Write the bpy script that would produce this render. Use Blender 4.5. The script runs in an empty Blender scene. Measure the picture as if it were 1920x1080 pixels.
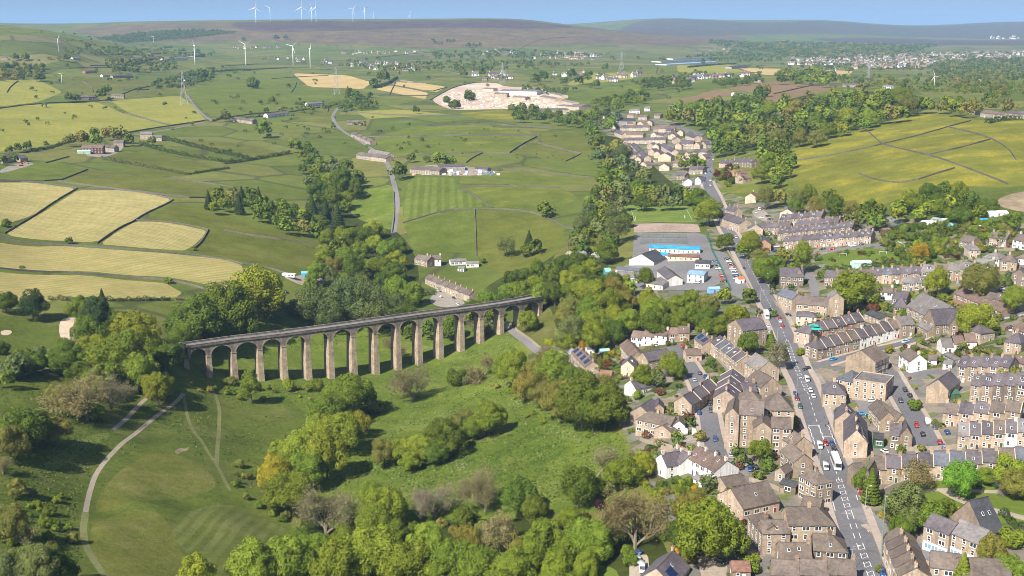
import bpy, bmesh, math, random
import numpy as np
from mathutils import Vector, Matrix
from mathutils.geometry import delaunay_2d_cdt

# ------------------------------------------------------------------ camera, sky, sun, exposure
SC = bpy.context.scene
COL = SC.collection
CAM_H = 157.0                     # metres above the main street
FOC = 2200.0                      # focal length in pixels of a 1920 px wide frame
PITCH = math.atan(495.0 / FOC)
cam_d = bpy.data.cameras.new('camera')
cam_d.sensor_width = 36.0
cam_d.lens = 36.0 * FOC / 1920.0
cam_d.clip_start = 1.0
cam_d.clip_end = 60000.0
cam = bpy.data.objects.new('camera', cam_d)
COL.objects.link(cam)
cam.location = (0, 0, CAM_H)
cam.rotation_euler = (math.pi / 2 - PITCH, 0, 0)
SC.camera = cam

SUN_EL = math.radians(44)
SUN_H = Vector((-0.62, -0.785, 0)).normalized()        # horizontal direction towards the sun
sun_dir = Vector((SUN_H.x * math.cos(SUN_EL), SUN_H.y * math.cos(SUN_EL), math.sin(SUN_EL)))
sun_l = bpy.data.lights.new('sun', 'SUN')
sun_l.energy = 5.0
sun_l.angle = math.radians(0.5)
sun_l.color = (1.0, 0.945, 0.86)
sun = bpy.data.objects.new('sun', sun_l)
COL.objects.link(sun)
sun.rotation_euler = (-sun_dir).to_track_quat('-Z', 'Y').to_euler()

world = bpy.data.worlds.new('World')
SC.world = world
world.use_nodes = True
wn = world.node_tree
wn.nodes.clear()
w_out = wn.nodes.new('ShaderNodeOutputWorld')
w_bg = wn.nodes.new('ShaderNodeBackground')
w_sky = wn.nodes.new('ShaderNodeTexSky')
w_sky.sky_type = 'NISHITA'
w_sky.sun_disc = False
w_sky.sun_elevation = SUN_EL
w_sky.sun_rotation = math.atan2(SUN_H.x, SUN_H.y)
w_sky.altitude = 430
w_sky.air_density = 1.0
w_sky.dust_density = 1.0
w_sky.ozone_density = 1.6
w_bg.inputs[1].default_value = 0.086
w_tc = wn.nodes.new('ShaderNodeTexCoord')
w_map = wn.nodes.new('ShaderNodeVectorMath'); w_map.operation = 'MULTIPLY_ADD'      # a clear sky whose blue reaches the horizon
w_map.inputs[1].default_value = (1, 1, 0.8); w_map.inputs[2].default_value = (0, 0, 0.30)
wn.links.new(w_tc.outputs['Generated'], w_map.inputs[0]); wn.links.new(w_map.outputs[0], w_sky.inputs[0])
w_hs = wn.nodes.new('ShaderNodeHueSaturation'); w_hs.inputs['Saturation'].default_value = 0.84; w_hs.inputs['Value'].default_value = 1.04
wn.links.new(w_sky.outputs[0], w_hs.inputs['Color']); wn.links.new(w_hs.outputs[0], w_bg.inputs[0])
wn.links.new(w_bg.outputs[0], w_out.inputs[0])

SC.view_settings.view_transform = 'Standard'
SC.view_settings.look = 'None'
SC.view_settings.exposure = 0.88
SC.view_settings.gamma = 1.0
SC.cycles.max_bounces = 5
SC.cycles.diffuse_bounces = 2
SC.cycles.glossy_bounces = 2
SC.cycles.transmission_bounces = 2
SC.cycles.volume_bounces = 0
SC.cycles.transparent_max_bounces = 4
SC.cycles.use_adaptive_sampling = True
SC.cycles.adaptive_threshold = 0.01
SC.cycles.use_denoising = True
SC.cycles.filter_width = 0.9

rng = random.Random(7)
nrg = np.random.default_rng(11)
cp_, sp_ = math.cos(PITCH), math.sin(PITCH)


def ray(u, v):
    return (u - 960.0, FOC * cp_ - (v - 540.0) * sp_, -FOC * sp_ - (v - 540.0) * cp_)


# ------------------------------------------------------------------ the lie of the land
# control points: (picture column, picture row, height above the main street)
CTRL = [
    # town along the main street, rising to the north side of it
    (1650, 1078, 0), (1560, 860, 0), (1495, 695, 0), (1430, 545, 1), (1370, 425, 4), (1328, 340, 8), (1330, 270, 12),
    (1250, 262, 12), (1200, 300, 5), (1900, 1060, 5), (1900, 900, 9), (1750, 780, 6), (1900, 700, 15), (1720, 620, 8), (1880, 560, 18),
    (1640, 540, 9), (1560, 470, 10), (1500, 420, 10), (1900, 470, 26), (1760, 430, 24), (1480, 370, 16),
    (1700, 360, 34), (1900, 340, 44), (1550, 310, 30), (1720, 260, 48), (1880, 240, 58), (1600, 215, 46), (1420, 270, 24), (1450, 220, 34),
    (1750, 210, 56), (1380, 200, 30), (1640, 178, 52), (1880, 185, 56),
    # slope from the town down to the beck
    (1330, 760, -3), (1340, 900, -3), (1230, 860, -7), (1180, 770, -10), (1090, 690, -17), (1200, 680, -8), (1300, 660, -3),
    (1270, 590, -4), (1180, 560, -8), (1090, 610, -16), (1250, 500, -2), (1200, 430, 0), (1150, 490, -7), (1240, 400, 2),
    (1330, 1060, -4), (1200, 1070, -8), (1060, 1060, -18), (1080, 860, -19), (960, 930, -27), (900, 1060, -30), (1000, 760, -26),
    (870, 830, -34), (740, 860, -40), (660, 900, -41), (700, 1060, -36), (760, 770, -43), (620, 770, -43), (560, 900, -40),
    # golf course
    (480, 740, -40), (420, 800, -36), (400, 860, -31), (330, 900, -26), (520, 960, -37), (420, 1010, -30), (180, 940, -20), (250, 1060, -18),
    (60, 1060, -8), (60, 880, -10), (200, 830, -18), (330, 760, -28), (220, 740, -20), (60, 740, -8), (330, 680, -22), (180, 680, -14), (60, 620, -6),
    (140, 610, -7), (250, 590, -12), (500, 1075, -32),
    # land beyond the viaduct
    (430, 620, -28), (560, 620, -38), (700, 620, -40), (820, 600, -36), (880, 560, -34), (960, 555, -26), (1030, 560, -18),
    (330, 560, -14), (440, 540, -18), (540, 530, -24), (620, 540, -33), (200, 500, -3), (60, 470, 3), (400, 470, -9), (250, 400, 4), (60, 380, 10),
    (450, 420, -8), (560, 460, -18), (640, 500, -30), (700, 470, -28), (660, 400, -20), (580, 390, -14), (620, 340, -8), (740, 420, -20), (740, 350, -6), (790, 500, -28),
    (860, 520, -32), (850, 450, -21), (960, 470, -22), (1040, 500, -22), (1020, 410, -10), (1110, 420, -5), (900, 370, -4), (1080, 350, -2), (1140, 320, -3),
    (480, 340, -2), (300, 330, 7), (100, 330, 14), (200, 270, 14), (400, 270, 8), (560, 270, 6), (680, 270, 2), (820, 310, 4), (960, 290, 6), (1100, 280, 4),
    (60, 220, 26), (300, 215, 20), (500, 220, 15), (640, 225, 12), (800, 230, 14), (950, 220, 13), (1080, 215, 12), (1180, 200, 20),
    (60, 160, 42), (250, 165, 32), (450, 165, 27), (640, 170, 24), (860, 185, 16), (1050, 175, 22), (1250, 175, 28),
    (50, 115, 70), (250, 120, 50), (461, 123, 33), (582, 128, 29), (760, 125, 32), (950, 125, 34), (1150, 130, 36), (1350, 140, 40), (1500, 140, 36), (1700, 150, 30), (1880, 150, 30),
]
# far ground and skyline: (column, row, distance in metres)
FAR = [
    (60, 95, 2900), (110, 97, 3050), (0, 58, 3350), (60, 57, 3500), (130, 70, 3500), (220, 88, 3700), (330, 103, 3900),
    (0, 75, 3100), (-200, 40, 3600), (-400, 60, 3000),
    (380, 105, 4500), (500, 105, 4700), (700, 105, 4700), (900, 103, 4800), (1100, 105, 4800), (1300, 108, 5000), (1500, 118, 4600), (1700, 118, 4500), (1900, 125, 4300),
    (1500, 98, 6000), (1700, 100, 6000), (1900, 100, 6000),
    (250, 78, 5600), (400, 82, 5600), (600, 78, 5700), (800, 78, 5800), (1000, 78, 6000), (1200, 80, 6400), (1400, 82, 7000), (1600, 84, 7500), (1850, 82, 8000),
    (150, 55, 6600), (230, 44, 7000), (330, 40, 7200), (480, 38, 7300), (620, 37, 7300), (760, 36, 7400), (880, 35, 7400), (960, 35, 7400), (1010, 39, 7500),
    (1060, 45, 7800), (1150, 57, 8200), (1300, 66, 9000), (1500, 66, 9800), (1700, 67, 10500), (1900, 68, 10500),
    (1180, 40, 11500), (1250, 34, 12000), (1330, 37, 12000), (1400, 40, 12500), (1500, 37, 13000), (1560, 38, 13000), (1620, 43, 13500), (1680, 48, 14500), (1760, 47, 15000), (1850, 42, 15000), (1930, 40, 15000),
    (90, 49, 11000), (30, 50, 13000), (0, 49, 15000), (2300, 45, 14000), (2300, 110, 5000), (-500, 45, 12000),
    (230, 60, 11000), (500, 58, 11000), (760, 58, 11000), (960, 57, 11000), (1060, 62, 10500),
    (1250, 52, 19000), (1550, 52, 20000), (1850, 54, 22000), (400, 55, 20000), (900, 54, 20000), (0, 52, 22000), (-400, 52, 22000), (2300, 54, 22000),
]
DECK_Z = -13.0
DECK_EDGE = ([337, 437, 532, 638, 800, 893, 967, 1033, 1070], [650, 636, 625, 611, 588, 576, 565, 552, 545])
PIER_U = [304, 348, 391, 438, 487, 532, 577, 620, 663, 705, 747, 787, 827, 867, 904, 942, 980, 1015, 1047]
PIER_BASE = ([391, 438, 530, 577, 620, 663, 708, 748, 788, 829, 868, 905, 942, 1015], [708, 710, 712, 711, 709, 704, 701, 692, 683, 671, 657, 641, 624, 592])


def on_plane(u, v, z):
    d = ray(u, v)
    t = (z - CAM_H) / d[2]
    return d[0] * t, d[1] * t


VIA = np.array([on_plane(u, np.interp(u, *DECK_EDGE), DECK_Z) for u in PIER_U])

cx, cy, cz = [], [], []
for u, v, z in CTRL:
    x, y = on_plane(u, v, z)
    cx.append(x); cy.append(y); cz.append(z)
for u, v, D in FAR:
    d = ray(u, v)
    cx.append(d[0] * D / d[1]); cy.append(D); cz.append(CAM_H + d[2] * D / d[1])
for u, v in zip(*PIER_BASE):
    Y = np.interp(u, PIER_U, VIA[:, 1]) + 2.0
    d = ray(u, v)
    cx.append(d[0] * Y / d[1]); cy.append(Y); cz.append(CAM_H + d[2] * Y / d[1])
for x, y, z in [(-160, 230, -4), (0, 230, -26), (90, 230, -12), (160, 230, 2), (-300, 480, 8), (-260, 330, 0), (330, 480, 18), (400, 800, 40), (-380, 800, 16),
                (-150, 160, 0), (0, 160, -20), (150, 160, 4)]:
    cx.append(x); cy.append(y); cz.append(z)
cx, cy, cz = map(np.array, (cx, cy, cz))
SA = 2.4                                                # weight of bearing against log distance


def tps_k(r2):
    return 0.5 * r2 * np.log(r2 + 1e-12)


ca, cb = cx / cy * SA, np.log(cy)
n_c = len(ca)
Kc = tps_k((ca[:, None] - ca[None]) ** 2 + (cb[:, None] - cb[None]) ** 2) + np.eye(n_c) * 0.0006
Pc = np.stack([np.ones(n_c), ca, cb], 1)
sol = np.linalg.solve(np.block([[Kc, Pc], [Pc.T, np.zeros((3, 3))]]), np.concatenate([cz, np.zeros(3)]))
GA = np.linspace(-1.0, 1.0, 201)
GB = np.linspace(math.log(150), math.log(30000), 620)
GZ = np.empty((len(GA), len(GB)))
for i, a in enumerate(GA):
    aa = np.clip(a, -0.75, 0.75) * SA
    r2 = (aa - ca[None]) ** 2 + (GB[:, None] - cb[None]) ** 2
    GZ[i] = tps_k(r2) @ sol[:n_c] + sol[n_c] + sol[n_c + 1] * aa + sol[n_c + 2] * GB


# hummocks and hollows of the golf course and the valley pastures
XX = GA[:, None] * np.exp(GB)[None, :]
YY = np.broadcast_to(np.exp(GB)[None, :], XX.shape)
_h = random.Random(12)
HUMPS = [(198, 1008, 2.6, 8), (290, 942, 2.4, 11), (110, 862, 2.2, 12), (60, 888, 1.6, 10), (330, 905, -1.4, 14), (430, 935, 1.6, 11), (250, 985, 1.4, 10), (480, 900, -1.8, 12), (380, 790, 1.4, 12), (450, 820, -1.2, 12)]
HUMPS += [(_h.uniform(0, 1120), _h.uniform(720, 1060), _h.uniform(-1.1, 1.1), _h.uniform(9, 20)) for _ in range(55)]
HUMPS += [(_h.uniform(0, 1100), _h.uniform(300, 540), _h.uniform(-2.2, 2.2), _h.uniform(20, 45)) for _ in range(40)]
for _u, _v, _amp, _rad in HUMPS:
    _x, _y = on_plane(_u, _v, -20.0 if _v > 560 else -5.0)
    GZ += _amp * np.exp(-((XX - _x) ** 2 + (YY - _y) ** 2) / _rad ** 2)


def terrain(x, y):
    x = np.asarray(x, float); y = np.asarray(y, float)
    yc = np.maximum(y, 151.0)
    a = np.clip(x / yc, -0.999, 0.999)
    b = np.clip(np.log(yc), GB[0] + 1e-6, GB[-1] - 1e-6)
    fa = (a - GA[0]) / (GA[1] - GA[0]); fb = (b - GB[0]) / (GB[1] - GB[0])
    ia = np.clip(fa.astype(int), 0, len(GA) - 2); ib = np.clip(fb.astype(int), 0, len(GB) - 2)
    ta, tb = fa - ia, fb - ib
    return (GZ[ia, ib] * (1 - ta) * (1 - tb) + GZ[ia + 1, ib] * ta * (1 - tb) + GZ[ia, ib + 1] * (1 - ta) * tb + GZ[ia + 1, ib + 1] * ta * tb)


def tz(x, y):
    return float(terrain(np.array([x]), np.array([y]))[0])


YS = np.exp(np.linspace(math.log(160), math.log(26000), 2400))


def P(u, v, h=0.0):
    """The spot on the land (x, y, ground z) seen at picture point (u, v), for a point h metres above the ground."""
    d = ray(u, v)
    zr = CAM_H + YS * d[2] / d[1]
    zt = terrain(YS * d[0] / d[1], YS) + h
    below = np.nonzero(zr <= zt)[0]
    if len(below) == 0:
        k = len(YS) - 1
        y = YS[k]
    elif below[0] == 0:
        y = YS[0]
    else:
        k = below[0]
        g0, g1 = zr[k - 1] - zt[k - 1], zr[k] - zt[k]
        t = g0 / (g0 - g1)
        y = YS[k - 1] + t * (YS[k] - YS[k - 1])
    x = y * d[0] / d[1]
    return x, y, tz(x, y)


def pxm(x, y, z=0.0):
    """Picture pixels (of 1920) per metre at a place."""
    return FOC / (y * cp_ + (CAM_H - z) * sp_)


def proj(x, y, z):
    dz = z - CAM_H
    dep = y * cp_ - dz * sp_
    return 960 + FOC * x / dep, 540 - FOC * (y * sp_ + dz * cp_) / dep

# ------------------------------------------------------------------ helpers: things, labels, materials
LANDMARKS = {'the viaduct': (690, 650), 'the white coach': (1566, 868), 'the apartment block': (1420, 800), 'the quarry': (930, 180),
             'the blue school roof': (1265, 468), 'the brown farm barn': (175, 280), 'the park lawn': (1860, 930), 'the hay fields': (250, 470),
             'the church hall': (1745, 600), 'the mown golf green': (430, 1000), 'the yellow meadow': (1700, 300), 'the riding yard': (850, 318),
             'the viaduct lane': (990, 640), 'the far town': (1700, 112)}
REG = []


def tag(o, label=None, cat=None, group=None, kind=None, at=None):
    if kind:
        o['kind'] = kind
    if label:
        o['label'] = label
        REG.append((o, at))
    if cat:
        o['category'] = cat
    if group:
        o['group'] = group
    return o


def new_obj(name, mesh, parent=None, loc=None, rz=None):
    o = bpy.data.objects.new(name, mesh)
    COL.objects.link(o)
    if parent is not None:
        o.parent = parent
    if loc is not None:
        o.location = loc
    if rz is not None:
        o.rotation_euler = (0, 0, rz)
    return o


def mesh_np(name, verts, faces, mats, mat_idx=None, smooth=False):
    """verts (n,3); faces: list of index tuples or an (m,k) array."""
    me = bpy.data.meshes.new(name)
    if isinstance(faces, np.ndarray):
        m, k = faces.shape
        me.vertices.add(len(verts)); me.vertices.foreach_set('co', np.asarray(verts, np.float32).ravel())
        me.loops.add(m * k); me.loops.foreach_set('vertex_index', faces.astype(np.int32).ravel())
        me.polygons.add(m); me.polygons.foreach_set('loop_start', np.arange(0, m * k, k, dtype=np.int32))
        me.update(calc_edges=True)
    else:
        me.from_pydata([tuple(v) for v in verts], [], faces)
    for mt in (mats if isinstance(mats, (list, tuple)) else [mats]):
        me.materials.append(mt)
    if mat_idx is not None:
        me.polygons.foreach_set('material_index', np.asarray(mat_idx, np.int32))
    if smooth:
        me.polygons.foreach_set('use_smooth', np.ones(len(me.polygons), bool))
    me.update()
    return me


class MB:
    """Collects shapes for one mesh."""

    def __init__(s):
        s.v, s.f, s.m = [], [], []

    def add(s, vs, fs, m=0):
        b = len(s.v)
        s.v.extend(vs)
        for f in fs:
            s.f.append(tuple(b + i for i in f)); s.m.append(m)

    def box(s, x0, x1, y0, y1, z0, z1, m=0):
        s.add([(x0, y0, z0), (x1, y0, z0), (x1, y1, z0), (x0, y1, z0), (x0, y0, z1), (x1, y0, z1), (x1, y1, z1), (x0, y1, z1)],
              [(0, 3, 2, 1), (4, 5, 6, 7), (0, 1, 5, 4), (1, 2, 6, 5), (2, 3, 7, 6), (3, 0, 4, 7)], m)

    def frustum(s, z0, z1, r0, r1, n=8, cx=0, cy=0, m=0, cap=True):
        vs = []
        for z, r in ((z0, r0), (z1, r1)):
            for k in range(n):
                a = 2 * math.pi * (k + .5) / n
                vs.append((cx + r * math.cos(a), cy + r * math.sin(a), z))
        fs = [(k, (k + 1) % n, n + (k + 1) % n, n + k) for k in range(n)]
        if cap:
            fs += [tuple(range(n - 1, -1, -1)), tuple(range(n, 2 * n))]
        s.add(vs, fs, m)

    def tube(s, p, q, r0, r1, n=5, m=0):
        p, q = Vector(p), Vector(q)
        d = (q - p).normalized()
        a = d.orthogonal().normalized(); b = d.cross(a)
        vs = [tuple(p + (a * math.cos(2 * math.pi * k / n) + b * math.sin(2 * math.pi * k / n)) * r0) for k in range(n)]
        vs += [tuple(q + (a * math.cos(2 * math.pi * k / n) + b * math.sin(2 * math.pi * k / n)) * r1) for k in range(n)]
        s.add(vs, [(k, (k + 1) % n, n + (k + 1) % n, n + k) for k in range(n)], m)

    def mesh(s, name, mats, smooth=False):
        return mesh_np(name, s.v, s.f, mats, s.m, smooth)


class NT:
    """A short hand for node trees."""

    def __init__(s, name, rough=0.9, spec=0.2):
        s.mat = bpy.data.materials.new(name)
        s.mat.use_nodes = True
        s.t = s.mat.node_tree
        s.bsdf = s.t.nodes['Principled BSDF']
        s.bsdf.inputs['Roughness'].default_value = rough
        s.bsdf.inputs['Specular IOR Level'].default_value = spec

    def n(s, kind, **kw):
        nd = s.t.nodes.new('ShaderNode' + kind)
        for k, v in kw.items():
            setattr(nd, k, v)
        return nd

    def lk(s, a, b):
        s.t.links.new(a, b)

    def pos(s):
        return s.n('NewGeometry').outputs['Position']

    def obj(s):
        return s.n('TexCoord').outputs['Object']

    def noise(s, vec, scale, detail=3.0, rough=0.55):
        nd = s.n('TexNoise')
        nd.inputs['Scale'].default_value = scale; nd.inputs['Detail'].default_value = detail; nd.inputs['Roughness'].default_value = rough
        s.lk(vec, nd.inputs['Vector'])
        return nd.outputs['Fac']

    def math(s, op, a, b=None, c=None):
        nd = s.n('Math', operation=op)
        for i, x in enumerate((a, b, c)):
            if x is None:
                continue
            if isinstance(x, (int, float)):
                nd.inputs[i].default_value = x
            else:
                s.lk(x, nd.inputs[i])
        return nd.outputs[0]

    def ramp(s, fac, stops):
        nd = s.n('ValToRGB')
        el = nd.color_ramp.elements
        while len(el) < len(stops):
            el.new(0.5)
        for e, (p, c) in zip(el, stops):
            e.position = p
            e.color = (c[0], c[1], c[2], 1) if isinstance(c, (tuple, list)) else (c, c, c, 1)
        s.lk(fac, nd.inputs[0])
        return nd.outputs[0]

    def mix(s, fac, a, b, mode='MIX'):
        nd = s.n('MixRGB', blend_type=mode)
        for i, x in enumerate((fac, a, b)):
            if isinstance(x, (int, float)):
                nd.inputs[i].default_value = x
            elif isinstance(x, tuple):
                nd.inputs[i].default_value = (x[0], x[1], x[2], 1)
            else:
                s.lk(x, nd.inputs[i])
        return nd.outputs[0]

    def base(s, c):
        if isinstance(c, tuple):
            s.bsdf.inputs['Base Color'].default_value = (c[0], c[1], c[2], 1)
        else:
            s.lk(c, s.bsdf.inputs['Base Color'])

    def bump(s, h, strength=0.5, dist=0.1):
        nd = s.n('Bump')
        nd.inputs['Strength'].default_value = strength; nd.inputs['Distance'].default_value = dist
        s.lk(h, nd.inputs['Height'])
        s.lk(nd.outputs[0], s.bsdf.inputs['Normal'])


def grass_mat(name, dark, light, patch=None, stripes=None, contrast=1.0, bumpy=0.5, plots=None):
    """dark and light greens; patch = (colour, amount 0-1, noise scale); stripes = (angle, width, colour, strength);
    plots = (size in metres, [colours], edge colour or None): a patchwork of far fields or garden plots."""
    def soft(q):
        lum = 0.3 * q[0] + 0.6 * q[1] + 0.1 * q[2]
        return tuple((x * 0.95 + lum * 0.05) * k for x, k in zip(q, (0.90, 0.79, 0.58)))
    dark, light = soft(dark), soft(light)
    t = NT(name, 0.95, 0.08)
    p = t.pos()
    f = t.math('MULTIPLY', t.noise(p, 0.011, 3), 0.30)
    f = t.math('ADD', f, t.math('MULTIPLY', t.noise(p, 0.06, 4, 0.65), 0.36))
    f = t.math('ADD', f, t.math('MULTIPLY', t.noise(p, 0.42, 5, 0.75), 0.42))
    lo, hi = 0.54 - 0.135 / contrast, 0.54 + 0.135 / contrast
    dd = tuple(x * 0.80 for x in dark); ll = tuple(x * 1.14 for x in light)
    c = t.ramp(f, [(lo - .02, dd), (0.54, tuple((x + y) / 2 for x, y in zip(dark, light))), (hi + .02, ll)])
    if plots:
        size, cols, edge = plots
        vo = t.n('TexVoronoi', feature='F1', distance='CHEBYCHEV' if edge is None else 'EUCLIDEAN')
        vo.inputs['Scale'].default_value = 1.0 / size
        t.lk(p, vo.inputs['Vector'])
        sx = t.n('SeparateColor'); t.lk(vo.outputs['Color'], sx.inputs[0])
        rp = t.n('ValToRGB'); rp.color_ramp.interpolation = 'CONSTANT'
        el = rp.color_ramp.elements
        while len(el) < len(cols):
            el.new(0.5)
        for i, (e, q) in enumerate(zip(el, cols)):
            e.position = i / len(cols); e.color = (*q, 1)
        t.lk(sx.outputs[0], rp.inputs[0])
        k = t.ramp(f, [(lo, 0.72), (hi, 1.26)])
        c = t.mix(0.85 if edge is None else 0.75, c, t.mix(1.0, rp.outputs[0], k, 'MULTIPLY'))
        if edge is not None:
            ve = t.n('TexVoronoi', feature='DISTANCE_TO_EDGE')
            ve.inputs['Scale'].default_value = 1.0 / size
            t.lk(p, ve.inputs['Vector'])
            c = t.mix(t.ramp(ve.outputs['Distance'], [(0.012, 0.75), (0.03, 0.0)]), c, edge)
    if stripes:
        ang, wd, sc, st = stripes
        sep = t.n('SeparateXYZ'); t.lk(p, sep.inputs[0])
        q = t.math('ADD', t.math('MULTIPLY', sep.outputs[0], math.cos(ang) / wd), t.math('MULTIPLY', sep.outputs[1], math.sin(ang) / wd))
        q = t.math('ADD', q, t.math('MULTIPLY', t.noise(p, 0.02, 3), 0.3))
        w = t.math('SINE', t.math('MULTIPLY', q, 2 * math.pi))
        w2 = t.math('SINE', t.math('MULTIPLY', q, 2 * math.pi * 0.37))
        w = t.math('ADD', t.math('MULTIPLY', w, 0.65), t.math('MULTIPLY', w2, 0.35))
        w = t.math('MULTIPLY', t.ramp(t.math('MULTIPLY_ADD', w, 0.5, 0.5), [(0.3, 0.0), (0.7, 1.0)]), t.math('MULTIPLY', t.ramp(t.noise(p, 0.09, 4, 0.7), [(0.35, 0.15), (0.65, 1.0)]), st))
        c = t.mix(w, c, sc)
    if patch:
        pc, amt, scl = patch
        k = t.noise(p, scl, 6, 0.7)
        fac = t.ramp(k, [(0.63 - 0.3 * amt, 0.0), (0.82 - 0.3 * amt, 0.9)])
        sp = t.ramp(t.noise(p, 0.35, 5, 0.8), [(0.36, 0.1), (0.62, 1.0)])
        c = t.mix(t.math('MULTIPLY', fac, sp), c, pc)
    t.base(c)
    t.bump(t.noise(p, 0.6, 5, 0.8), bumpy, 1.2)
    return t.mat


def flat_mat(name, col, var=0.25, scale=0.4, rough=0.9, spec=0.2, big=0.03):
    t = NT(name, rough, spec)
    p = t.pos()
    f = t.math('ADD', t.math('MULTIPLY', t.noise(p, scale, 5, 0.65), 0.55), t.math('MULTIPLY', t.noise(p, big, 3), 0.45))
    d = tuple(x * (1 - var) for x in col); l = tuple(min(1, x * (1 + var)) for x in col)
    t.base(t.ramp(f, [(0.34, d), (0.66, l)]))
    return t.mat


G = {}
G['pasture'] = grass_mat('pasture', (0.076, 0.108, 0.018), (0.140, 0.168, 0.032), ((0.17, 0.16, 0.045), 0.30, 0.02))
G['fields'] = grass_mat('walled_pasture', (0.080, 0.120, 0.020), (0.150, 0.190, 0.036), ((0.19, 0.17, 0.06), 0.25, 0.012), None, 1.0, 0.5, (120.0, [(0.084, 0.108, 0.020), (0.115, 0.134, 0.027), (0.132, 0.138, 0.036), (0.074, 0.100, 0.019), (0.150, 0.143, 0.042), (0.100, 0.128, 0.023)], (0.055, 0.06, 0.025)))
G['lush'] = grass_mat('lush_meadow', (0.058, 0.118, 0.016), (0.150, 0.215, 0.032), ((0.215, 0.215, 0.07), 0.36, 0.035))
G['olive'] = grass_mat('olive_pasture', (0.080, 0.108, 0.022), (0.150, 0.178, 0.040), ((0.17, 0.14, 0.05), 0.3, 0.02))
G['bright'] = grass_mat('bright_pasture', (0.078, 0.128, 0.019), (0.138, 0.186, 0.033), ((0.16, 0.165, 0.045), 0.28, 0.03))
G['butter'] = grass_mat('buttercup_meadow', (0.125, 0.145, 0.020), (0.170, 0.205, 0.036), ((0.34, 0.265, 0.03), 0.50, 0.022))
G['butter2'] = grass_mat('light_buttercup_meadow', (0.085, 0.130, 0.020), (0.150, 0.190, 0.036), ((0.28, 0.24, 0.035), 0.34, 0.025))
G['hay'] = grass_mat('mown_hay', (0.330, 0.300, 0.150), (0.450, 0.415, 0.230), None, (math.radians(72), 4.2, (0.215, 0.225, 0.070), 1.0))
G['hay2'] = grass_mat('mown_hay_across', (0.310, 0.285, 0.130), (0.410, 0.375, 0.190), None, (math.radians(150), 4.6, (0.215, 0.220, 0.070), 1.0))
G['yellow'] = grass_mat('ripening_grass', (0.195, 0.225, 0.045), (0.295, 0.300, 0.075), None, (math.radians(20), 9.0, (0.17, 0.21, 0.04), 0.5))
G['straw'] = grass_mat('pale_straw_field', (0.38, 0.30, 0.15), (0.52, 0.43, 0.24), None, (math.radians(60), 8.0, (0.36, 0.30, 0.14), 0.5))
G['striped'] = grass_mat('striped_pasture', (0.076, 0.122, 0.020), (0.116, 0.162, 0.029), None, (math.radians(3), 8.5, (0.145, 0.185, 0.040), 0.7))
G['ploughed'] = grass_mat('ploughed_soil', (0.165, 0.120, 0.080), (0.245, 0.180, 0.125), None, (math.radians(50), 7.0, (0.15, 0.11, 0.07), 0.5))
G['moor'] = grass_mat('brown_moor', (0.085, 0.075, 0.045), (0.200, 0.160, 0.100), ((0.075, 0.060, 0.055), 0.52, 0.0030), None, 1.6)
G['heather'] = grass_mat('dark_heather', (0.058, 0.044, 0.052), (0.112, 0.082, 0.092), ((0.14, 0.12, 0.08), 0.36, 0.0035), None, 1.6)
G['farmoor'] = grass_mat('far_moorland', (0.060, 0.058, 0.052), (0.125, 0.108, 0.090), ((0.08, 0.10, 0.05), 0.4, 0.0014), None, 1.5)
G['fargreen'] = grass_mat('upland_pasture', (0.085, 0.115, 0.030), (0.165, 0.190, 0.055), ((0.19, 0.16, 0.075), 0.34, 0.0035), None, 1.0, 0.5, (210.0, [(0.088, 0.108, 0.025), (0.118, 0.138, 0.030), (0.136, 0.138, 0.042), (0.074, 0.094, 0.023), (0.165, 0.150, 0.056), (0.108, 0.132, 0.028), (0.150, 0.125, 0.062)], (0.045, 0.05, 0.025)))
G['golf'] = grass_mat('golf_rough', (0.056, 0.102, 0.016), (0.128, 0.172, 0.034), ((0.175, 0.150, 0.060), 0.36, 0.035))
G['fairway'] = grass_mat('golf_fairway', (0.085, 0.122, 0.024), (0.155, 0.180, 0.044), ((0.19, 0.165, 0.065), 0.40, 0.04))
G['mown'] = grass_mat('mown_golf_stripes', (0.080, 0.118, 0.026), (0.130, 0.165, 0.042), ((0.17, 0.15, 0.06), 0.25, 0.04), (math.radians(-2), 4.6, (0.160, 0.180, 0.058), 0.7))
G['tee'] = grass_mat('golf_green', (0.120, 0.170, 0.042), (0.165, 0.210, 0.060))
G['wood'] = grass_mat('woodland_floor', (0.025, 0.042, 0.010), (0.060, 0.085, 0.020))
G['scrub'] = grass_mat('rough_scrub', (0.062, 0.092, 0.020), (0.130, 0.145, 0.040), ((0.19, 0.17, 0.09), 0.35, 0.05))
G['garden'] = grass_mat('garden_ground', (0.070, 0.105, 0.024), (0.140, 0.165, 0.046), ((0.21, 0.18, 0.13), 0.42, 0.09), None, 1.0, 0.5, (7.5, [(0.19, 0.165, 0.135), (0.075, 0.110, 0.024), (0.150, 0.140, 0.130), (0.11, 0.145, 0.030), (0.235, 0.195, 0.150), (0.085, 0.085, 0.040), (0.16, 0.15, 0.14), (0.055, 0.080, 0.022), (0.20, 0.155, 0.11)], None))
G['yards'] = grass_mat('back_yards', (0.16, 0.16, 0.10), (0.24, 0.22, 0.16), ((0.085, 0.115, 0.03), 0.34, 0.07), None, 1.0, 0.4, (6.0, [(0.200, 0.175, 0.150), (0.150, 0.142, 0.138), (0.235, 0.200, 0.165), (0.175, 0.160, 0.145), (0.12, 0.145, 0.045), (0.215, 0.175, 0.135), (0.145, 0.138, 0.135)], None))
G['yard'] = flat_mat('yard_ground', (0.235, 0.205, 0.170), 0.28, 0.25)
G['lawn'] = grass_mat('park_lawn', (0.085, 0.150, 0.024), (0.130, 0.200, 0.036))
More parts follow.
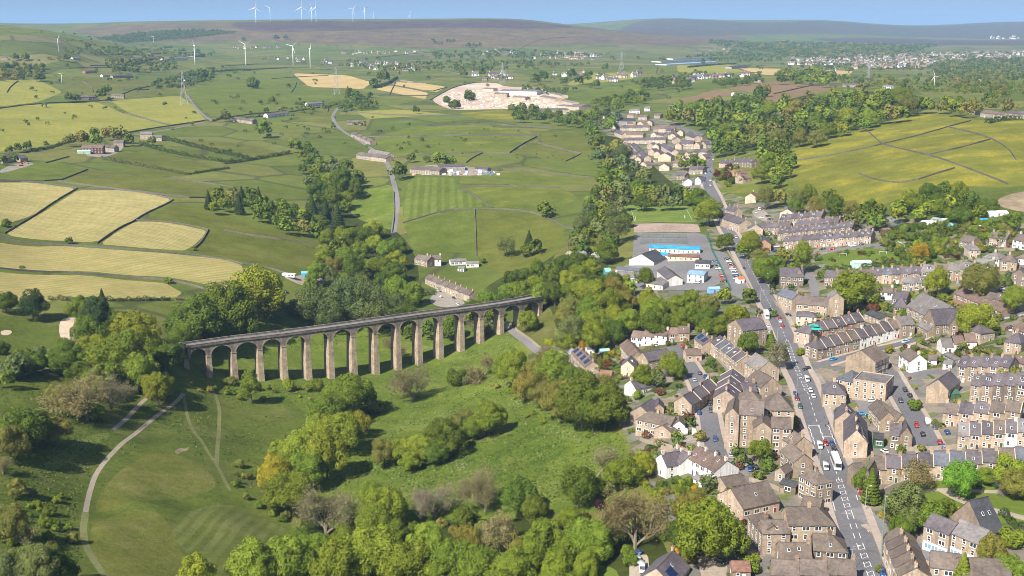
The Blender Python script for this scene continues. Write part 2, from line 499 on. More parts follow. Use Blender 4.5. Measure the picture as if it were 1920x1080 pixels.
G['pitch'] = grass_mat('sports_pitch', (0.100, 0.165, 0.030), (0.145, 0.215, 0.045), None, (math.radians(90), 9.0, (0.165, 0.235, 0.055), 0.6))
G['sand'] = flat_mat('bare_sand', (0.46, 0.36, 0.26), 0.22, 0.2)
G['quarry'] = flat_mat('quarry_floor', (0.41, 0.325, 0.255), 0.30, 0.03, big=0.012)
G['cinder'] = flat_mat('cinder_strip', (0.27, 0.205, 0.165), 0.35, 0.3)
G['soil'] = flat_mat('bare_soil', (0.215, 0.165, 0.105), 0.4, 0.2)
G['tarmac'] = flat_mat('asphalt', (0.122, 0.118, 0.124), 0.30, 0.9, 0.85)
G['tarmac2'] = flat_mat('old_asphalt', (0.160, 0.152, 0.150), 0.30, 0.7, 0.85)
G['lane'] = flat_mat('lane_surface', (0.165, 0.155, 0.155), 0.24, 0.6)
G['gravel'] = flat_mat('gravel_path', (0.285, 0.238, 0.182), 0.25, 0.8)
G['trail'] = flat_mat('worn_trail', (0.150, 0.152, 0.056), 0.3, 0.5)
G['flags'] = flat_mat('paving_flags', (0.330, 0.270, 0.225), 0.22, 0.7)

# ------------------------------------------------------------------ the ground: one sheet, cut along fields and roads
# (name, material, label, picture outline)
REGIONS = [
    ('ground', 'fargreen', None, [(-400, 170), (-400, 46), (2400, 46), (2400, 150), (1500, 128), (1100, 125), (700, 122), (400, 112), (150, 118), (0, 130)]),
    ('moorland', 'moor', 'brown grassy moorland below the ridge', [(120, 53), (230, 46), (430, 41), (640, 39), (960, 37), (1060, 47), (1150, 58), (1330, 63), (1420, 70), (1330, 88), (1180, 84), (1000, 86), (840, 92), (640, 84), (480, 76), (300, 80), (180, 70)]),
    ('moorland', 'heather', 'dark purple heather moor along the skyline ridge', [(430, 41), (640, 39), (960, 37), (1010, 43), (1100, 53), (1000, 57), (800, 51), (640, 58), (500, 61), (440, 54)]),
    ('moorland', 'farmoor', 'blue hazy far moor on the horizon', [(1075, 50), (1180, 42), (1250, 36), (1400, 42), (1540, 39), (1680, 50), (1800, 46), (2300, 44), (2300, 66), (1700, 66), (1400, 62), (1150, 58)]),
    ('moorland', 'heather', 'dark moor strip above the far town', [(1500, 71), (1700, 71), (2200, 72), (2200, 85), (1700, 84), (1560, 78)]),
    ('town_ground', 'garden', None, [(1140, 745), (1165, 800), (1215, 900), (1270, 1000), (1270, 1300), (2200, 1300), (2200, 440), (1800, 425), (1640, 400), (1480, 375), (1385, 372), (1340, 345), (1320, 235), (1170, 212), (1095, 214), (1125, 240), (1160, 275), (1200, 305), (1250, 345), (1305, 360), (1330, 440), (1325, 470), (1150, 500), (1150, 560), (1290, 560), (1300, 600), (1240, 620), (1160, 625), (1100, 640), (1020, 640), (1010, 668), (1080, 705)]),
    ('ground', 'yards', None, [(1470, 620), (1560, 600), (1700, 615), (1690, 650), (1740, 720), (1780, 695), (1990, 690), (1990, 850), (1640, 905), (1590, 900), (1575, 880), (1515, 740)]),
    ('ground', 'yards', None, [(1395, 905), (1470, 905), (1600, 990), (1650, 1120), (1400, 1120), (1400, 1000), (1380, 950)]),
    ('ground', 'yards', None, [(1440, 440), (1640, 430), (1600, 405), (1470, 400)]),
    ('ground', 'golf', None, [(-200, 1300), (-200, 600), (100, 580), (320, 640), (345, 705), (600, 735), (600, 830), (540, 930), (560, 1090), (560, 1300)]),
    ('ground', 'lush', None, [(345, 705), (350, 655), (420, 600), (560, 575), (660, 600), (900, 640), (960, 625), (1000, 665), (960, 720), (1120, 770), (1180, 830), (1190, 960), (1000, 960), (700, 1000), (560, 940), (590, 740)]),
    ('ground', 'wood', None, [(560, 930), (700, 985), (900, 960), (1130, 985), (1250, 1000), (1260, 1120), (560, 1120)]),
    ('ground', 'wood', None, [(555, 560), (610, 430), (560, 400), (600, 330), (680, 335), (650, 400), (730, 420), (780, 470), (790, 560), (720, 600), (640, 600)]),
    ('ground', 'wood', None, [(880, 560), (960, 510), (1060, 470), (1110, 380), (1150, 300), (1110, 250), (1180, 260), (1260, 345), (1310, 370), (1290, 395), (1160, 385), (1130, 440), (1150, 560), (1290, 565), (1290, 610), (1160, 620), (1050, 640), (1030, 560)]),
    ('ground', 'scrub', None, [(1030, 480), (1090, 420), (1130, 380), (1165, 385), (1140, 440), (1120, 500), (1040, 530)]),
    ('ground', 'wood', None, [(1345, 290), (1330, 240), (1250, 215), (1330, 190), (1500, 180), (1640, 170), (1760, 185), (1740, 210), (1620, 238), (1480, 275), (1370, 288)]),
    ('ground', 'scrub', None, [(1020, 560), (980, 600), (960, 625), (1000, 660), (1040, 640), (1040, 590)]),
]
FIELDS = [
    ('field', 'yellow', 'yellow-green field beside the roadside wood', [(-60, 150), (68, 148), (118, 173), (72, 191), (-60, 205)]),
    ('field', 'yellow', 'large ripening yellow field above the brown farm barn', [(-60, 208), (60, 196), (180, 191), (235, 214), (322, 237), (240, 248), (160, 258), (100, 270), (-60, 293)]),
    ('field', 'yellow', 'small yellow field beneath the pylon', [(207, 189), (335, 179), (362, 197), (386, 226), (324, 236), (242, 212)]),
    ('field', 'bright', 'green field sloping below the three turbines', [(350, 170), (420, 135), (545, 138), (570, 165), (690, 170), (640, 190), (520, 205), (400, 222), (370, 195)]),
    ('field', 'olive', 'olive field under the quarry hill', [(120, 140), (240, 150), (345, 150), (330, 176), (205, 186), (120, 172)]),
    ('field', 'olive', 'olive hedged field below the row of bushes', [(355, 262), (450, 268), (520, 285), (560, 292), (520, 296), (470, 300), (400, 285)]),
    ('field', 'butter2', 'narrow yellowish field between two hedges', [(300, 268), (340, 285), (440, 300), (420, 305), (330, 293), (280, 275)]),
    ('field', 'pasture', 'green pasture in front of the brown farm barn', [(200, 292), (280, 282), (420, 318), (330, 332), (240, 318)]),
    ('field', 'olive', 'olive pasture below the long hedge', [(120, 328), (170, 318), (340, 336), (520, 362), (440, 372), (330, 372), (150, 345)]),
    ('field', 'bright', 'green pasture above the hay fields', [(0, 315), (100, 300), (150, 318), (110, 338), (0, 338)]),
    ('hay_field', 'hay', 'mown hay field with the lone bush at its corner', [(-60, 341), (60, 342), (143, 353), (60, 404), (-60, 436)]),
    ('hay_field', 'hay', 'mown hay field of long pale stripes', [(147, 356), (240, 357), (324, 375), (250, 414), (180, 455), (8, 440), (62, 408)]),
    ('hay_field', 'hay', 'small rounded hay field inside a stone wall', [(255, 415), (310, 417), (388, 431), (374, 455), (345, 470), (280, 466), (187, 458)]),
    ('hay_field', 'hay2', 'broad hay field running up to the round bush', [(-60, 445), (120, 461), (250, 471), (420, 486), (453, 497), (459, 520), (430, 544), (390, 534), (310, 519), (160, 508), (-60, 497)]),
    ('hay_field', 'hay2', 'lowest hay field above the golf trees', [(-60, 505), (160, 516), (310, 531), (341, 549), (330, 558), (200, 562), (-60, 562)]),
    ('field', 'pasture', 'green field falling from the hay fields to the wood', [(330, 379), (470, 420), (600, 452), (606, 480), (600, 527), (470, 500), (455, 490), (348, 472), (391, 433), (277, 411)]),
    ('field', 'straw', 'pale straw field on the hillside', [(548, 137), (650, 141), (698, 155), (680, 167), (580, 163)]),
    ('field', 'straw', 'upper pale straw field behind the quarry', [(753, 150), (838, 163), (817, 173), (733, 158)]),
    ('field', 'straw', 'lower pale straw field behind the quarry', [(733, 160), (803, 174), (797, 186), (703, 167)]),
    ('quarry_floor', 'quarry', 'pink sandy floor of the quarry works', [(807, 187), (830, 174), (853, 163), (890, 155), (933, 155), (945, 163), (1003, 163), (1030, 172), (1087, 200), (1073, 205), (1007, 209), (953, 203), (853, 207), (830, 200)]),
    ('field', 'olive', 'olive strip field by the hillside cottages', [(560, 205), (600, 200), (640, 210), (620, 232), (575, 228), (550, 215)]),
    ('field', 'yellow', 'yellowish field under the straw fields', [(665, 209), (745, 205), (855, 216), (760, 219), (690, 223)]),
    ('field', 'butter', 'yellow-flowered strip beside the quarry', [(860, 212), (945, 206), (985, 223), (900, 223)]),
    ('field', 'bright', 'bright pasture behind the riding yard', [(700, 258), (770, 238), (815, 235), (905, 252), (900, 285), (760, 298), (725, 285)]),
    ('field', 'butter2', 'flower-speckled field between two walls', [(815, 235), (905, 232), (990, 250), (1005, 256), (955, 287), (905, 285), (850, 258)]),
    ('field', 'pasture', 'plain pasture above the beck wood', [(990, 245), (1080, 245), (1140, 290), (1150, 310), (1088, 290), (1005, 258)]),
    ('field', 'olive', 'walled field beside the beck wood', [(960, 288), (1008, 258), (1088, 290), (1060, 302)]),
    ('field', 'butter2', 'sunny field beyond the riding yard', [(870, 322), (1000, 320), (1100, 332), (1090, 345), (1000, 348), (860, 345)]),
    ('field', 'striped', 'striped mown pasture beside the lane', [(752, 356), (780, 332), (850, 334), (862, 357), (920, 388), (842, 394), (757, 417)]),
    ('field', 'butter2', 'yellow meadow beyond the striped pasture', [(866, 352), (1050, 352), (1085, 370), (1045, 395), (925, 390)]),
    ('field', 'bright', 'bright pasture above the white bungalows', [(757, 419), (842, 396), (889, 394), (891, 475), (830, 472), (775, 468)]),
    ('field', 'pasture', 'pasture with the dark tree clump', [(892, 394), (1010, 401), (1060, 430), (1030, 480), (960, 520), (893, 478)]),
    ('field', 'lush', 'green pasture across the lane', [(640, 362), (735, 345), (742, 400), (735, 432), (670, 410), (640, 385)]),
    ('meadow', 'butter', 'broad buttercup meadow on the hillside', [(1485, 278), (1620, 242), (1745, 210), (1830, 226), (2050, 236), (2050, 345), (1880, 352), (1780, 347), (1640, 390), (1590, 378), (1480, 345), (1478, 310)]),
    ('meadow', 'butter2', 'buttercup strip beside the terraced houses', [(1348, 352), (1480, 335), (1500, 350), (1420, 362), (1348, 362)]),
    ('field', 'lush', 'grassy clearing among the hillside trees', [(1395, 240), (1440, 236), (1450, 258), (1405, 268)]),
    ('field', 'ploughed', 'brown ploughed field beside the tree clump', [(1363, 165), (1457, 152), (1580, 163), (1540, 172), (1493, 183), (1423, 200), (1380, 197), (1437, 177)]),
    ('field', 'ploughed', 'brown ploughed strip by the far houses', [(1278, 187), (1343, 168), (1390, 174), (1310, 193), (1278, 197)]),
    ('field', 'bright', 'bright field behind the hillside wood', [(1510, 182), (1590, 165), (1640, 170), (1560, 188)]),
    ('field', 'yellow', 'pale yellow field beyond the solar farm', [(1270, 120), (1370, 120), (1400, 138), (1340, 140), (1270, 135)]),
    ('field', 'straw', 'pale field below the far town', [(1382, 127), (1600, 133), (1590, 143), (1420, 140)]),
    ('field', 'bright', 'green field above the hillside estate', [(1060, 180), (1180, 152), (1260, 150), (1250, 165), (1180, 176), (1100, 192)]),
    ('field', 'yellow', 'yellow field beside the far houses', [(1060, 160), (1100, 137), (1180, 136), (1190, 147), (1120, 156)]),
    ('field', 'soil', 'bare brown paddock beside the allotments', [(1868, 366), (2050, 350), (2050, 415), (1872, 394)]),
    ('sports_pitch', 'pitch', 'striped school football pitch', [(1168, 384), (1296, 386), (1308, 417), (1180, 418)]),
    ('sports_strip', 'cinder', 'bare sandy strip behind the school', [(1190, 420), (1309, 420), (1314, 436), (1188, 437)]),
    ('playground', 'tarmac2', 'grey asphalt school playground', [(1189, 438), (1322, 438), (1338, 475), (1352, 530), (1320, 545), (1150, 545), (1145, 515), (1185, 490)]),
    ('car_park', 'tarmac2', 'school car park beside the main road', [(1330, 468), (1362, 474), (1408, 545), (1392, 562), (1372, 552)]),
    ('sports_pitch', 'lawn', 'small village football pitch below the terrace', [(1527, 477), (1640, 463), (1690, 478), (1692, 492), (1545, 501)]),
    ('tennis_court', 'tarmac2', 'fenced court behind the allotments', [(1630, 408), (1672, 404), (1690, 420), (1638, 428)]),
    ('park_lawn', 'lawn', 'park lawn with curving path', [(1650, 930), (1740, 905), (1780, 890), (2020, 880), (2020, 1010), (1870, 975), (1800, 985), (1720, 975)]),
    ('golf_fairway', 'fairway', 'sunlit golf fairway inside the curving path', [(175, 965), (185, 925), (240, 868), (300, 845), (365, 862), (420, 915), (340, 935), (250, 942)]),
    ('golf_fairway', 'fairway', 'lower golf fairway beside the striped green', [(160, 985), (230, 955), (300, 962), (320, 985), (345, 1045), (370, 1100), (180, 1100)]),
    ('golf_green', 'mown', 'diagonally striped golf green', [(310, 975), (400, 942), (470, 955), (560, 1000), (530, 1050), (430, 1085), (345, 1040)]),
    ('golf_green', 'tee', 'pale golf tee above the path', [(60, 880), (110, 850), (170, 815), (210, 810), (195, 830), (150, 850), (110, 880), (70, 892)]),
    ('golf_green', 'tee', 'round golf green near the bunker', [(40, 660), (90, 652), (100, 660), (60, 672)]),
    ('sand_patch', 'sand', 'pinkish sand area behind the golf trees', [(112, 600), (130, 595), (152, 597), (162, 618), (150, 642), (120, 645), (110, 625)]),
    ('bunker', 'sand', 'small golf bunker', [(0, 621), (14, 618), (24, 621), (18, 628), (3, 629)]),
    ('bare_patch', 'soil', 'bare soil scar beside the trails', [(326, 846), (338, 839), (346, 842), (356, 836), (352, 845), (342, 846), (332, 852)]),
    ('yard', 'yard', 'messy yard of the riding stables', [(765, 322), (800, 308), (880, 312), (940, 322), (900, 330), (800, 330)]),
    ('yard', 'yard', 'yard behind the valley terrace', [(820, 545), (850, 552), (880, 570), (830, 578), (800, 565)]),
    ('yard', 'gravel', 'gravel clearing with the white caravan', [(532, 520), (575, 515), (615, 525), (600, 540), (560, 533)]),
    ('yard', 'yard', 'farmyard beside the brown barn', [(150, 290), (200, 278), (235, 270), (225, 285), (195, 296)]),
    ('yard', 'yard', 'pale farmyard by the excavator', [(0, 318), (40, 303), (70, 306), (40, 315), (0, 326)]),
    ('yard', 'tarmac2', 'car park behind the stone apartments', [(1355, 845), (1400, 850), (1425, 880), (1395, 890), (1360, 870)]),
    ('yard', 'yard', 'parking yard of the stone house', [(1268, 800), (1300, 795), (1312, 830), (1285, 832), (1262, 815)]),
    ('yard', 'tarmac2', 'shop car park behind the corner block', [(1600, 745), (1645, 740), (1668, 765), (1660, 790), (1625, 785)]),
    ('yard', 'yard', 'stone yard beside the mill', [(1460, 575), (1488, 570), (1500, 600), (1480, 615)]),
    ('yard', 'yard', 'paved forecourt along the main street', [(1515, 700), (1545, 700), (1590, 820), (1570, 835), (1548, 790)]),
    ('yard', 'gravel', 'drive under the big sycamore', [(1305, 1042), (1340, 1050), (1365, 1062), (1355, 1100), (1320, 1100)]),
    ('yard', 'gravel', 'gravel drive of the solar-roofed house', [(1180, 1040), (1215, 1040), (1220, 1100), (1180, 1100)]),
    ('lawn', 'lawn', 'striped garden lawn beside the solar-roofed house', [(1090, 1060), (1160, 1062), (1160, 1110), (1080, 1110)]),
    ('lawn', 'lawn', 'garden lawn behind the yellow hedge', [(1262, 905), (1290, 905), (1316, 918), (1300, 930), (1265, 925)]),
    ('yard', 'yard', 'parking area beside the dark terraces', [(1405, 395), (1430, 390), (1450, 412), (1425, 415)]),
]
# roads: (name, material, label, width, picture centreline)
ROADS = [
    ('road', 'tarmac', 'main street running through the town', 9.2, [(1660, 1160), (1641, 1100), (1624, 1053), (1594, 970), (1570, 887), (1535, 803), (1510, 720), (1493, 693), (1472, 627), (1438, 560), (1402, 493), (1377, 450), (1360, 425), (1350, 395), (1338, 366), (1327, 348), (1325, 330), (1330, 300), (1337, 275), (1332, 262), (1318, 252)]),
    ('road', 'tarmac', 'main road beyond the hillside estate', 8.0, [(1318, 252), (1290, 243), (1210, 222), (1150, 211), (1100, 204), (1050, 185), (1000, 165)]),
    ('road', 'tarmac', 'side street climbing past the church hall', 7.0, [(1497, 695), (1540, 684), (1580, 672), (1633, 657), (1700, 643), (1763, 620), (1813, 607), (1913, 587), (2010, 570)]),
    ('road', 'tarmac', 'side street lined with parked cars', 7.5, [(1630, 658), (1662, 690), (1678, 722), (1700, 758), (1727, 805), (1748, 848)]),
    ('road', 'tarmac', 'short street below the white bungalow', 6.0, [(1672, 703), (1720, 698), (1785, 697)]),
    ('road', 'tarmac', 'back street beside the apartment block', 7.5, [(1262, 655), (1283, 672), (1300, 700), (1318, 735), (1328, 775), (1335, 820), (1348, 862)]),
    ('road', 'tarmac2', 'branch road at the foot of the main street', 7.5, [(1608, 960), (1640, 975), (1672, 997), (1705, 1018), (1740, 1037), (1800, 1062)]),
    ('road', 'lane', 'lane running under the viaduct', 5.0, [(925, 600), (950, 612), (963, 623), (985, 638), (1008, 657), (1030, 672), (1060, 690)]),
    ('road', 'lane', 'country lane between the striped pasture and wood', 5.0, [(738, 436), (742, 405), (746, 378), (738, 340), (727, 305), (700, 280), (672, 262), (645, 248), (628, 232), (622, 215), (640, 198)]),
    ('road', 'lane', 'farm track below the yellow fields', 4.5, [(350, 178), (365, 200), (388, 222), (400, 226), (370, 231), (330, 240), (290, 247), (250, 253)]),
    ('road', 'tarmac2', 'street past the village football pitch', 6.0, [(1440, 478), (1470, 477), (1530, 472), (1590, 466), (1650, 458)]),
    ('road', 'lane', 'moor road above the quarry', 6.0, [(830, 132), (870, 140), (920, 150), (980, 158)]),
    ('road', 'lane', 'lane behind the mill house', 5.0, [(1505, 575), (1530, 560), (1525, 530), (1515, 510)]),
    ('path', 'gravel', 'curving stone golf path', 1.9, [(345, 738), (330, 754), (290, 781), (250, 816), (210, 850), (180, 885), (166, 928), (160, 962)]),
    ('path', 'gravel', 'second stone golf path beside the trees', 2.0, [(290, 738), (272, 748), (255, 765), (232, 790), (212, 806)]),
    ('path', 'trail', 'worn track below the stone path', 2.4, [(160, 962), (155, 1000), (165, 1035), (200, 1085), (215, 1120)]),
    ('path', 'trail', 'worn grass trail crossing the slope', 1.6, [(345, 742), (352, 790), (385, 840), (405, 868), (418, 895), (430, 918)]),
    ('path', 'trail', 'straight worn trail down the slope', 1.8, [(395, 722), (412, 760), (411, 800), (406, 868)]),
    ('path', 'gravel', 'park path curving across the lawn', 3.0, [(1765, 918), (1808, 942), (1867, 958), (1930, 974), (2000, 990)]),
    ('path', 'gravel', 'park path behind the round tree', 2.5, [(1670, 925), (1720, 922), (1767, 917), (1830, 921), (1920, 925)]),
    ('path', 'gravel', 'valley footpath in front of the golf trees', 1.8, [(0, 706), (40, 703), (90, 690)]),
]


def chaikin(pts, closed, times=1):
    for _ in range(times):
        out = []
        n = len(pts)
        rngk = range(n if closed else n - 1)
        if not closed:
            out.append(pts[0])
        for i in rngk:
            a, b = pts[i], pts[(i + 1) % n]
            out.append((a[0] * .75 + b[0] * .25, a[1] * .75 + b[1] * .25))
            out.append((a[0] * .25 + b[0] * .75, a[1] * .25 + b[1] * .75))
        if not closed:
            out.append(pts[-1])
        pts = out
    return pts


def dense(xy, step=0.02, closed=True):
    """Points of a ground polyline, no more than step * distance apart."""
    out = []
    n = len(xy)
    for i in range(n if closed else n - 1):
        a, b = xy[i], xy[(i + 1) % n]
        L = math.hypot(b[0] - a[0], b[1] - a[1]); m = max(1, int(L / (step * max(160, (a[1] + b[1]) / 2))))
        for k in range(m):
            out.append((a[0] + (b[0] - a[0]) * k / m, a[1] + (b[1] - a[1]) * k / m))
    if not closed:
        out.append(xy[-1])
    return out


def ground_line(uv, smooth=1, step=0.01, closed=False):
    xy = [P(u, v)[:2] for u, v in uv]
    if smooth:
        xy = chaikin(xy, closed, smooth)
    return dense(xy, step, closed)


def offset_line(line, d):
    out = []
    n = len(line)
    for i in range(n):
        a, b = line[max(0, i - 1)], line[min(n - 1, i + 1)]
        dx, dy = b[0] - a[0], b[1] - a[1]
        L = math.hypot(dx, dy) or 1
        out.append((line[i][0] + dy / L * d, line[i][1] - dx / L * d))
    return out


def to_ab(xy):
    a = np.array(xy, float)
    return np.stack([a[:, 0] / a[:, 1], np.log(a[:, 1])], 1)


GROUND_OBJ = {}


def build_ground():
    pts, edges = [], []
    kinds = []                                   # (spec, test function data)
    b = math.log(158)
    row = 0
    while b < math.log(25500):
        st = 0.0125 if b < math.log(1500) else (0.018 if b < math.log(5000) else 0.026)
        amax = 0.62
        na = int(2 * amax / st)
        for k in range(na + 1):
            a = -amax + 2 * amax * (k + (0.5 if row % 2 else 0)) / na
            pts.append((a + rng.uniform(-.2, .2) * st, b + rng.uniform(-.2, .2) * st))
        b += st * 0.9
        row += 1
    pts += [(-0.7, math.log(152)), (0.7, math.log(152)), (-0.7, math.log(25900)), (0.7, math.log(25900))]
    pts += [(sgn * 0.7, bb) for sgn in (-1, 1) for bb in np.linspace(math.log(155), math.log(25000), 60)]

    def add_line(ab, closed):
        base = len(pts)
        pts.extend([tuple(p) for p in ab])
        n = len(ab)
        for i in range(n if closed else n - 1):
            edges.append((base + i, base + (i + 1) % n))

    for spec in REGIONS + FIELDS:
        uv = spec[3]
        xy = [P(u, v)[:2] for u, v in uv]
        if spec in REGIONS or (spec[1] in ('fairway', 'mown', 'tee', 'soil', 'yard', 'lawn', 'quarry') or spec[0] in ('sand_patch', 'bunker')):
            xy = chaikin(xy, True, 2)
        else:
            r = []
            n = len(xy)
            for i in range(n):                    # small rounded corners
                p0, p1, p2 = xy[i - 1], xy[i], xy[(i + 1) % n]
                for (q, t) in ((p0, .08), (p2, .08)):
                    r.append((p1[0] + (q[0] - p1[0]) * t, p1[1] + (q[1] - p1[1]) * t))
            xy = r
        ab = to_ab(dense(xy, 0.014))
        if spec not in REGIONS or True:
            add_line(ab, True)
        kinds.append((spec, 'poly', ab))
    for spec in ROADS:
        line = ground_line(spec[4], 2, 0.008)
        add_line(to_ab(offset_line(line, spec[3] / 2)), False)
        add_line(to_ab(offset_line(line, -spec[3] / 2)), False)
        kinds.append((spec, 'line', np.array(line)))
    co, _, faces, *_ = delaunay_2d_cdt([Vector(p) for p in pts], edges, [], 0, 1e-8)
    ab = np.array([(v.x, v.y) for v in co])
    tri = np.array([f for f in faces if len(f) == 3], np.int32)
    cen = ab[tri].mean(1)
    Y = np.exp(cen[:, 1]); X = cen[:, 0] * Y
    owner = np.full(len(tri), -1)
    for k, (spec, kind, data) in enumerate(kinds):
        if kind == 'poly':
            lo, hi = data.min(0), data.max(0)
            cand = np.nonzero((cen >= lo).all(1) & (cen <= hi).all(1))[0]
            if not len(cand):
                continue
            c = cen[cand]
            inside = np.zeros(len(cand), bool)
            q = np.roll(data, -1, 0)
            for (x0, y0), (x1, y1) in zip(data, q):
                if y0 == y1:
                    continue
                m = ((y0 > c[:, 1]) != (y1 > c[:, 1])) & (c[:, 0] < (x1 - x0) * (c[:, 1] - y0) / (y1 - y0) + x0)
                inside ^= m
            owner[cand[inside]] = k
        else:
            hw = spec[3] / 2
            lo, hi = data.min(0) - hw, data.max(0) + hw
            cand = np.nonzero((X >= lo[0]) & (X <= hi[0]) & (Y >= lo[1]) & (Y <= hi[1]))[0]
            best = np.full(len(cand), 1e9)
            for (x0, y0), (x1, y1) in zip(data[:-1], data[1:]):
                dx, dy = x1 - x0, y1 - y0
                L2 = dx * dx + dy * dy + 1e-9
                t = np.clip(((X[cand] - x0) * dx + (Y[cand] - y0) * dy) / L2, 0, 1)
                best = np.minimum(best, np.hypot(X[cand] - x0 - t * dx, Y[cand] - y0 - t * dy))
            owner[cand[best < hw * 1.001]] = k
    yy = np.exp(ab[:, 1]); xx = ab[:, 0] * yy
    V = np.stack([xx, yy, terrain(xx, yy)], 1)
    nrm = np.zeros_like(V)
    fn = np.cross(V[tri[:, 1]] - V[tri[:, 0]], V[tri[:, 2]] - V[tri[:, 0]])
    for j in range(3):
        np.add.at(nrm, tri[:, j], fn)
    nrm /= np.linalg.norm(nrm, axis=1, keepdims=True) + 1e-12
    # 'ground' regions and everything unclaimed stay one sheet with several materials
    gkeys, gidx = ['fields'], np.zeros(len(tri), int)
    gmask = owner < 0
    for k, (spec, kind, _) in enumerate(kinds):
        if spec[0] in ('ground', 'town_ground'):
            if spec[1] not in gkeys:
                gkeys.append(spec[1])
            gidx[owner == k] = gkeys.index(spec[1])
            gmask |= owner == k

    def emit(name, mask, mats, idx=None):
        t = tri[mask]
        used, inv = np.unique(t, return_inverse=True)
        me = mesh_np(name, V[used], inv.reshape(-1, 3), mats, idx, True)
        me.normals_split_custom_set_from_vertices([tuple(x) for x in nrm[used]])
        return tag(new_obj(name, me), kind='structure')
    g = emit('ground', gmask, [G[k] for k in gkeys], gidx[gmask])
    for k, (spec, kind, _) in enumerate(kinds):
        if spec[0] in ('ground', 'town_ground'):
            continue
        m = owner == k
        if m.sum() == 0:
            continue
        o = emit(spec[0], m, [G[spec[1]]])
        GROUND_OBJ[spec[2]] = o
        if spec[2]:
            o['label'] = spec[2]
    # ground around and behind the camera
    mb = MB()
    gx = np.linspace(-107, 107, 13); gy = np.linspace(-500, 152.5, 9)
    vs = [(float(x), float(y), tz(x, y) - (0.25 if y > 150 else 0)) for y in gy for x in gx]
    mb.add(vs, [(j * 13 + i, j * 13 + i + 1, (j + 1) * 13 + i + 1, (j + 1) * 13 + i) for j in range(8) for i in range(12)])
    tag(new_obj('ground', mb.mesh('near_ground', [G['golf']], True)), kind='structure')


build_ground()

# ------------------------------------------------------------------ foliage
def leaf_mat(name, attr=False, trans=0.22):
    t = NT(name, 0.75, 0.12)
    if attr:
        c = t.n('Attribute', attribute_name='tint').outputs['Color']
    else:
        c = t.n('ObjectInfo').outputs['Color']
    g = t.pos()
    f = t.noise(g, 0.55, 3, 0.6)
    f2 = t.noise(g, 2.3, 2)
    c = t.mix(1.0, c, t.ramp(t.math('ADD', t.math('MULTIPLY', f, 0.6), t.math('MULTIPLY', f2, 0.4)), [(0.34, (0.60, 0.62, 0.66)), (0.66, (1.36, 1.32, 1.16))]), 'MULTIPLY')
    t.base(c)
    tr = t.n('BsdfTranslucent')
    t.lk(c, tr.inputs[0])
    mx = t.n('MixShader')
    mx.inputs[0].default_value = trans
    out = t.t.nodes['Material Output']
    t.lk(t.bsdf.outputs[0], mx.inputs[1]); t.lk(tr.outputs[0], mx.inputs[2]); t.lk(mx.outputs[0], out.inputs[0])
    return t.mat


M_LEAF = leaf_mat('leaf')
M_LEAF_FAR = leaf_mat('leaf_mass', True)
_b = NT('bark', 0.95, 0.1)
_b.base(_b.ramp(_b.noise(_b.obj(), 3.0, 4), [(0.35, (0.075, 0.058, 0.042)), (0.7, (0.170, 0.135, 0.100))]))
M_BARK = _b.mat
_b = NT('twig', 0.95, 0.1)
_b.base(_b.ramp(_b.noise(_b.obj(), 1.5, 3), [(0.35, (0.180, 0.150, 0.105)), (0.7, (0.310, 0.265, 0.200))]))
M_TWIG = _b.mat


def cards(cen, nrm, size, r):
    """Leaf-clump quads: centres, facing directions, sizes -> verts, faces."""
    n = len(cen)
    nrm = nrm / (np.linalg.norm(nrm, axis=1, keepdims=True) + 1e-9)
    ref = r.normal(size=(n, 3))
    a = np.cross(nrm, ref); a /= np.linalg.norm(a, axis=1, keepdims=True) + 1e-9
    b = np.cross(nrm, a)
    s = np.asarray(size).reshape(-1, 1) * 0.5
    asp = r.uniform(0.65, 1.0, (n, 1))
    k = nrm * s * r.uniform(-.35, .35, (n, 1))
    V = np.stack([cen - a * s + k, cen - b * s * asp - k, cen + a * s + k, cen + b * s * asp - k], 1).reshape(-1, 3)
    return V, np.arange(4 * n).reshape(n, 4)


def crown_pts(r, n_blob, n_leaf, asp, low=-0.45, lump=(0.24, 0.40), inner=0.12, taper=0.0):
    """Points and directions of leaf clumps in a lumpy crown, width 1, height asp, centred at 0."""
    d = r.normal(size=(n_blob * 3, 3)); d /= np.linalg.norm(d, axis=1, keepdims=True)
    d = d[d[:, 2] > low][:n_blob]
    k = 1.0 - taper * np.clip(d[:, 2], 0, 1)
    bc = d * r.uniform(0.50, 0.92, (len(d), 1)) * (1 + 0.22 * np.sin(d[:, :1] * 3.1 + r.uniform(0, 6)) * np.cos(d[:, 1:2] * 2.7 + r.uniform(0, 6))) * np.stack([0.5 * k, 0.5 * k, np.full(len(d), 0.5 * asp)], 1)
    br = r.uniform(lump[0], lump[1], len(d)) * 0.5
    which = r.choice(len(d), n_leaf, p=br ** 2 / (br ** 2).sum())
    e = r.normal(size=(n_leaf, 3)); e /= np.linalg.norm(e, axis=1, keepdims=True)
    flip = (e * d[which]).sum(1) < -0.25
    e[flip] *= -1
    pts = bc[which] + e * br[which][:, None] * r.uniform(0.82, 1.06, (n_leaf, 1))
    nr = e + r.normal(size=(n_leaf, 3)) * 0.34 + np.array([0, 0, 0.2])
    ni = int(n_leaf * inner)
    pts[:ni] = r.normal(size=(ni, 3)) * np.array([0.17, 0.17, 0.17 * asp])
    return pts, nr


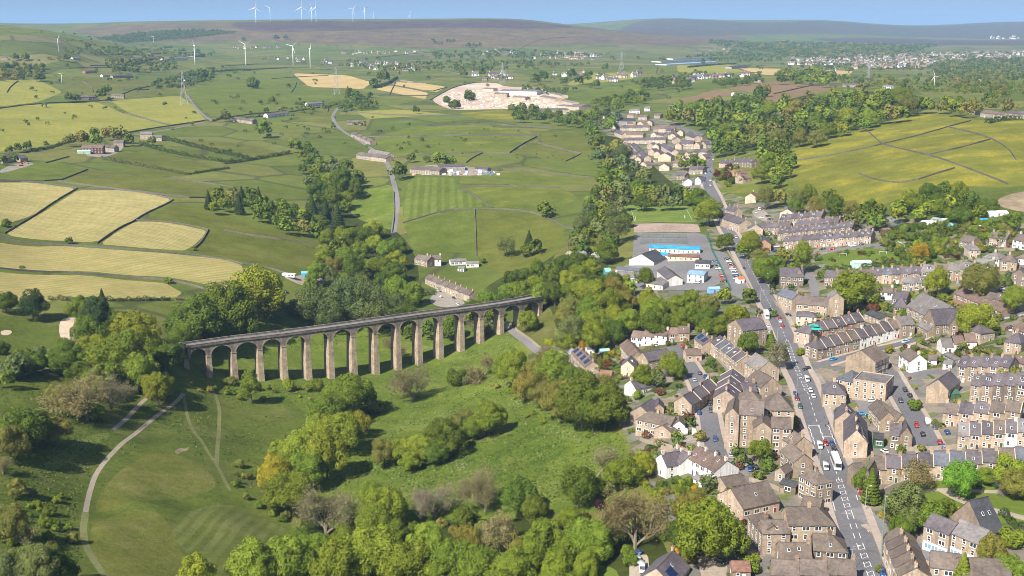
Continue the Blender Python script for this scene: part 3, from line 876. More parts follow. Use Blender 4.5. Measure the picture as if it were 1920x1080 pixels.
def trunk_mesh(name, r, asp, thick=0.028, limbs=7):
    """Tapered trunk with limbs; crown width 1, ground at z = 0, crown centre at z = asp * 0.62."""
    mb = MB()
    zc = asp * 0.62
    p = Vector((0, 0, -0.06)); rad = thick
    for k in range(4):
        q = Vector((r.normal() * .012, r.normal() * .012, zc * (k + 1) / 4))
        mb.tube(p, q, rad * (1.25 if k == 0 else 1), rad * 0.84, 7)
        p, rad = q, rad * 0.84
    for k in range(limbs):
        a = k * 2.4 + r.uniform(0, 1); z0 = zc * r.uniform(.5, .95)
        s = Vector((0, 0, z0)); m = s + Vector((math.cos(a) * .16, math.sin(a) * .16, .12 * asp)); e = m + Vector((math.cos(a + .3) * .17, math.sin(a + .3) * .17, .16 * asp))
        mb.tube(s, m, rad * .8, rad * .45, 5); mb.tube(m, e, rad * .45, rad * .15, 4)
    return mb.mesh(name, [M_BARK], True)


def make_crown(kind, seed):
    r = np.random.default_rng(seed)
    if kind == 'round':
        asp = 0.98
        c, n = crown_pts(r, 58, 11500, asp, lump=(0.17, 0.42))
        sz = r.uniform(0.022, 0.050, len(c))
    elif kind == 'tall':
        asp = 1.45
        c, n = crown_pts(r, 64, 10500, asp, -0.7, (0.17, 0.40), taper=0.35)
        sz = r.uniform(0.025, 0.054, len(c))
    elif kind == 'spire':
        asp = 2.1
        c, n = crown_pts(r, 70, 6500, asp, -0.9, (0.3, 0.45), taper=0.75)
        sz = r.uniform(0.04, 0.075, len(c))
    elif kind == 'bush':
        asp = 0.80
        c, n = crown_pts(r, 26, 2600, asp, -0.2, (0.3, 0.5))
        sz = r.uniform(0.05, 0.10, len(c))
    elif kind == 'airy':
        asp = 1.10
        c, n = crown_pts(r, 60, 5200, asp, -0.5, (0.18, 0.36), 0.22)
        sz = r.uniform(0.024, 0.048, len(c))
    elif kind == 'conifer':
        asp = 1.32
        m = 5600
        h = r.uniform(0, 1, m) ** 0.8; a = r.uniform(0, 2 * math.pi, m)
        tier = np.abs(((h * 11) % 1) - 0.1)
        R = (1 - h) * 0.46 * (0.70 + 0.42 * tier) * r.uniform(.72, 1.04, m) + 0.015
        c = np.stack([R * np.cos(a), R * np.sin(a), (h - 0.5) * asp], 1)
        n = np.stack([np.cos(a), np.sin(a), np.full(m, 0.9)], 1) + r.normal(size=(m, 3)) * .35
        sz = r.uniform(0.045, 0.085, m)
    V, Fc = cards(c, n, sz, r)
    if kind == 'conifer':
        V[:, 2] += asp * 0.5 + 0.10
    else:
        V[:, 2] += asp * 0.62
    if kind == 'bush':
        V[:, 2] -= asp * 0.22
    V[:, 2] = np.maximum(V[:, 2], 0.005)
    return mesh_np('crown', V, Fc, [M_LEAF]), asp


def make_bare(seed):
    """A tree only just in leaf: many twigs and thin foliage."""
    r = np.random.default_rng(seed)
    mb = MB()
    tips = []

    def grow(p, d, L, rad, lev):
        q = p + d * L
        mb.tube(p, q, rad, rad * .7, 5 if lev < 2 else 3)
        if lev >= 1:
            tips.append((p + q) / 2); tips.append(q)
        if lev == 5:
            return
        for k in range(4 if lev == 0 else (3 if lev < 4 else 2)):
            nd = (d + Vector(r.normal(size=3)) * (0.46 if lev else 0.62) + Vector((0, 0, 0.16))).normalized()
            grow(p + d * L * r.uniform(.35, 1.0), nd, L * r.uniform(.70, .88) * (1.25 if lev == 0 else 1), rad * .62, lev + 1)
    grow(Vector((0, 0, -0.05)), Vector((0, 0, 1)), 0.22, 0.022, 0)
    tp = np.array([tuple(t) for t in tips])
    wdt = np.percentile(np.hypot(tp[:, 0], tp[:, 1]), 80) * 2
    mb.v = [(x / wdt, y / wdt, z / wdt) for x, y, z in mb.v]
    tp = tp / wdt
    c = np.repeat(tp, 11, 0) + r.normal(size=(len(tp) * 11, 3)) * 0.05
    V, Fc = cards(c, r.normal(size=c.shape) + np.array([0, 0, .4]), r.uniform(0.014, 0.034, len(c)), r)
    asp = tp[:, 2].max()
    return mb.mesh('branches', [M_TWIG]), mesh_np('crown', V, Fc, [M_LEAF]), asp


PROTO = {}
for kind, seeds in (('round', (1, 2, 3, 4, 14, 15, 16)), ('tall', (5, 6)), ('spire', (7,)), ('bush', (8, 9)), ('airy', (10, 11)), ('conifer', (12, 13))):
    for sd in seeds:
        cr, asp = make_crown(kind, sd)
        tr = trunk_mesh('trunk', np.random.default_rng(sd + 50), asp if kind != 'conifer' else asp * .9, 0.026, 0 if kind == 'conifer' else 7)
        PROTO.setdefault(kind, []).append((tr, cr, asp))
for sd in (21, 22, 23):
    PROTO.setdefault('bare', []).append(make_bare(sd))

LEAFC = {'g': (0.160, 0.212, 0.022), 'd': (0.104, 0.146, 0.018), 'y': (0.215, 0.258, 0.025), 'o': (0.190, 0.188, 0.040), 'G': (0.240, 0.238, 0.024), 'b': (0.135, 0.170, 0.052),
         'k': (0.055, 0.080, 0.020), 'p': (0.060, 0.020, 0.026), 'w': (0.50, 0.50, 0.42), 'n': (0.215, 0.195, 0.090), 'N': (0.240, 0.220, 0.160), 'a': (0.38, 0.24, 0.02), 'r': (0.14, 0.055, 0.03), 'B': (0.140, 0.250, 0.024)}
CNAME = {'g': 'green', 'd': 'dark green', 'y': 'yellow-green', 'o': 'olive', 'G': 'golden', 'b': 'grey-green', 'k': 'blackish green', 'p': 'purple', 'w': 'white-blossomed', 'n': 'brown twiggy', 'N': 'grey bare',
         'a': 'amber', 'r': 'red-leaved', 'B': 'bright green'}
KNAME = {'round': ('broadleaf_tree', 'broad round tree', 'tree'), 'tall': ('broadleaf_tree', 'tall tree', 'tree'), 'spire': ('columnar_tree', 'upright column tree', 'tree'), 'bush': ('shrub', 'bush', 'bush'),
         'airy': ('broadleaf_tree', 'feathery tree', 'tree'), 'conifer': ('conifer_tree', 'conifer', 'tree'), 'bare': ('bare_tree', 'tree still half bare', 'tree')}
KEY = {'R': 'round', 'T': 'tall', 'S': 'spire', 'B': 'bush', 'A': 'airy', 'C': 'conifer', 'N': 'bare'}
TREES = []                                    # (u, v, crown width px, kind, colour key, place)


def trees(place, text):
    for it in text.split(';'):
        it = it.strip()
        if it:
            u, v, w, k = it.split(',')
            TREES.append((float(u), float(v), float(w), KEY[k[0]], k[1], place))


def wood(place, poly, wlo, whi, mix, dens=1.0, seed=0, edge=0.0):
    """Trees scattered over a picture outline; mix is a string such as 'Rg Rd Ay'."""
    r = random.Random(seed * 977 + len(poly))
    us = [p[0] for p in poly]; vs = [p[1] for p in poly]
    area = abs(sum(poly[i - 1][0] * poly[i][1] - poly[i][0] * poly[i - 1][1] for i in range(len(poly)))) / 2
    ks = mix.split()
    got = []
    target = int(dens * area / ((wlo + whi) / 2) ** 2 * 2.0)
    for _ in range(target * 14):
        if len(got) >= target:
            break
        u, v = r.uniform(min(us), max(us)), r.uniform(min(vs), max(vs))
        ins = False
        for i in range(len(poly)):
            (x0, y0), (x1, y1) = poly[i - 1], poly[i]
            if (y0 > v) != (y1 > v) and u < (x1 - x0) * (v - y0) / (y1 - y0) + x0:
                ins = not ins
        if not ins:
            continue
        w = r.uniform(wlo, whi)
        if any(abs(u - a) < 0.60 * (w + b) / 2 and abs(v - c) < 0.42 * (w + b) / 2 for a, c, b in got):
            continue
        got.append((u, v, w))
        k = r.choice(ks)
        TREES.append((u, v, w, KEY[k[0]], k[1], place))


trees('beside the golf course', '10,565,38,Rd;60,568,55,Rk;150,578,45,Rg;182,592,58,Rk;192,570,34,Ck;224,606,48,Rd;206,596,40,Td;30,690,60,Bb;62,682,50,Bd;90,676,30,Bg')
trees('at the golf course end of the viaduct', '170,632,70,Rd;245,628,90,Ry;190,672,85,Rg;130,670,70,Rd;240,668,80,Rg;281,660,50,RG;313,664,66,Rd;255,698,70,Ry;302,716,45,Rg;212,690,60,Ry;150,700,50,Rd;338,640,46,Rd')
trees('beside the golf path', '160,742,96,Nn;205,740,66,Nn;115,745,50,Ao;40,800,82,Rd;18,832,62,Ro;66,802,60,Rd;102,806,52,Ro;4,872,34,Nn;31,915,34,Ro;30,985,78,Nn;12,985,60,Ro;60,1060,84,Rb;112,1062,64,Rd;14,1072,62,Rb;130,770,44,Bd;180,775,40,Bg')
trees('beside the mown golf green', '365,1070,66,Ry;470,1056,84,Ry;540,1048,92,Ry;592,1036,70,Rg;622,1062,84,Ry')
trees('behind the golf end of the viaduct', '368,598,92,Rd;430,576,92,Rd;482,550,86,Ry;398,622,62,Rd;450,602,62,Rd;343,628,52,Rg;506,562,52,Rd;455,614,36,Rg;330,604,40,Rd')
trees('in the hay field hedge', '470,512,22,Bd;315,527,14,Bg;128,453,14,Bd;365,467,9,Bd;12,420,17,Bd;42,503,10,Bd;404,550,14,Bd')
trees('behind the middle of the viaduct', '590,570,72,Ab;645,562,80,Ab;690,566,76,Ab;704,592,60,Ab;556,578,40,Bb;620,590,56,Ab;742,590,40,Ad;770,576,34,Ad')
trees('seen through the viaduct arches', '735,648,36,Nn;768,622,26,Rd;806,620,30,Rd;846,616,38,Rd;926,592,28,Rd;896,612,42,Nn;990,600,40,Rg;950,612,20,Bw;460,575,20,Rr')
trees('in front of the viaduct', '470,716,34,Sy;506,706,14,Bg;542,722,26,Bg;591,725,30,Bg;614,737,26,Bg;640,748,52,By;775,722,62,Nn;855,711,40,Bd;906,682,64,Nn;700,765,30,Bo;436,716,20,Bo')
trees('in the row along the beck', '655,738,78,Rg;618,772,72,Rg;642,812,72,Ry;662,792,52,RG;600,802,62,Ry;560,842,72,Ry;612,852,82,Ry;545,916,88,Rg;518,892,62,RG;572,882,62,Rg;684,742,44,Rd;526,852,52,Ry;586,830,50,Rg;640,770,56,Ry')
trees('in the row across the meadow', '720,846,52,Ro;752,846,46,Ry;790,840,52,Ry;836,816,76,Rd;872,786,48,Ao;918,780,66,Ry;816,850,42,Rd;886,802,42,Rg;856,800,50,Ro;770,862,40,Rg')
trees('on the bank by the viaduct lane', '960,692,60,Ry;1002,702,60,Ro;1042,690,62,Ry;984,722,52,Ro;1020,738,52,Ro;1052,746,70,Ro;1092,750,92,Rd;1136,762,82,Rd;1030,672,52,Ao;1076,722,62,Rg;1112,778,62,Rd;1132,722,42,Ao;940,686,36,Ry;1060,770,40,Ro')
trees('in the wood at the foot of the meadow', '722,946,84,Ry;702,982,66,Ry;698,928,52,Ry;816,942,66,NN;910,922,78,Nn;976,930,76,Rd;1002,952,54,Rd;1086,910,78,Rd;872,972,42,Bd;936,1000,66,An;1020,1022,86,Rg;1110,1010,86,Rg;1152,1000,52,Ab;1192,978,108,Nn;1130,862,84,Nn;1206,872,46,Ry;1166,884,62,Rg;1120,912,42,Rd;800,1012,72,Ry;702,1040,96,Ry;762,1052,92,Rg;852,1052,82,Ry;902,1060,82,Rg;962,1066,82,Ry;652,1056,80,Ry;1042,1072,72,Ry;982,1036,62,Ao;1070,972,42,Rg;1126,948,24,Bp;1162,956,24,BG;610,962,90,Nn;826,1076,62,Rg;740,1000,60,Rg;880,1018,60,Ao;1062,1036,56,Rg;1100,1062,54,Rg;650,1010,60,Rg;560,1010,40,Ry')
trees('above the solar-roofed house', '1326,992,112,Rg;1284,1004,66,Rd;1364,1012,76,Ry;1340,962,66,Ry;1292,948,54,Ro;1308,932,42,Ao;1300,1025,26,Cb;1286,1046,30,Bo;1184,1052,26,Bd;1276,1032,22,Ba')
trees('beside the stone cottages', '1408,1062,36,Bg;1414,1046,20,Bg;1424,843,40,Rg;1312,816,20,Ao;1330,902,30,Ab;1240,912,22,Bd;1302,918,16,Ba;1252,922,18,Bo;1290,900,16,Bg;1438,876,20,Bg;1650,1068,16,Bg')
trees('in the park', '1802,898,64,RB;1850,890,34,Rg;1634,916,46,Cd;1618,900,38,Rg;1718,888,56,An;1700,950,78,Rb;1742,966,62,Rg;1772,962,50,Rd;1672,962,36,Ao;1692,990,46,Rg;1895,880,62,Ry;1904,908,52,Ro;1876,906,30,NN;1655,966,16,Ba;1804,958,16,Ba;1640,940,22,Bd')
trees('near the shop-fronted block', '1860,1034,56,Ro;1902,1010,46,Bg;1892,1062,54,Rg;1806,1076,58,Cy;1880,1000,30,Bg;1845,1062,36,Rg')
trees('among the town gardens', '1600,540,74,Rg;1758,528,50,Ry;1840,524,68,Ro;1828,594,70,Ry;1906,560,46,Ry;1505,482,36,Tg;1403,641,40,Rd;1446,640,26,Cd;1458,664,44,An;1255,682,42,Rg;1205,706,42,Rg;1272,694,34,Rg;1668,656,18,BG;1234,712,26,Ab;1148,664,14,Ba;1165,662,16,BG;1092,647,14,Sa;1128,668,14,Bp;1140,682,16,Br;1120,690,22,Bd;1110,712,20,Bd;1195,742,20,Bg;1726,640,16,Bg;1872,594,12,By;1735,686,14,Bg;1640,580,22,Br;1655,575,22,By;1690,588,20,Bg;1888,700,40,By;1905,720,30,Bd;1800,760,26,Bg;1718,760,26,Bg;1728,842,14,Bg;1690,844,18,Bd;1655,776,22,Bg;1640,790,16,By;1452,590,14,Bg;1546,518,22,Rd;1330,600,24,Rd;1745,522,14,Bd;1840,470,14,BG;1796,484,10,Bp;1726,470,34,Aa;1760,468,18,BG;1505,585,12,Bg;1700,600,14,Bo;1775,640,12,Bg;1560,640,10,Bg;1500,660,18,Bg;1570,770,10,Bo')
trees('along the main road by the school', '1360,452,32,Rd;1408,458,42,Ry;1424,482,42,Ao;1432,502,46,Rg;1456,492,32,Rg;1448,516,32,Rd;1356,556,26,Ry;1405,554,26,Rd;1395,470,26,Rg;1470,478,28,Ao;1470,520,26,Bd;1490,502,24,Rd')
trees('behind the school', '1140,470,42,Rd;1160,428,44,Ab;1152,404,36,Ab;1330,394,50,Rg;1310,374,36,Rg;1172,412,28,Rd;1155,388,16,Bw;1160,396,14,Bw;1100,472,16,Bw;1092,488,14,Bw;1170,528,22,Ry;1208,522,32,Rd;1180,540,26,Ry;1150,528,34,Rd;1145,450,26,Rd')
trees('in the walled pastures', '1022,392,28,Rd;950,460,32,Ab;992,450,22,Ck;1002,462,26,Rd;985,470,20,Rd;905,490,12,Bd;493,242,28,Rg;422,217,20,Ro;510,188,12,Rd;475,157,26,Bd;748,320,30,Rd;770,296,16,Rd;800,300,14,Bd;825,300,26,Rg;845,302,18,Rg;870,262,9,Bd;780,206,13,Rd;685,203,9,Bd;1040,255,6,Bd;656,170,10,Rd;1633,395,14,Bg')
trees('around the brown farm barn', '17,281,13,Rd;34,277,15,Rd;50,274,16,Rd;87,270,10,Rd;130,263,20,Ro;155,259,24,Ro;180,262,22,Rg;203,250,22,Ro;222,252,28,Ro;240,262,20,Rd;285,264,15,Rd;176,248,16,Rg;130,183,16,Rd;190,176,20,Rd;200,168,16,Rd;145,184,14,Rd;5,300,16,Rd;28,297,14,Rd;360,231,7,Rd')
trees('on the far hillside', '72,144,14,Rd;110,108,8,Rd;165,85,10,Rd;124,108,12,Rd;30,107,12,Rd;48,107,14,Rd;380,140,20,Rd;395,135,16,Rd;180,130,6,Rd;540,160,8,Rd;720,143,22,Rd;700,155,16,Rd;652,170,14,Cd;668,178,16,Rd;826,80,6,Rd;812,74,6,Rd;878,84,9,Rd;890,84,9,Rd;899,83,8,Rd;841,76,7,Rd;850,76,7,Rd;816,78,6,Rd;457,72,7,Rd;518,70,9,Rd;535,69,8,Rd;870,137,14,Rd;905,135,14,Rd;940,145,12,Rd;1004,148,20,Rd;1020,143,18,Rd;1072,138,18,Rd;1085,150,16,Rd;1100,145,20,Rd;1058,152,14,Rd;1118,158,14,Rd;1135,126,12,Rd;1130,141,9,Rd;1425,176,26,Rd;1435,170,20,Ro;1390,195,16,Ra;1342,193,14,Cd;1402,202,12,Rd')
wood('in the golf course rough', [(0, 640), (110, 655), (100, 700), (0, 720)], 20, 34, 'Bd Bg Bb Rd', 0.5, 41)
wood('below the pinkish sand patch', [(90, 640), (160, 650), (340, 670), (345, 720), (250, 735), (130, 720)], 44, 66, 'Rd Rg Ry Ro', 0.6, 42)
wood('in the wood beyond the viaduct', [(560, 600), (615, 440), (640, 425), (700, 430), (755, 460), (760, 520), (790, 550), (720, 595)], 30, 48, 'Rg Ad Rb Rd Rg Ao Ry', 1.15, 1)
wood('in the wood beyond the viaduct', [(590, 420), (565, 400), (590, 345), (640, 325), (672, 335), (660, 380), (625, 420)], 26, 38, 'Rd Rg Ad Td Ck', 1.15, 2)
wood('in the long copse below the olive pasture', [(372, 372), (450, 355), (560, 392), (605, 425), (600, 442), (470, 402), (390, 388)], 20, 30, 'Rd Ck Ao Rg Td', 1.1, 3)
wood('in the dingle above the beck', [(540, 268), (575, 275), (600, 290), (665, 310), (675, 335), (590, 350), (560, 330), (575, 300)], 16, 26, 'Rd Rg Ad Rb', 0.9, 4)
wood('on the bank beyond the viaduct', [(830, 600), (900, 548), (1000, 502), (1060, 478), (1110, 498), (1130, 522), (1050, 560), (900, 590)], 30, 42, 'Rd Rg Ad Ry Rd', 1.2, 5)
wood('on the bank above the viaduct lane', [(1040, 600), (1060, 560), (1150, 528), (1180, 548), (1290, 552), (1340, 575), (1400, 590), (1405, 606), (1330, 622), (1240, 612), (1170, 618), (1100, 640), (1050, 640)], 36, 56, 'Rg Ry Ro Ab Ry Rd', 1.35, 6)
wood('in the beck wood', [(1060, 470), (1095, 405), (1130, 340), (1115, 262), (1160, 275), (1220, 335), (1310, 368), (1300, 388), (1165, 382), (1125, 420), (1090, 478)], 22, 34, 'Rg Rd Ab Ao Rb', 1.3, 7)
wood('on the scrubby slope by the school', [(1050, 500), (1110, 430), (1150, 385), (1168, 400), (1130, 450), (1110, 505)], 12, 24, 'Bg Bo Bd Bw Rd', 0.9, 8)
wood('below the quarry works', [(955, 205), (990, 195), (1010, 208), (1080, 215), (1120, 235), (1110, 245), (1040, 225), (975, 222)], 14, 20, 'Rd Ab Rd', 1.2, 9)
wood('in the beck wood beside the estate', [(1080, 215), (1125, 205), (1160, 215), (1150, 240), (1110, 250), (1140, 280), (1110, 270)], 16, 24, 'Rd Ab Rg', 1.3, 10)
wood('in the hillside wood', [(1345, 284), (1335, 245), (1240, 212), (1330, 190), (1490, 190), (1560, 180), (1640, 170), (1755, 192), (1700, 212), (1560, 252), (1480, 274)], 22, 34, 'Rg Ry Rd Ro Rg', 1.35, 11)
wood('at the corner of the yellow meadow', [(1425, 335), (1430, 290), (1450, 275), (1485, 290), (1482, 330), (1460, 345)], 22, 32, 'Rg Ry Rd', 1.2, 12)
wood('behind the dark terraces', [(1430, 372), (1480, 355), (1580, 372), (1650, 395), (1640, 425), (1600, 418), (1545, 392), (1470, 385)], 24, 36, 'Rg Rd Ao Rd', 1.1, 13)
wood('above the allotments', [(1665, 385), (1690, 370), (1780, 352), (1862, 372), (1850, 402), (1740, 408), (1680, 410)], 24, 40, 'Rd Rg Rd Ry', 1.3, 14)
wood('in the clump by the ploughed field', [(1458, 140), (1480, 132), (1560, 136), (1570, 150), (1540, 158), (1465, 152)], 14, 20, 'Rd Rg', 1.6, 15)
wood('on the skyline behind the yellow meadow', [(1765, 195), (1790, 185), (1870, 180), (1900, 200), (1850, 206), (1770, 212)], 18, 28, 'Ro Rd Rg', 1.1, 16)
wood('in the allotments', [(1650, 452), (1700, 425), (1820, 402), (1872, 420), (1900, 440), (1850, 452), (1790, 478), (1700, 490)], 9, 20, 'Bg Bd By Bo Bd Rd', 1.0, 17)
wood('beside the village football pitch', [(1690, 495), (1660, 500), (1560, 505), (1540, 512), (1700, 512), (1760, 480), (1720, 470)], 14, 24, 'Bd Ao Bg Bd', 1.0, 18)
wood('in the gardens below the white row', [(1080, 660), (1170, 660), (1150, 640), (1180, 700), (1150, 720), (1110, 680)], 9, 16, 'Bg Bo By Br Bd', 0.6, 19)
wood('on the meadow edge behind the stone house', [(1060, 640), (1110, 645), (1160, 625), (1170, 640), (1100, 660)], 16, 28, 'Rg Bd Ao', 0.9, 20)
wood('in the gardens beside the white gables', [(1225, 900), (1330, 910), (1320, 950), (1270, 960), (1240, 930)], 10, 20, 'Bg Bo By Bd', 0.6, 21)
wood('in the gardens above the church hall', [(1660, 560), (1700, 555), (1780, 580), (1790, 560), (1740, 545)], 9, 16, 'Bg Bo By Bd', 0.7, 22)
wood('in the gardens around the white bungalows', [(1690, 650), (1790, 660), (1850, 655), (1880, 660), (1860, 690), (1790, 680), (1700, 690)], 7, 13, 'Bg Bo By Bd Br', 0.5, 23)
wood('in the gardens by the hillside houses', [(1780, 455), (1900, 400), (1930, 440), (1850, 470)], 12, 22, 'Bg Rd Bo Bd', 0.7, 24)
wood('in the estate gardens', [(1270, 292), (1310, 290), (1325, 305), (1300, 315), (1275, 318)], 14, 22, 'Rg Ao Rd', 1.0, 25)
wood('beside the hillside cottages', [(1345, 320), (1380, 310), (1400, 335), (1370, 348), (1345, 350)], 9, 16, 'Bg Bd Rr', 0.7, 26)
wood('on the grassy valley side', [(900, 690), (990, 750), (1080, 790), (1150, 800), (1120, 830), (980, 780)], 8, 16, 'Bg Bo', 0.10, 27)
wood('in the rough below the viaduct', [(350, 715), (600, 725), (590, 760), (480, 750), (370, 740)], 7, 14, 'Bo Bg', 0.16, 28)
wood('in the rough above the beck row', [(440, 860), (530, 930), (550, 990), (470, 940), (430, 900)], 9, 18, 'Bo Bd Bg', 0.35, 29)
wood('in the golf rough', [(0, 900), (120, 930), (140, 1010), (100, 1040), (0, 1020)], 10, 24, 'Bg Bd Bo', 0.30, 30)
wood('under the meadow wood', [(600, 960), (760, 985), (900, 960), (1110, 960), (1240, 985), (1240, 1040), (700, 1060), (600, 1040)], 18, 34, 'Bg Bd Bo', 0.16, 31)
wood('in the lane-side bushes', [(1020, 640), (1080, 635), (1090, 655), (1030, 660), (1000, 640)], 10, 20, 'Bg Bd By', 0.6, 32)

# far hedgerow trees, shelter belts and far woods
for poly, lo, hi, mix, dn, sd in [
    ([(190, 112), (330, 108), (330, 128), (240, 135), (200, 130)], 6, 11, 'Rd Rd Ro', 0.7, 51),
    ([(270, 160), (330, 142), (400, 130), (395, 150), (330, 166)], 7, 13, 'Rd Rd', 0.9, 52),
    ([(-20, 124), (80, 122), (78, 146), (-20, 148)], 10, 16, 'Rd Ro', 1.3, 53),
    ([(180, 72), (240, 64), (300, 58), (370, 56), (440, 60), (340, 72), (230, 80)], 3.2, 5, 'Cd Cd Rd', 1.1, 54),
    ([(640, 121), (820, 114), (1000, 113), (1120, 121), (900, 129), (700, 129)], 5, 9, 'Rd Rd Ro', 0.55, 55),
    ([(800, 98), (960, 92), (1130, 102), (1000, 108), (820, 106)], 5, 8, 'Rd Rd', 0.5, 56),
    ([(1340, 82), (1480, 78), (1760, 84), (1700, 98), (1560, 108), (1500, 106), (1440, 95)], 4, 8, 'Rd Rd Ro', 1.3, 57),
    ([(1330, 74), (1420, 79), (1500, 84), (1440, 84), (1330, 80)], 3.5, 6, 'Rd', 0.9, 58),
    ([(1760, 116), (1930, 108), (1930, 150), (1750, 148)], 5, 10, 'Rd Rd Ro', 0.9, 59),
    ([(1560, 140), (1750, 150), (1930, 155), (1930, 178), (1740, 170), (1580, 158)], 7, 13, 'Rd Rg Ro', 0.7, 60),
    ([(1205, 150), (1290, 145), (1290, 162), (1210, 165)], 9, 14, 'Rd Rd', 1.0, 61),
    ([(1340, 152), (1420, 140), (1430, 150), (1350, 163)], 7, 12, 'Rd', 1.0, 62),
    ([(1110, 190), (1210, 170), (1215, 185), (1150, 205)], 10, 16, 'Rd Rg', 1.3, 63),
    ([(950, 160), (1060, 165), (1060, 178), (1000, 172)], 5, 9, 'Rd', 0.5, 64),
    ([(630, 190), (700, 175), (710, 200), (640, 210)], 6, 11, 'Rd Rd', 0.7, 65),
    ([(480, 210), (560, 195), (600, 190), (640, 195), (560, 210)], 5, 10, 'Rd Bd', 0.4, 66),
    ([(1380, 92), (1480, 105), (1440, 115), (1280, 112), (1300, 105)], 3.5, 6, 'Rd', 0.5, 67),
    ([(60, 52), (200, 70), (330, 92), (300, 100), (120, 90)], 3, 6, 'Bd Bo', 0.05, 68),
    ([(820, 220), (1080, 240), (1120, 300), (960, 300), (820, 300)], 2.5, 4, 'Bd', 0.01, 69),
    ([(1500, 100), (1900, 96), (1900, 130), (1520, 130)], 3, 5, 'Rd', 0.35, 70),
    ([(100, 88), (330, 88), (420, 98), (340, 108), (130, 100)], 4, 7, 'Rd Bd', 0.3, 71),
    ([(1180, 150), (1320, 130), (1340, 140), (1200, 165)], 4, 7, 'Rd', 0.4, 72),
    ([(0, 100), (400, 105), (800, 100), (1300, 105), (1300, 200), (820, 150), (560, 200), (300, 180), (0, 260)], 4, 8, 'Rd Bd Ro', 0.022, 73),
    ([(300, 180), (560, 200), (800, 230), (820, 300), (600, 260), (420, 300), (300, 260)], 4, 8, 'Rd Bd', 0.03, 74),
    ([(1300, 100), (1930, 105), (1930, 180), (1300, 150)], 4, 8, 'Rd Rd', 0.06, 75)]:
    wood('far', poly, lo, hi, mix, dn, sd)

trees('inside the quarry', '838,187,16,Bd;880,181,22,Bd;852,197,20,Bd')
_r = random.Random(4)
for _i, _t in enumerate(TREES):
    if _t[4] == 'y' and (_t[5].startswith('in the wood at the foot') or _t[5].startswith('on the bank')) and _r.random() < .5:
        TREES[_i] = (*_t[:4], 'g', _t[5])


def plant_trees():
    LIMIT = {'broadleaf_tree': 300, 'shrub': 230, 'conifer_tree': 60, 'bare_tree': 60, 'columnar_tree': 20}
    order = sorted(range(len(TREES)), key=lambda i: -TREES[i][2])
    made = {}
    mass_v, mass_c, mass_n = [], [], 0
    far_r = np.random.default_rng(5)
    lod = []
    for sd in range(6):
        r = np.random.default_rng(300 + sd)
        c, n = crown_pts(r, 22, 330, 0.98, -0.3, (0.34, 0.5), 0.05)
        V, Fc = cards(c, n, r.uniform(0.13, 0.22, len(c)), r)
        V[:, 2] = np.maximum(V[:, 2] + 0.60, 0.0)
        lod.append(V)
    small = []
    for sd in range(4):
        r = np.random.default_rng(400 + sd)
        c, n = crown_pts(r, 14, 60, 0.9, -0.2, (0.4, 0.6), 0.0)
        V, Fc = cards(c, n, r.uniform(0.30, 0.45, len(c)), r)
        V[:, 2] = np.maximum(V[:, 2] + 0.5, 0.0)
        small.append(V)
    for i in order:
        u, v, w, kind, ck, place = TREES[i]
        name, form, cat = KNAME[kind]
        r = random.Random(i * 31 + 5)
        protos = PROTO[kind]
        pr = protos[r.randrange(len(protos))]
        asp = pr[2]
        x, y, z = P(u, v)
        for _ in range(4):
            W = w / pxm(x, y, z)
            if kind == 'bush':
                hc = asp * 0.40 * W
            elif kind == 'conifer':
                hc = asp * .5 * W
            elif kind == 'bare':
                hc = asp * .55 * W
            else:
                hc = asp * 0.62 * W
            x, y, z = P(u, v, hc)
        W = w / pxm(x, y, z)
        col = LEAFC[ck]
        j = r.uniform(.82, 1.18); h = r.uniform(-.12, .12)
        col = (col[0] * j * (1 + h), col[1] * j, col[2] * j * (1 - h))
        if place != 'far' and w >= 11 and made.get(name, 0) < LIMIT[name]:
            made[name] = made.get(name, 0) + 1
            root = new_obj(name, None, None, (x, y, z - 0.02 * W), r.uniform(0, 6.28))
            root.scale = (W * r.uniform(.9, 1.12), W * r.uniform(.9, 1.12), W * r.uniform(.88, 1.1))
            root.empty_display_size = 0.1
            if kind == 'bare':
                root.scale = [q * 1.12 for q in root.scale]
            pn = ('trunk', 'crown')
            for part, me in zip(pn, (pr[0], pr[1])):
                o = new_obj(part, me, root)
                o.color = (*col, 1)
            lab = f'{CNAME[ck]} {form} {place}' if kind not in ('bare',) else f'{"grey" if ck == "N" else "brown"} {form} {place}'
            tag(root, lab, cat, f'{cat}s {place}', at=(x, y))
        else:
            base = lod if w > 9 else small
            Vt = base[r.randrange(len(base))]
            a = r.uniform(0, 6.28)
            ca_, sa_ = math.cos(a), math.sin(a)
            hz = 1.35 if kind in ('tall', 'conifer') else (0.75 if kind == 'bush' else 1.0)
            Q = np.stack([Vt[:, 0] * ca_ - Vt[:, 1] * sa_, Vt[:, 0] * sa_ + Vt[:, 1] * ca_, Vt[:, 2] * hz], 1) * W + np.array([x, y, z])
            mass_v.append(Q); mass_c.append(np.tile(np.array([*col, 1.0]), (len(Q), 1)))
            mass_n += 1
    V = np.concatenate(mass_v); C = np.concatenate(mass_c)
    me = mesh_np('woodland', V, np.arange(len(V)).reshape(-1, 4), [M_LEAF_FAR])
    at = me.color_attributes.new('tint', 'FLOAT_COLOR', 'POINT')
    at.data.foreach_set('color', C.astype(np.float32).ravel())
    o = tag(new_obj('woodland', me), 'far woods, shelter belts and hedgerow trees on the hills', 'trees', kind='stuff')
    print('TREES', made, 'mass', mass_n, 'quads', len(V) // 4)


plant_trees()

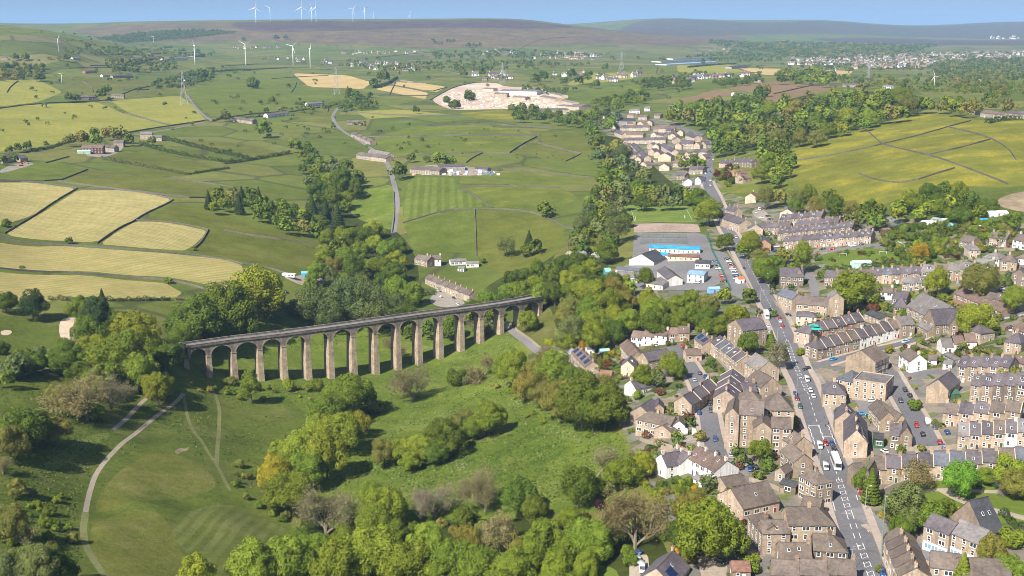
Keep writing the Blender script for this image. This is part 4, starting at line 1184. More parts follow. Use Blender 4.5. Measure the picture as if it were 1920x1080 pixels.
# ------------------------------------------------------------------ building materials
def tint_mat(name, rough, spec, sc_fine, lo, hi, streak=False, courses=None, bump=0.0):
    """The object's own colour, broken up by weathering."""
    t = NT(name, rough, spec)
    oi = t.n('ObjectInfo')
    g = t.pos()
    o = t.obj()
    f = t.math('ADD', t.math('MULTIPLY', t.noise(g, sc_fine, 4, 0.7), 0.6), t.math('MULTIPLY', t.noise(g, 0.22, 3), 0.4))
    c = t.mix(1.0, oi.outputs['Color'], t.ramp(f, [(0.32, lo), (0.68, hi)]), 'MULTIPLY')
    if courses:
        sep = t.n('SeparateXYZ'); t.lk(o, sep.inputs[0])
        ln = t.math('FRACT', t.math('MULTIPLY', sep.outputs[2], 1.0 / courses))
        ln = t.ramp(ln, [(0.0, 0.72), (0.12, 1.0)])
        c = t.mix(0.8, c, ln, 'MULTIPLY')
    if streak:
        mp = t.n('Mapping'); mp.inputs['Scale'].default_value = (1.2, 1.2, 0.12)
        t.lk(g, mp.inputs[0])
        k = t.ramp(t.noise(mp.outputs[0], 0.9, 4, 0.6), [(0.45, (1, 1, 1)), (0.72, (0.62, 0.57, 0.53))])
        c = t.mix(0.75, c, k, 'MULTIPLY')
    t.base(c)
    if bump:
        t.bump(t.noise(g, sc_fine * 1.6, 4, 0.7), bump, 0.05)
    return t.mat


M_STONE = tint_mat('sandstone', 0.93, 0.15, 1.3, (0.58, 0.57, 0.57), (1.32, 1.29, 1.24), True, 0.45, 0.4)
M_VIAD = tint_mat('viaduct_stone', 0.95, 0.1, 0.7, (0.45, 0.46, 0.47), (1.42, 1.38, 1.30), True, 0.75, 0.6)
M_RENDER = tint_mat('painted_render', 0.85, 0.2, 0.8, (0.88, 0.87, 0.86), (1.06, 1.06, 1.05), True)
M_ROOF = tint_mat('slates', 0.75, 0.3, 1.0, (0.52, 0.52, 0.54), (1.52, 1.47, 1.38), False, 0.30, 0.5)
M_METAL = tint_mat('painted_metal', 0.45, 0.4, 0.5, (0.92, 0.92, 0.92), (1.06, 1.06, 1.06))
M_WHITE = flat_mat('white_frame', (0.74, 0.74, 0.72), 0.06, 0.5, 0.6)
M_TRIM = flat_mat('pale_stone_trim', (0.45, 0.385, 0.30), 0.2, 0.8)
M_POT = flat_mat('chimney_pot', (0.42, 0.22, 0.12), 0.2, 1.0)
_g = NT('window_glass', 0.12, 0.5)
_g.base(_g.ramp(_g.noise(_g.pos(), 0.9, 2), [(0.4, (0.018, 0.021, 0.026)), (0.65, (0.075, 0.085, 0.10))]))
M_GLASS = _g.mat
_g = NT('solar_cell', 0.18, 0.5)
_g.base((0.015, 0.03, 0.085))
M_SOLAR = _g.mat

M_SHOPG = flat_mat('shop_glass', (0.20, 0.33, 0.42), .15, .8, .2, .5)
WALLC = {'tan': (0.392, 0.314, 0.236), 'st': (0.290, 0.230, 0.172), 'dk': (0.195, 0.160, 0.130), 'wh': (0.72, 0.71, 0.68), 'cr': (0.56, 0.48, 0.37), 'be': (0.50, 0.41, 0.31), 'br': (0.34, 0.21, 0.135), 'gr': (0.34, 0.325, 0.31),
         'gn': (0.04, 0.10, 0.06), 'pk': (0.44, 0.345, 0.28), 'db': (0.12, 0.06, 0.045), 'sw': (0.56, 0.55, 0.52)}
WNAME = {'tan': 'tan stone', 'st': 'brown stone', 'dk': 'dark stone', 'wh': 'white', 'cr': 'cream', 'be': 'beige stone', 'br': 'brick', 'gr': 'grey', 'gn': 'green', 'pk': 'pink', 'db': 'dark brown', 'sw': 'off-white'}
ROOFC = {'sl': (0.092, 0.080, 0.090), 'bs': (0.098, 0.105, 0.126), 'ss': (0.122, 0.098, 0.083), 'tb': (0.135, 0.096, 0.079), 'gg': (0.155, 0.143, 0.140), 'rd': (0.175, 0.095, 0.068), 'bl': (0.030, 0.25, 0.56), 'dg': (0.050, 0.052, 0.058),
         'lb': (0.19, 0.31, 0.50), 'gn': (0.14, 0.15, 0.136)}


def build_window(kind):
    mb = MB()
    w, h = {'sash': (1.15, 1.6), 'pair': (2.2, 1.45), 'small': (0.8, 0.95), 'slit': (0.6, 1.2), 'wide': (3.2, 1.5)}[kind]
    mb.box(-w / 2 - .12, w / 2 + .12, -.05, .02, h / 2, h / 2 + .22, 1)
    mb.box(-w / 2 - .12, w / 2 + .12, -.09, .02, -h / 2 - .16, -h / 2, 1)
    t = .13
    mb.box(-w / 2, -w / 2 + t, -.04, .02, -h / 2, h / 2, 0); mb.box(w / 2 - t, w / 2, -.04, .02, -h / 2, h / 2, 0)
    mb.box(-w / 2 + t, w / 2 - t, -.04, .02, h / 2 - t, h / 2, 0); mb.box(-w / 2 + t, w / 2 - t, -.04, .02, -h / 2, -h / 2 + t, 0)
    if kind in ('pair', 'wide'):
        for k in ((0,) if kind == 'pair' else (-.55, .55)):
            mb.box(k - .09, k + .09, -.04, .02, -h / 2 + t, h / 2 - t, 0)
    else:
        mb.box(-w / 2 + t, w / 2 - t, -.035, .02, -.05, .05, 0)
    frame = mb.mesh('window', [M_WHITE, M_TRIM])
    pb = MB()
    pb.box(-w / 2 + t, w / 2 - t, -.012, .01, -h / 2 + t, h / 2 - t)
    return frame, pb.mesh('pane', [M_GLASS]), w


WINS = {k: build_window(k) for k in ('sash', 'pair', 'small', 'slit', 'wide')}
_mb = MB(); _mb.box(-.48, .48, -.06, .02, 0, 2.05, 0)
for _x in (-.56, .48):
    _mb.box(_x, _x + .08, -.08, .02, 0, 2.13, 1)
_mb.box(-.48, .48, -.08, .02, 2.05, 2.13, 1)
ME_DOOR = _mb.mesh('door', [M_METAL, M_WHITE])
_mb = MB(); _mb.box(-1.3, 1.3, -.05, .02, 0, 2.2, 0)
for _k in range(5):
    _mb.box(-1.3, 1.3, -.07, -.05, .1 + _k * .42, .42 + _k * .42, 0)
ME_GARAGE = _mb.mesh('garage_door', [M_METAL])
_mb = MB()
_mb.box(-.55, .55, -.4, .4, -1.2, 1.5, 0); _mb.box(-.62, .62, -.47, .47, 1.28, 1.45, 0)
for _x in (-.33, 0, .33):
    _mb.frustum(1.5, 2.05, .13, .10, 7, _x, 0, 1)
ME_CHIM = _mb.mesh('chimney', [M_STONE, M_POT])
_mb = MB()
_mb.box(-.9, .9, 0, 1.9, 0, 1.25, 0); _mb.box(-1.0, 1.0, -.12, 1.9, 1.25, 1.40, 1); _mb.box(-.72, .72, -.05, 0, .2, 1.1, 2); _mb.box(-.06, .06, -.08, -.05, .2, 1.1, 0)
ME_DORM = _mb.mesh('dormer', [M_WHITE, M_ROOF, M_GLASS])
_mb = MB()
_mb.box(-.42, .42, -.6, .6, 0, .09, 0); _mb.box(-.34, .34, -.52, .52, .09, .10, 1)
ME_SKY = _mb.mesh('skylight', [M_WHITE, M_GLASS])
_mb = MB()
for _i in range(4):
    for _j in range(2):
        _mb.box(_i * 1.05, _i * 1.05 + 1.0, _j * 1.65, _j * 1.65 + 1.6, .05, .11, 0)
ME_SOLAR = _mb.mesh('solar_panel', [M_SOLAR])
MCACHE = {}


def wall_mesh(w, d, he, rise, gl, gr, flat, deep, mat):
    key = ('w', round(w, 2), round(d, 2), round(he, 2), round(rise, 2), gl, gr, flat, mat.name)
    if key in MCACHE:
        return MCACHE[key]
    z0 = -deep
    mb = MB()
    e = 0.0
    mb.add([(0, 0, z0), (w, 0, z0), (w, 0, he), (0, 0, he)], [(0, 1, 2, 3)])
    mb.add([(w, d, z0), (0, d, z0), (0, d, he), (w, d, he)], [(0, 1, 2, 3)])
    for x, g, fl in ((0, gl, True), (w, gr, False)):
        vs = [(x, d, z0), (x, 0, z0), (x, 0, he), (x, d / 2, he + rise), (x, d, he)] if g else [(x, d, z0), (x, 0, z0), (x, 0, he), (x, d, he)]
        mb.add(vs, [tuple(range(len(vs))) if fl else tuple(range(len(vs) - 1, -1, -1))])
    if flat:
        mb.box(-.05, w + .05, -.05, .35, he, he + .5); mb.box(-.05, w + .05, d - .35, d + .05, he, he + .5)
        mb.box(-.05, .35, .35, d - .35, he, he + .5); mb.box(w - .35, w + .05, .35, d - .35, he, he + .5)
    MCACHE[key] = mb.mesh('wall', [mat])
    return MCACHE[key]


def roof_mesh(w, d, he, rise, hl, hr, ol, orr, flat, key2=''):
    key = ('r', round(w, 2), round(d, 2), round(he, 2), round(rise, 2), hl, hr, ol, orr, flat)
    if key in MCACHE:
        return MCACHE[key]
    mb = MB()
    if flat:
        mb.box(.3, w - .3, .3, d - .3, he - .1, he + .12)
    else:
        ov = 0.32
        sl = rise / (d / 2)
        ze = he - ov * sl + .02
        t = 0.20
        x0, x1 = -ol, w + orr
        ins = min(d / 2, w * 0.48)
        rx0 = (ins if hl else x0); rx1 = (w - ins if hr else x1)
        if rx1 < rx0:
            rx0 = rx1 = (rx0 + rx1) / 2
        top = [(x0, -ov, ze + t), (x1, -ov, ze + t), (rx1, d / 2, he + rise + t + .02), (rx0, d / 2, he + rise + t + .02), (x0, d + ov, ze + t), (x1, d + ov, ze + t)]
        bot = [(x, y, z - t) for x, y, z in top]
        vs = top + bot
        fs = [(0, 1, 2, 3), (5, 4, 3, 2), (0, 6, 7, 1), (5, 11, 10, 4), (7, 6, 9, 8), (10, 11, 8, 9)]
        if hl:
            fs.append((4, 0, 3))
            fs.append((4, 10, 6, 0))
        else:
            fs += [(0, 3, 9, 6), (3, 4, 10, 9)]
        if hr:
            fs.append((1, 5, 2)); fs.append((1, 7, 11, 5))
        else:
            fs += [(2, 1, 7, 8), (5, 2, 8, 11)]
        mb.add(vs, fs)
        mb.box(rx0, rx1, d / 2 - .16, d / 2 + .16, he + rise + .10, he + rise + .30)
    MCACHE[key] = mb.mesh('roof', [M_ROOF])
    return MCACHE[key]


def shade(c, r, k=.14):
    j = 1 + r.uniform(-k, k)
    return (c[0] * j, c[1] * j, c[2] * j * (1 + r.uniform(-.04, .04)), 1)


DOORC = [(0.7, 0.7, 0.68), (0.05, 0.05, 0.06), (0.25, 0.03, 0.03), (0.03, 0.06, 0.14), (0.03, 0.10, 0.05), (0.12, 0.07, 0.04), (0.7, 0.7, 0.68)]
ROOTS = {}
FOOT = []


def one_house(name, label, cat, group, ox, oy, oz, ang, w, d, he, rise, wall, roof, r, hl=False, hr=False, gl=True, gr=True, flat=False, opt='', root=None, detail=True, chim=True, vis=None):
    """One house; its own x runs along the front, y away from it. Returns the root Empty."""
    ca_, sa_ = math.cos(ang), math.sin(ang)
    if root is None:
        root = new_obj(name, None, None, (ox, oy, oz), ang)
        root.empty_display_size = 0.3
        tag(root, label, cat, group, at=(ox + ca_ * w / 2 - sa_ * d / 2, oy + sa_ * w / 2 + ca_ * d / 2))
        M = Matrix.Identity(4)
    else:
        M = root.matrix_basis.inverted() @ (Matrix.Translation((ox, oy, oz)) @ Matrix.Rotation(ang, 4, 'Z'))
    FOOT.append((ox, oy, ang, w, d))
    wm = M_RENDER if wall in ('wh', 'cr', 'gn', 'sw') else M_STONE

    def part(pn, me, parent, mat=None, col=None):
        o = new_obj(pn, me, parent)
        o.matrix_local = (M @ mat if mat is not None else M.copy()) if parent is root else (mat if mat is not None else Matrix.Identity(4))
        if col:
            o.color = col
        return o
    wc = shade(WALLC[wall], r, .22 if wall not in ('wh', 'sw') else .08)
    part('wall', wall_mesh(w, d, he, rise, gl and not hl and not flat, gr and not hr and not flat, flat, 4.0, wm), root, None, wc)
    rf = part('roof', roof_mesh(w, d, he, rise, hl, hr, 0.12 if gl else -0.004, 0.12 if gr else -0.004, flat), root, None, shade(ROOFC[roof], r, .16))
    T = Matrix.Translation
    if detail:
        cxm, cym = ox, oy
        # faces: (start, direction angle, length, gable?, shown)
        faces = [((0, 0), 0.0, w, False), ((w, d), math.pi, w, False)]
        if gl:
            faces.append(((0, d), -math.pi / 2, d, not hl))
        if gr:
            faces.append(((w, 0), math.pi / 2, d, not hr))
        ns = max(1, int(round(he / 2.75)))
        door_done = 'nd' in opt
        for fi, ((fx, fy), fa, L, gab) in enumerate(faces):
            mx = fx + math.cos(fa) * L / 2; my = fy + math.sin(fa) * L / 2
            wx = ox + ca_ * mx - sa_ * my; wy = oy + sa_ * mx + ca_ * my
            nx, ny = math.sin(fa + ang), -math.cos(fa + ang)
            dd = math.hypot(wx, wy)
            facing = (-wx * nx - wy * ny) / dd
            if facing < 0.10:
                continue
            if 'bg' in opt and gab:
                continue
            if L < 2.2:
                continue
            kind = 'sash' if r.random() < .55 else 'pair'
            if 'slit' in opt:
                kind = 'slit'
            nc = max(1, int(L / (3.1 if not gab else 4.6)))
            if gab and r.random() < .3 and 'gw' not in opt:
                nc = max(0, nc - 1)
            for s in range(1 if ('sf' in opt and fi == 0) else 0, ns):
                zc = he * (s + .56) / ns if ns > 1 else he * .55
                if he / ns < 2.3:
                    zc = he * .55
                for c in range(nc):
                    px = L * (c + .5) / nc + r.uniform(-.15, .15)
                    if s == 0 and not door_done and c == nc - 1 and not gab:
                        dmat = T((fx, fy, 0)) @ Matrix.Rotation(fa, 4, 'Z')
                        if 'ga' in opt:
                            part('garage_door', ME_GARAGE, root, dmat @ T((px, 0, 0)), (0.7, 0.7, 0.68, 1))
                        else:
                            dx = px + (0.0 if nc == 1 else 0)
                            dc = DOORC[r.randrange(len(DOORC))]
                            part('door', ME_DOOR, root, dmat @ T((min(L - .7, dx + (.9 if nc == 1 else 0)), 0, 0)), (*dc, 1))
                            if nc == 1:
                                k2 = 'sash'
                                fr, pa, ww = WINS[k2]
                                f = part('window', fr, root, dmat @ T((max(.75, px - .9), 0, zc)))
                                new_obj('pane', pa, f)
                        door_done = True
                        continue
                    k2 = kind if r.random() < .75 else ('sash' if kind != 'slit' else 'slit')
                    if gab and 'gw' not in opt:
                        k2 = 'small' if r.random() < .4 else 'sash'
                    if he / ns < 2.0:
                        k2 = 'small'
                    fr, pa, ww = WINS[k2]
                    if ww + .3 > L / nc:
                        fr, pa, ww = WINS['small']
                    f = part('window', fr, root, T((fx, fy, 0)) @ Matrix.Rotation(fa, 4, 'Z') @ T((px, 0, zc)))
                    new_obj('pane', pa, f)
    if 'sf' in opt:
        b = MB(); b.box(.2, w - .2, -.14, .02, -.4, 2.7)
        part('shopfront', b.mesh('shopfront', [M_WHITE]), root)
        nb = max(2, int(w / 1.25))
        pm = MB(); pm.box(-.45, .45, -.17, -.141, .75, 2.1)
        pm = pm.mesh('shop_window', [M_SHOPG])
        for k in range(nb):
            part('shop_window', pm, root, T((.8 + (w - 1.6) * (k + .5) / nb, 0, 0)))
    if flat:
        return root
    sl = math.atan2(rise, d / 2)
    if chim and detail is not None:
        cs = [(w - .0 if gr else w - .05)] if 'c1' in opt or r.random() < .75 else []
        if gl and r.random() < .5:
            cs.append(0.6)
        for xx in cs:
            xx = min(max(xx, .6), w - .6) if (gl or gr) else w - .6
            if (hl or hr):
                xx = w * .5
            c = new_obj('chimney', ME_CHIM, rf)
            c.matrix_local = T((xx, d / 2 + r.uniform(-.2, .2), he + rise - .1))
            c.color = wc if wall != 'wh' else (0.62, 0.58, 0.52, 1)
    if 'dm' in opt and r.random() < (.9 if 'dm1' in opt else .5):
        yy = d * .20
        o = new_obj('dormer', ME_DORM, rf)
        o.matrix_local = T((w * r.uniform(.4, .6), yy, he + yy * math.tan(sl) + .1)); o.color = (*ROOFC['sl'], 1)
    if 'sk' in opt or r.random() < .10:
        for k in range(2 if 'sk2' in opt else 1):
            yy = d * r.uniform(.15, .36)
            o = new_obj('skylight', ME_SKY, rf)
            o.matrix_local = T((w * (k + 1) / (3 if 'sk2' in opt else 2) + r.uniform(-.4, .4), yy, he + yy * math.tan(sl) + .20)) @ Matrix.Rotation(sl, 4, 'X')
    if 'so' in opt:
        o = new_obj('solar_panel', ME_SOLAR, rf)
        yy = d * .08
        o.matrix_local = T((w * .15, yy, he + yy * math.tan(sl) + .20)) @ Matrix.Rotation(sl, 4, 'X')
    if 'cp' in opt and not hr:
        for sgn, y0 in ((1, -.32), (-1, d + .32)):
            key = ('cp', round(d, 2), round(rise, 2))
            if key not in MCACHE:
                L = (d / 2 + .32) / math.cos(sl)
                b = MB(); b.box(-.16, .16, 0, L, .05, .36)
                MCACHE[key] = b.mesh('coping', [M_TRIM])
            o = new_obj('coping', MCACHE[key], rf)
            o.matrix_local = T((w - .02, y0, he - .32 * math.tan(sl) + .1)) @ (Matrix.Rotation(0 if sgn > 0 else math.pi, 4, 'Z')) @ Matrix.Rotation(sl, 4, 'X')
    return root


def row(name, u1, v1, u2, v2, he, d, rise, typ, n, wall, roof, opt='', label='', cat='house', group=None, join=None, detail=True):
    """Houses whose front eaves run from picture point 1 to 2, he metres above the ground.
    typ: p = ridge along the front, x = gable to the front, h = hipped, f = flat. n houses in a row (going back for x)."""
    r = random.Random(int(u1 * 7 + v1 * 13 + n))
    ax, ay, az = P(u1, v1, he)
    bx, by, bz = P(u2, v2, he)
    L = math.hypot(bx - ax, by - ay)
    ang = math.atan2(by - ay, bx - ax)
    px_, py_ = -math.sin(ang), math.cos(ang)
    if px_ * (ax + bx) + py_ * (ay + by) < 0:  # the depth always runs away from the viewer
        ax, ay, az, bx, by, bz = bx, by, bz, ax, ay, az
        ang = math.atan2(by - ay, bx - ax)
        px_, py_ = -math.sin(ang), math.cos(ang)
    walls = wall.split('/')
    roofs = roof.split('/')
    out = []
    root = ROOTS.get(join) if join else None
    for i in range(n):
        wl = walls[i * len(walls) // n] if len(walls) > 1 and 'alt' not in opt else walls[r.randrange(len(walls))]
        rl = roofs[r.randrange(len(roofs))]
        lab = label or f'{WNAME[wl]} {name.replace("_", " ")}'
        if n > 1 and len(walls) > 1:
            lab = lab.replace('%', WNAME[wl])
        if typ == 'x':
            dep = d / n
            f = i * dep
            # own x axis runs away from the viewer; the front corner is the right-hand one
            ox, oy = bx + px_ * f, by + py_ * f
            ground = (tz(ax + px_ * (f + dep / 2), ay + py_ * (f + dep / 2)) + tz(ox, oy)) / 2
            z = ground if n > 1 else (az + bz) / 2
            o = one_house(name, lab, cat, group, ox, oy, z, ang + math.pi / 2, dep, L, he, rise, wl, rl, r, gl=(i == 0) or n == 1, gr=(i == n - 1), hr='hr' in opt and i == n - 1, opt=opt, root=root, detail=detail, chim='nc' not in opt)
        else:
            w = L / n
            ox, oy = ax + (bx - ax) * i / n, ay + (by - ay) * i / n
            z = az + (bz - az) * (i + .5) / n
            hl = (typ == 'h' and i == 0) or ('hl' in opt and i == 0)
            hr = (typ == 'h' and i == n - 1) or ('hr' in opt and i == n - 1)
            o = one_house(name, lab, cat, group, ox, oy, z, ang, w, d, he, rise, wl, rl, r, hl=hl, hr=hr, gl=(i == 0), gr=(i == n - 1), flat=(typ == 'f'), opt=opt, root=root, detail=detail, chim='nc' not in opt)
        out.append(o)
        if join and root is None:
            root = o
            ROOTS[join] = o
    return out


# ------------------------------------------------------------------ the viaduct
def build_viaduct():
    W = 8.4
    n = len(VIA)
    cen = []
    for i in range(n):
        a, b = VIA[max(0, i - 1)], VIA[min(n - 1, i + 1)]
        d = (b - a) / np.linalg.norm(b - a)
        cen.append(VIA[i] + np.array([-d[1], d[0]]) * W / 2)
    cen = np.array(cen)
    root = new_obj('viaduct', None, None, (cen[n // 2][0], cen[n // 2][1], tz(*cen[n // 2])))
    tag(root, 'long stone railway viaduct of tall round arches crossing the valley', 'viaduct')
    inv = root.matrix_basis.inverted()

    def part(nm, me, parent=root, col=None, mat=None):
        o = new_obj(nm, me, parent)
        o.matrix_local = inv @ mat if parent is root else Matrix.Identity(4)
        o.color = col or (0.26, 0.215, 0.175, 1)
        return o
    CR = DECK_Z - 2.75
    R = 5.35
    SPR = CR - R
    pw = 2.7
    for i in range(n):
        a, b = cen[max(0, i - 1)], cen[min(n - 1, i + 1)]
        ang = math.atan2(b[1] - a[1], b[0] - a[0])
        x, y = cen[i]
        zb = min(tz(x, y), tz(x + 4, y + 3), tz(x - 3, y - 4)) - 1.5
        mat = Matrix.Translation((x, y, 0)) @ Matrix.Rotation(ang, 4, 'Z')
        if zb > SPR - 1:
            zb = SPR - 3
        mb = MB()
        h = SPR - zb
        k = 0.021
        w0, w1 = pw / 2 + k * h, pw / 2
        d0, d1 = W / 2 - .55 + k * h, W / 2 - .55
        mb.add([(-w0, -d0, zb), (w0, -d0, zb), (w0, d0, zb), (-w0, d0, zb), (-w1, -d1, SPR), (w1, -d1, SPR), (w1, d1, SPR), (-w1, d1, SPR)],
               [(0, 1, 5, 4), (1, 2, 6, 5), (2, 3, 7, 6), (3, 0, 4, 7), (4, 5, 6, 7)])
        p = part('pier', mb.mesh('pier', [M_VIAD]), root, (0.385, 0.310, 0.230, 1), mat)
        mb = MB(); mb.box(-w1 - .22, w1 + .22, -d1 - .22, d1 + .22, SPR, SPR + .45)
        q = new_obj('impost', mb.mesh('impost', [M_VIAD]), p); q.color = (0.36, 0.29, 0.225, 1)
    for i in range(n - 1):
        a, b = cen[i], cen[i + 1]
        L = float(np.linalg.norm(b - a)); ang = math.atan2(b[1] - a[1], b[0] - a[0])
        mat = Matrix.Translation((a[0], a[1], 0)) @ Matrix.Rotation(ang, 4, 'Z')
        rr = (L - pw + .1) / 2
        N = 18
        prof = [(L / 2 - rr * math.cos(math.pi * k / N), SPR + .2 + (CR - SPR - .2) * math.sin(math.pi * k / N)) for k in range(N + 1)]
        prof = [(0.0 - .02, SPR + .2)] + prof + [(L + .02, SPR + .2)]
        top = DECK_Z - 1.25
        mb = MB()
        hw = W / 2 - .5
        m = len(prof)
        vs = [(x, -hw, z) for x, z in prof] + [(x, -hw, top) for x, z in prof] + [(x, hw, z) for x, z in prof] + [(x, hw, top) for x, z in prof]
        fs = []
        for k in range(m - 1):
            fs += [(k, k + 1, m + k + 1, m + k), (2 * m + k + 1, 2 * m + k, 3 * m + k, 3 * m + k + 1), (k + 1, k, 2 * m + k, 2 * m + k + 1), (m + k, m + k + 1, 3 * m + k + 1, 3 * m + k)]
        mb.add(vs, fs)
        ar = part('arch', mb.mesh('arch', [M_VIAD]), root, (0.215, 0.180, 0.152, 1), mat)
        for sy in (-1, 1):
            mb = MB()
            for k in range(N):                                      # voussoirs
                t0, t1 = math.pi * k / N + .012, math.pi * (k + 1) / N - .012
                vv = []
                for yy in (sy * hw, sy * (hw + .07)):
                    for (t, g) in ((t0, 0), (t1, 0), (t1, .75), (t0, .75)):
                        vv.append((L / 2 - (rr + g) * math.cos(t), yy, SPR + .2 + (CR - SPR - .2 + g) * math.sin(t)))
                mb.add(vv, [(4, 5, 6, 7), (0, 1, 5, 4), (1, 2, 6, 5), (2, 3, 7, 6), (3, 0, 4, 7)])
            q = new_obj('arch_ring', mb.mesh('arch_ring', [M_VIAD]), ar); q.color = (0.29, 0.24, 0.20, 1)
        for sy in (-1, 1):
            mb = MB()
            y0, y1 = sorted((sy * hw, sy * W / 2))
            mb.box(-.02, L + .02, y0, y1, top - .35, top)
            y0, y1 = sorted((sy * (W / 2 - .62), sy * (W / 2 - .08)))
            mb.box(-.02, L + .02, y0, y1, top + .004, DECK_Z - .22)
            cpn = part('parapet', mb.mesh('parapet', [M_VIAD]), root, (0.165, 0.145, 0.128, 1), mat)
            mb = MB()
            y0, y1 = sorted((sy * (W / 2 - .70), sy * W / 2))
            for k in range(8):
                mb.box(L * k / 8 + .015, L * (k + 1) / 8 - .015, y0, y1, DECK_Z - .22, DECK_Z)
            q = new_obj('coping', mb.mesh('coping', [M_VIAD]), cpn); q.color = (0.20, 0.178, 0.158, 1)
        mb = MB(); mb.box(-.1, L + .1, -W / 2 + .7, W / 2 - .7, top + .003, top + .12)
        part('track_bed', mb.mesh('track_bed', [G['lane']]), root, None, mat)


build_viaduct()

# ------------------------------------------------------------------ the town, house by house
AB = 'apartment block'
def apartments():
    k = dict(label='four-storey tan stone apartment block beside the main street', cat='apartments', join='apt')
    row('apartment_block', 1386, 778, 1432, 778, 13.2, 11, 4, 'p', 1, 'tan', 'ss', 'nc', **k)
    row('apartment_block', 1360, 778, 1386, 778, 13.6, 15, 2.6, 'x', 1, 'tan', 'ss', 'nc slit', **k)
    row('apartment_block', 1432, 770, 1489, 769, 11.0, 13, 5, 'h', 1, 'tan', 'ss', 'nc nd', **k)
    row('apartment_block', 1413, 804, 1447, 804, 10.6, 12, 2.6, 'x', 1, 'tan', 'ss', 'nc slit', **k)
    row('apartment_block', 1447, 803, 1484, 803, 10.6, 8, 2.8, 'p', 1, 'tan', 'ss', 'nc nd', **k)


apartments()
S = 'terraced_house'
D = 'house'
tt = lambda *a, **k: row(S, *a, cat='terraced house', **k)
hh = lambda *a, **k: row(D, *a, **k)
# bottom of the main street
row('barn', 1393, 957, 1462, 937, 4.0, 14, 4.5, 'p', 1, 'tan', 'ss', 'nc sk', label='long tan stone barn with mossy stone-slate roof', cat='barn')
hh(1478, 988, 1568, 981, 8.2, 10, 3.8, 'p', 1, 'tan', 'ss', 'hr nd', label='long three-storey stone house with hipped brown roof', cat='house')
hh(1430, 1002, 1482, 998, 7.0, 8, 2.6, 'p', 1, 'st', 'ss', 'c1', label='stone house with moss-spotted roof behind the cottages')
hh(1402, 967, 1429, 1000, 7.0, 7, 2.2, 'p', 1, 'st', 'ss', 'hl nd', label='narrow stone range with tall side wall beside the barn')
hh(1462, 1049, 1523, 1047, 5.0, 9, 3.0, 'p', 1, 'tan', 'ss', 'sk2 c1', label='stone cottage with four roof windows')
hh(1525, 1034, 1590, 1033, 5.3, 9, 3.2, 'p', 1, 'dk', 'ss', 'hr c1', label='dark stone corner house with hipped slate roof by the road')
tt(1447, 1079, 1606, 1077, 5.0, 8, 2.8, 'p', 3, 'st', 'ss', 'c1', label='stone cottage at the very foot of the main street')
row('outhouse', 1373, 1072, 1408, 1070, 3.0, 6, 1.6, 'p', 1, 'st', 'rd', 'nc', label='small outhouse with red-brown roof beside the sycamore', cat='outhouse')
hh(1498, 892, 1531, 908, 8.0, 7, 2.6, 'h', 1, 'st', 'ss', 'c1', label='three-storey stone corner building on the bend')
row('outhouse', 1462, 907, 1492, 913, 3.0, 5, .8, 'p', 1, 'dk', 'dg', 'nc nd', label='lean-to shed with dark roof behind the corner building', cat='outhouse')
hh(1463, 846, 1488, 867, 6.0, 7.5, 2.8, 'p', 1, 'tan', 'ss', 'c1', label='stone building with plain gable beside the main street')
hh(1460, 819, 1488, 836, 6.2, 8, 3.0, 'p', 1, 'tan', 'ss', 'sk', label='stone building with bay roof below the apartment block')
row('outhouse', 1453, 884, 1472, 888, 3.4, 6, 1.8, 'x', 1, 'tan', 'ss', 'nc', label='stone outhouse with open doorway', cat='outhouse')
row('garage', 1362, 915, 1402, 905, 3.0, 8, 2.0, 'p', 1, 'tan', 'ss', 'nc ga', label='wide stone garage with white door', cat='garage')
# white row and stone house above the meadow
tt(1286, 857, 1340, 884, 5.6, 10, 3.4, 'p', 3, 'wh', 'tb', 'sk', label='white cottage with brown tiled roof in the white gabled row')
hh(1229, 862, 1250, 872, 5.4, 9, 3.2, 'x', 1, 'wh', 'sl', '', label='white gabled cottage at the end of the lane')
hh(1252, 858, 1276, 868, 5.0, 8, 2.8, 'p', 1, 'wh', 'sl', '', label='white cottage with dark roof next to the white gable')
row('conservatory', 1300, 898, 1324, 905, 2.6, 3, 1.0, 'p', 1, 'wh', 'gg', 'nc nd', label='white conservatory on the front of the white row', cat='conservatory')
hh(1192, 794, 1257, 792, 5.6, 8, 3.0, 'p', 1, 'tan', 'ss', 'hl', label='broad tan stone house with mullioned windows', join='bsh')
hh(1226, 808, 1258, 808, 3.2, 5, 2.2, 'x', 1, 'tan', 'ss', 'nc gw', label='broad tan stone house with mullioned windows', join='bsh')
hh(1182, 778, 1220, 774, 4.2, 12, 3.4, 'x', 1, 'tan', 'sl', 'nc bg', label='stone house with dark grey roof behind the broad stone house')
row('garage', 1225, 768, 1245, 764, 3.0, 8, 2.0, 'x', 1, 'tan', 'sl', 'nc', label='stone double garage with grey roof', cat='garage')
row('garage', 1262, 800, 1284, 797, 3.2, 7, 2.0, 'x', 1, 'wh', 'ss', 'nc', label='white garage beside the parked vans', cat='garage')
tt(1264, 757, 1297, 758, 5.4, 26, 3.2, 'x', 3, 'tan', 'sl', 'cp', label='grey-roofed terraced house stepping up the back street')
tt(1337, 748, 1384, 748, 6.0, 32, 3.6, 'x', 3, 'tan', 'sl', 'cp sk', label='slate-roofed house in the stepped row behind the apartments')
hh(1384, 752, 1428, 752, 5.5, 9, 3.0, 'h', 1, 'tan', 'ss', '', label='stone building squeezed behind the apartment block')
tt(1333, 641, 1383, 679, 6.6, 9, 3.0, 'p', 5, 'tan', 'sl/sl/bs', 'dm cp', label='stone house in the dormered terrace facing the back street')
hh(1393, 622, 1438, 614, 8.5, 14, 4.0, 'p', 1, 'st', 'sl', 'c1', label='tall dark-roofed stone house beside the lorry')
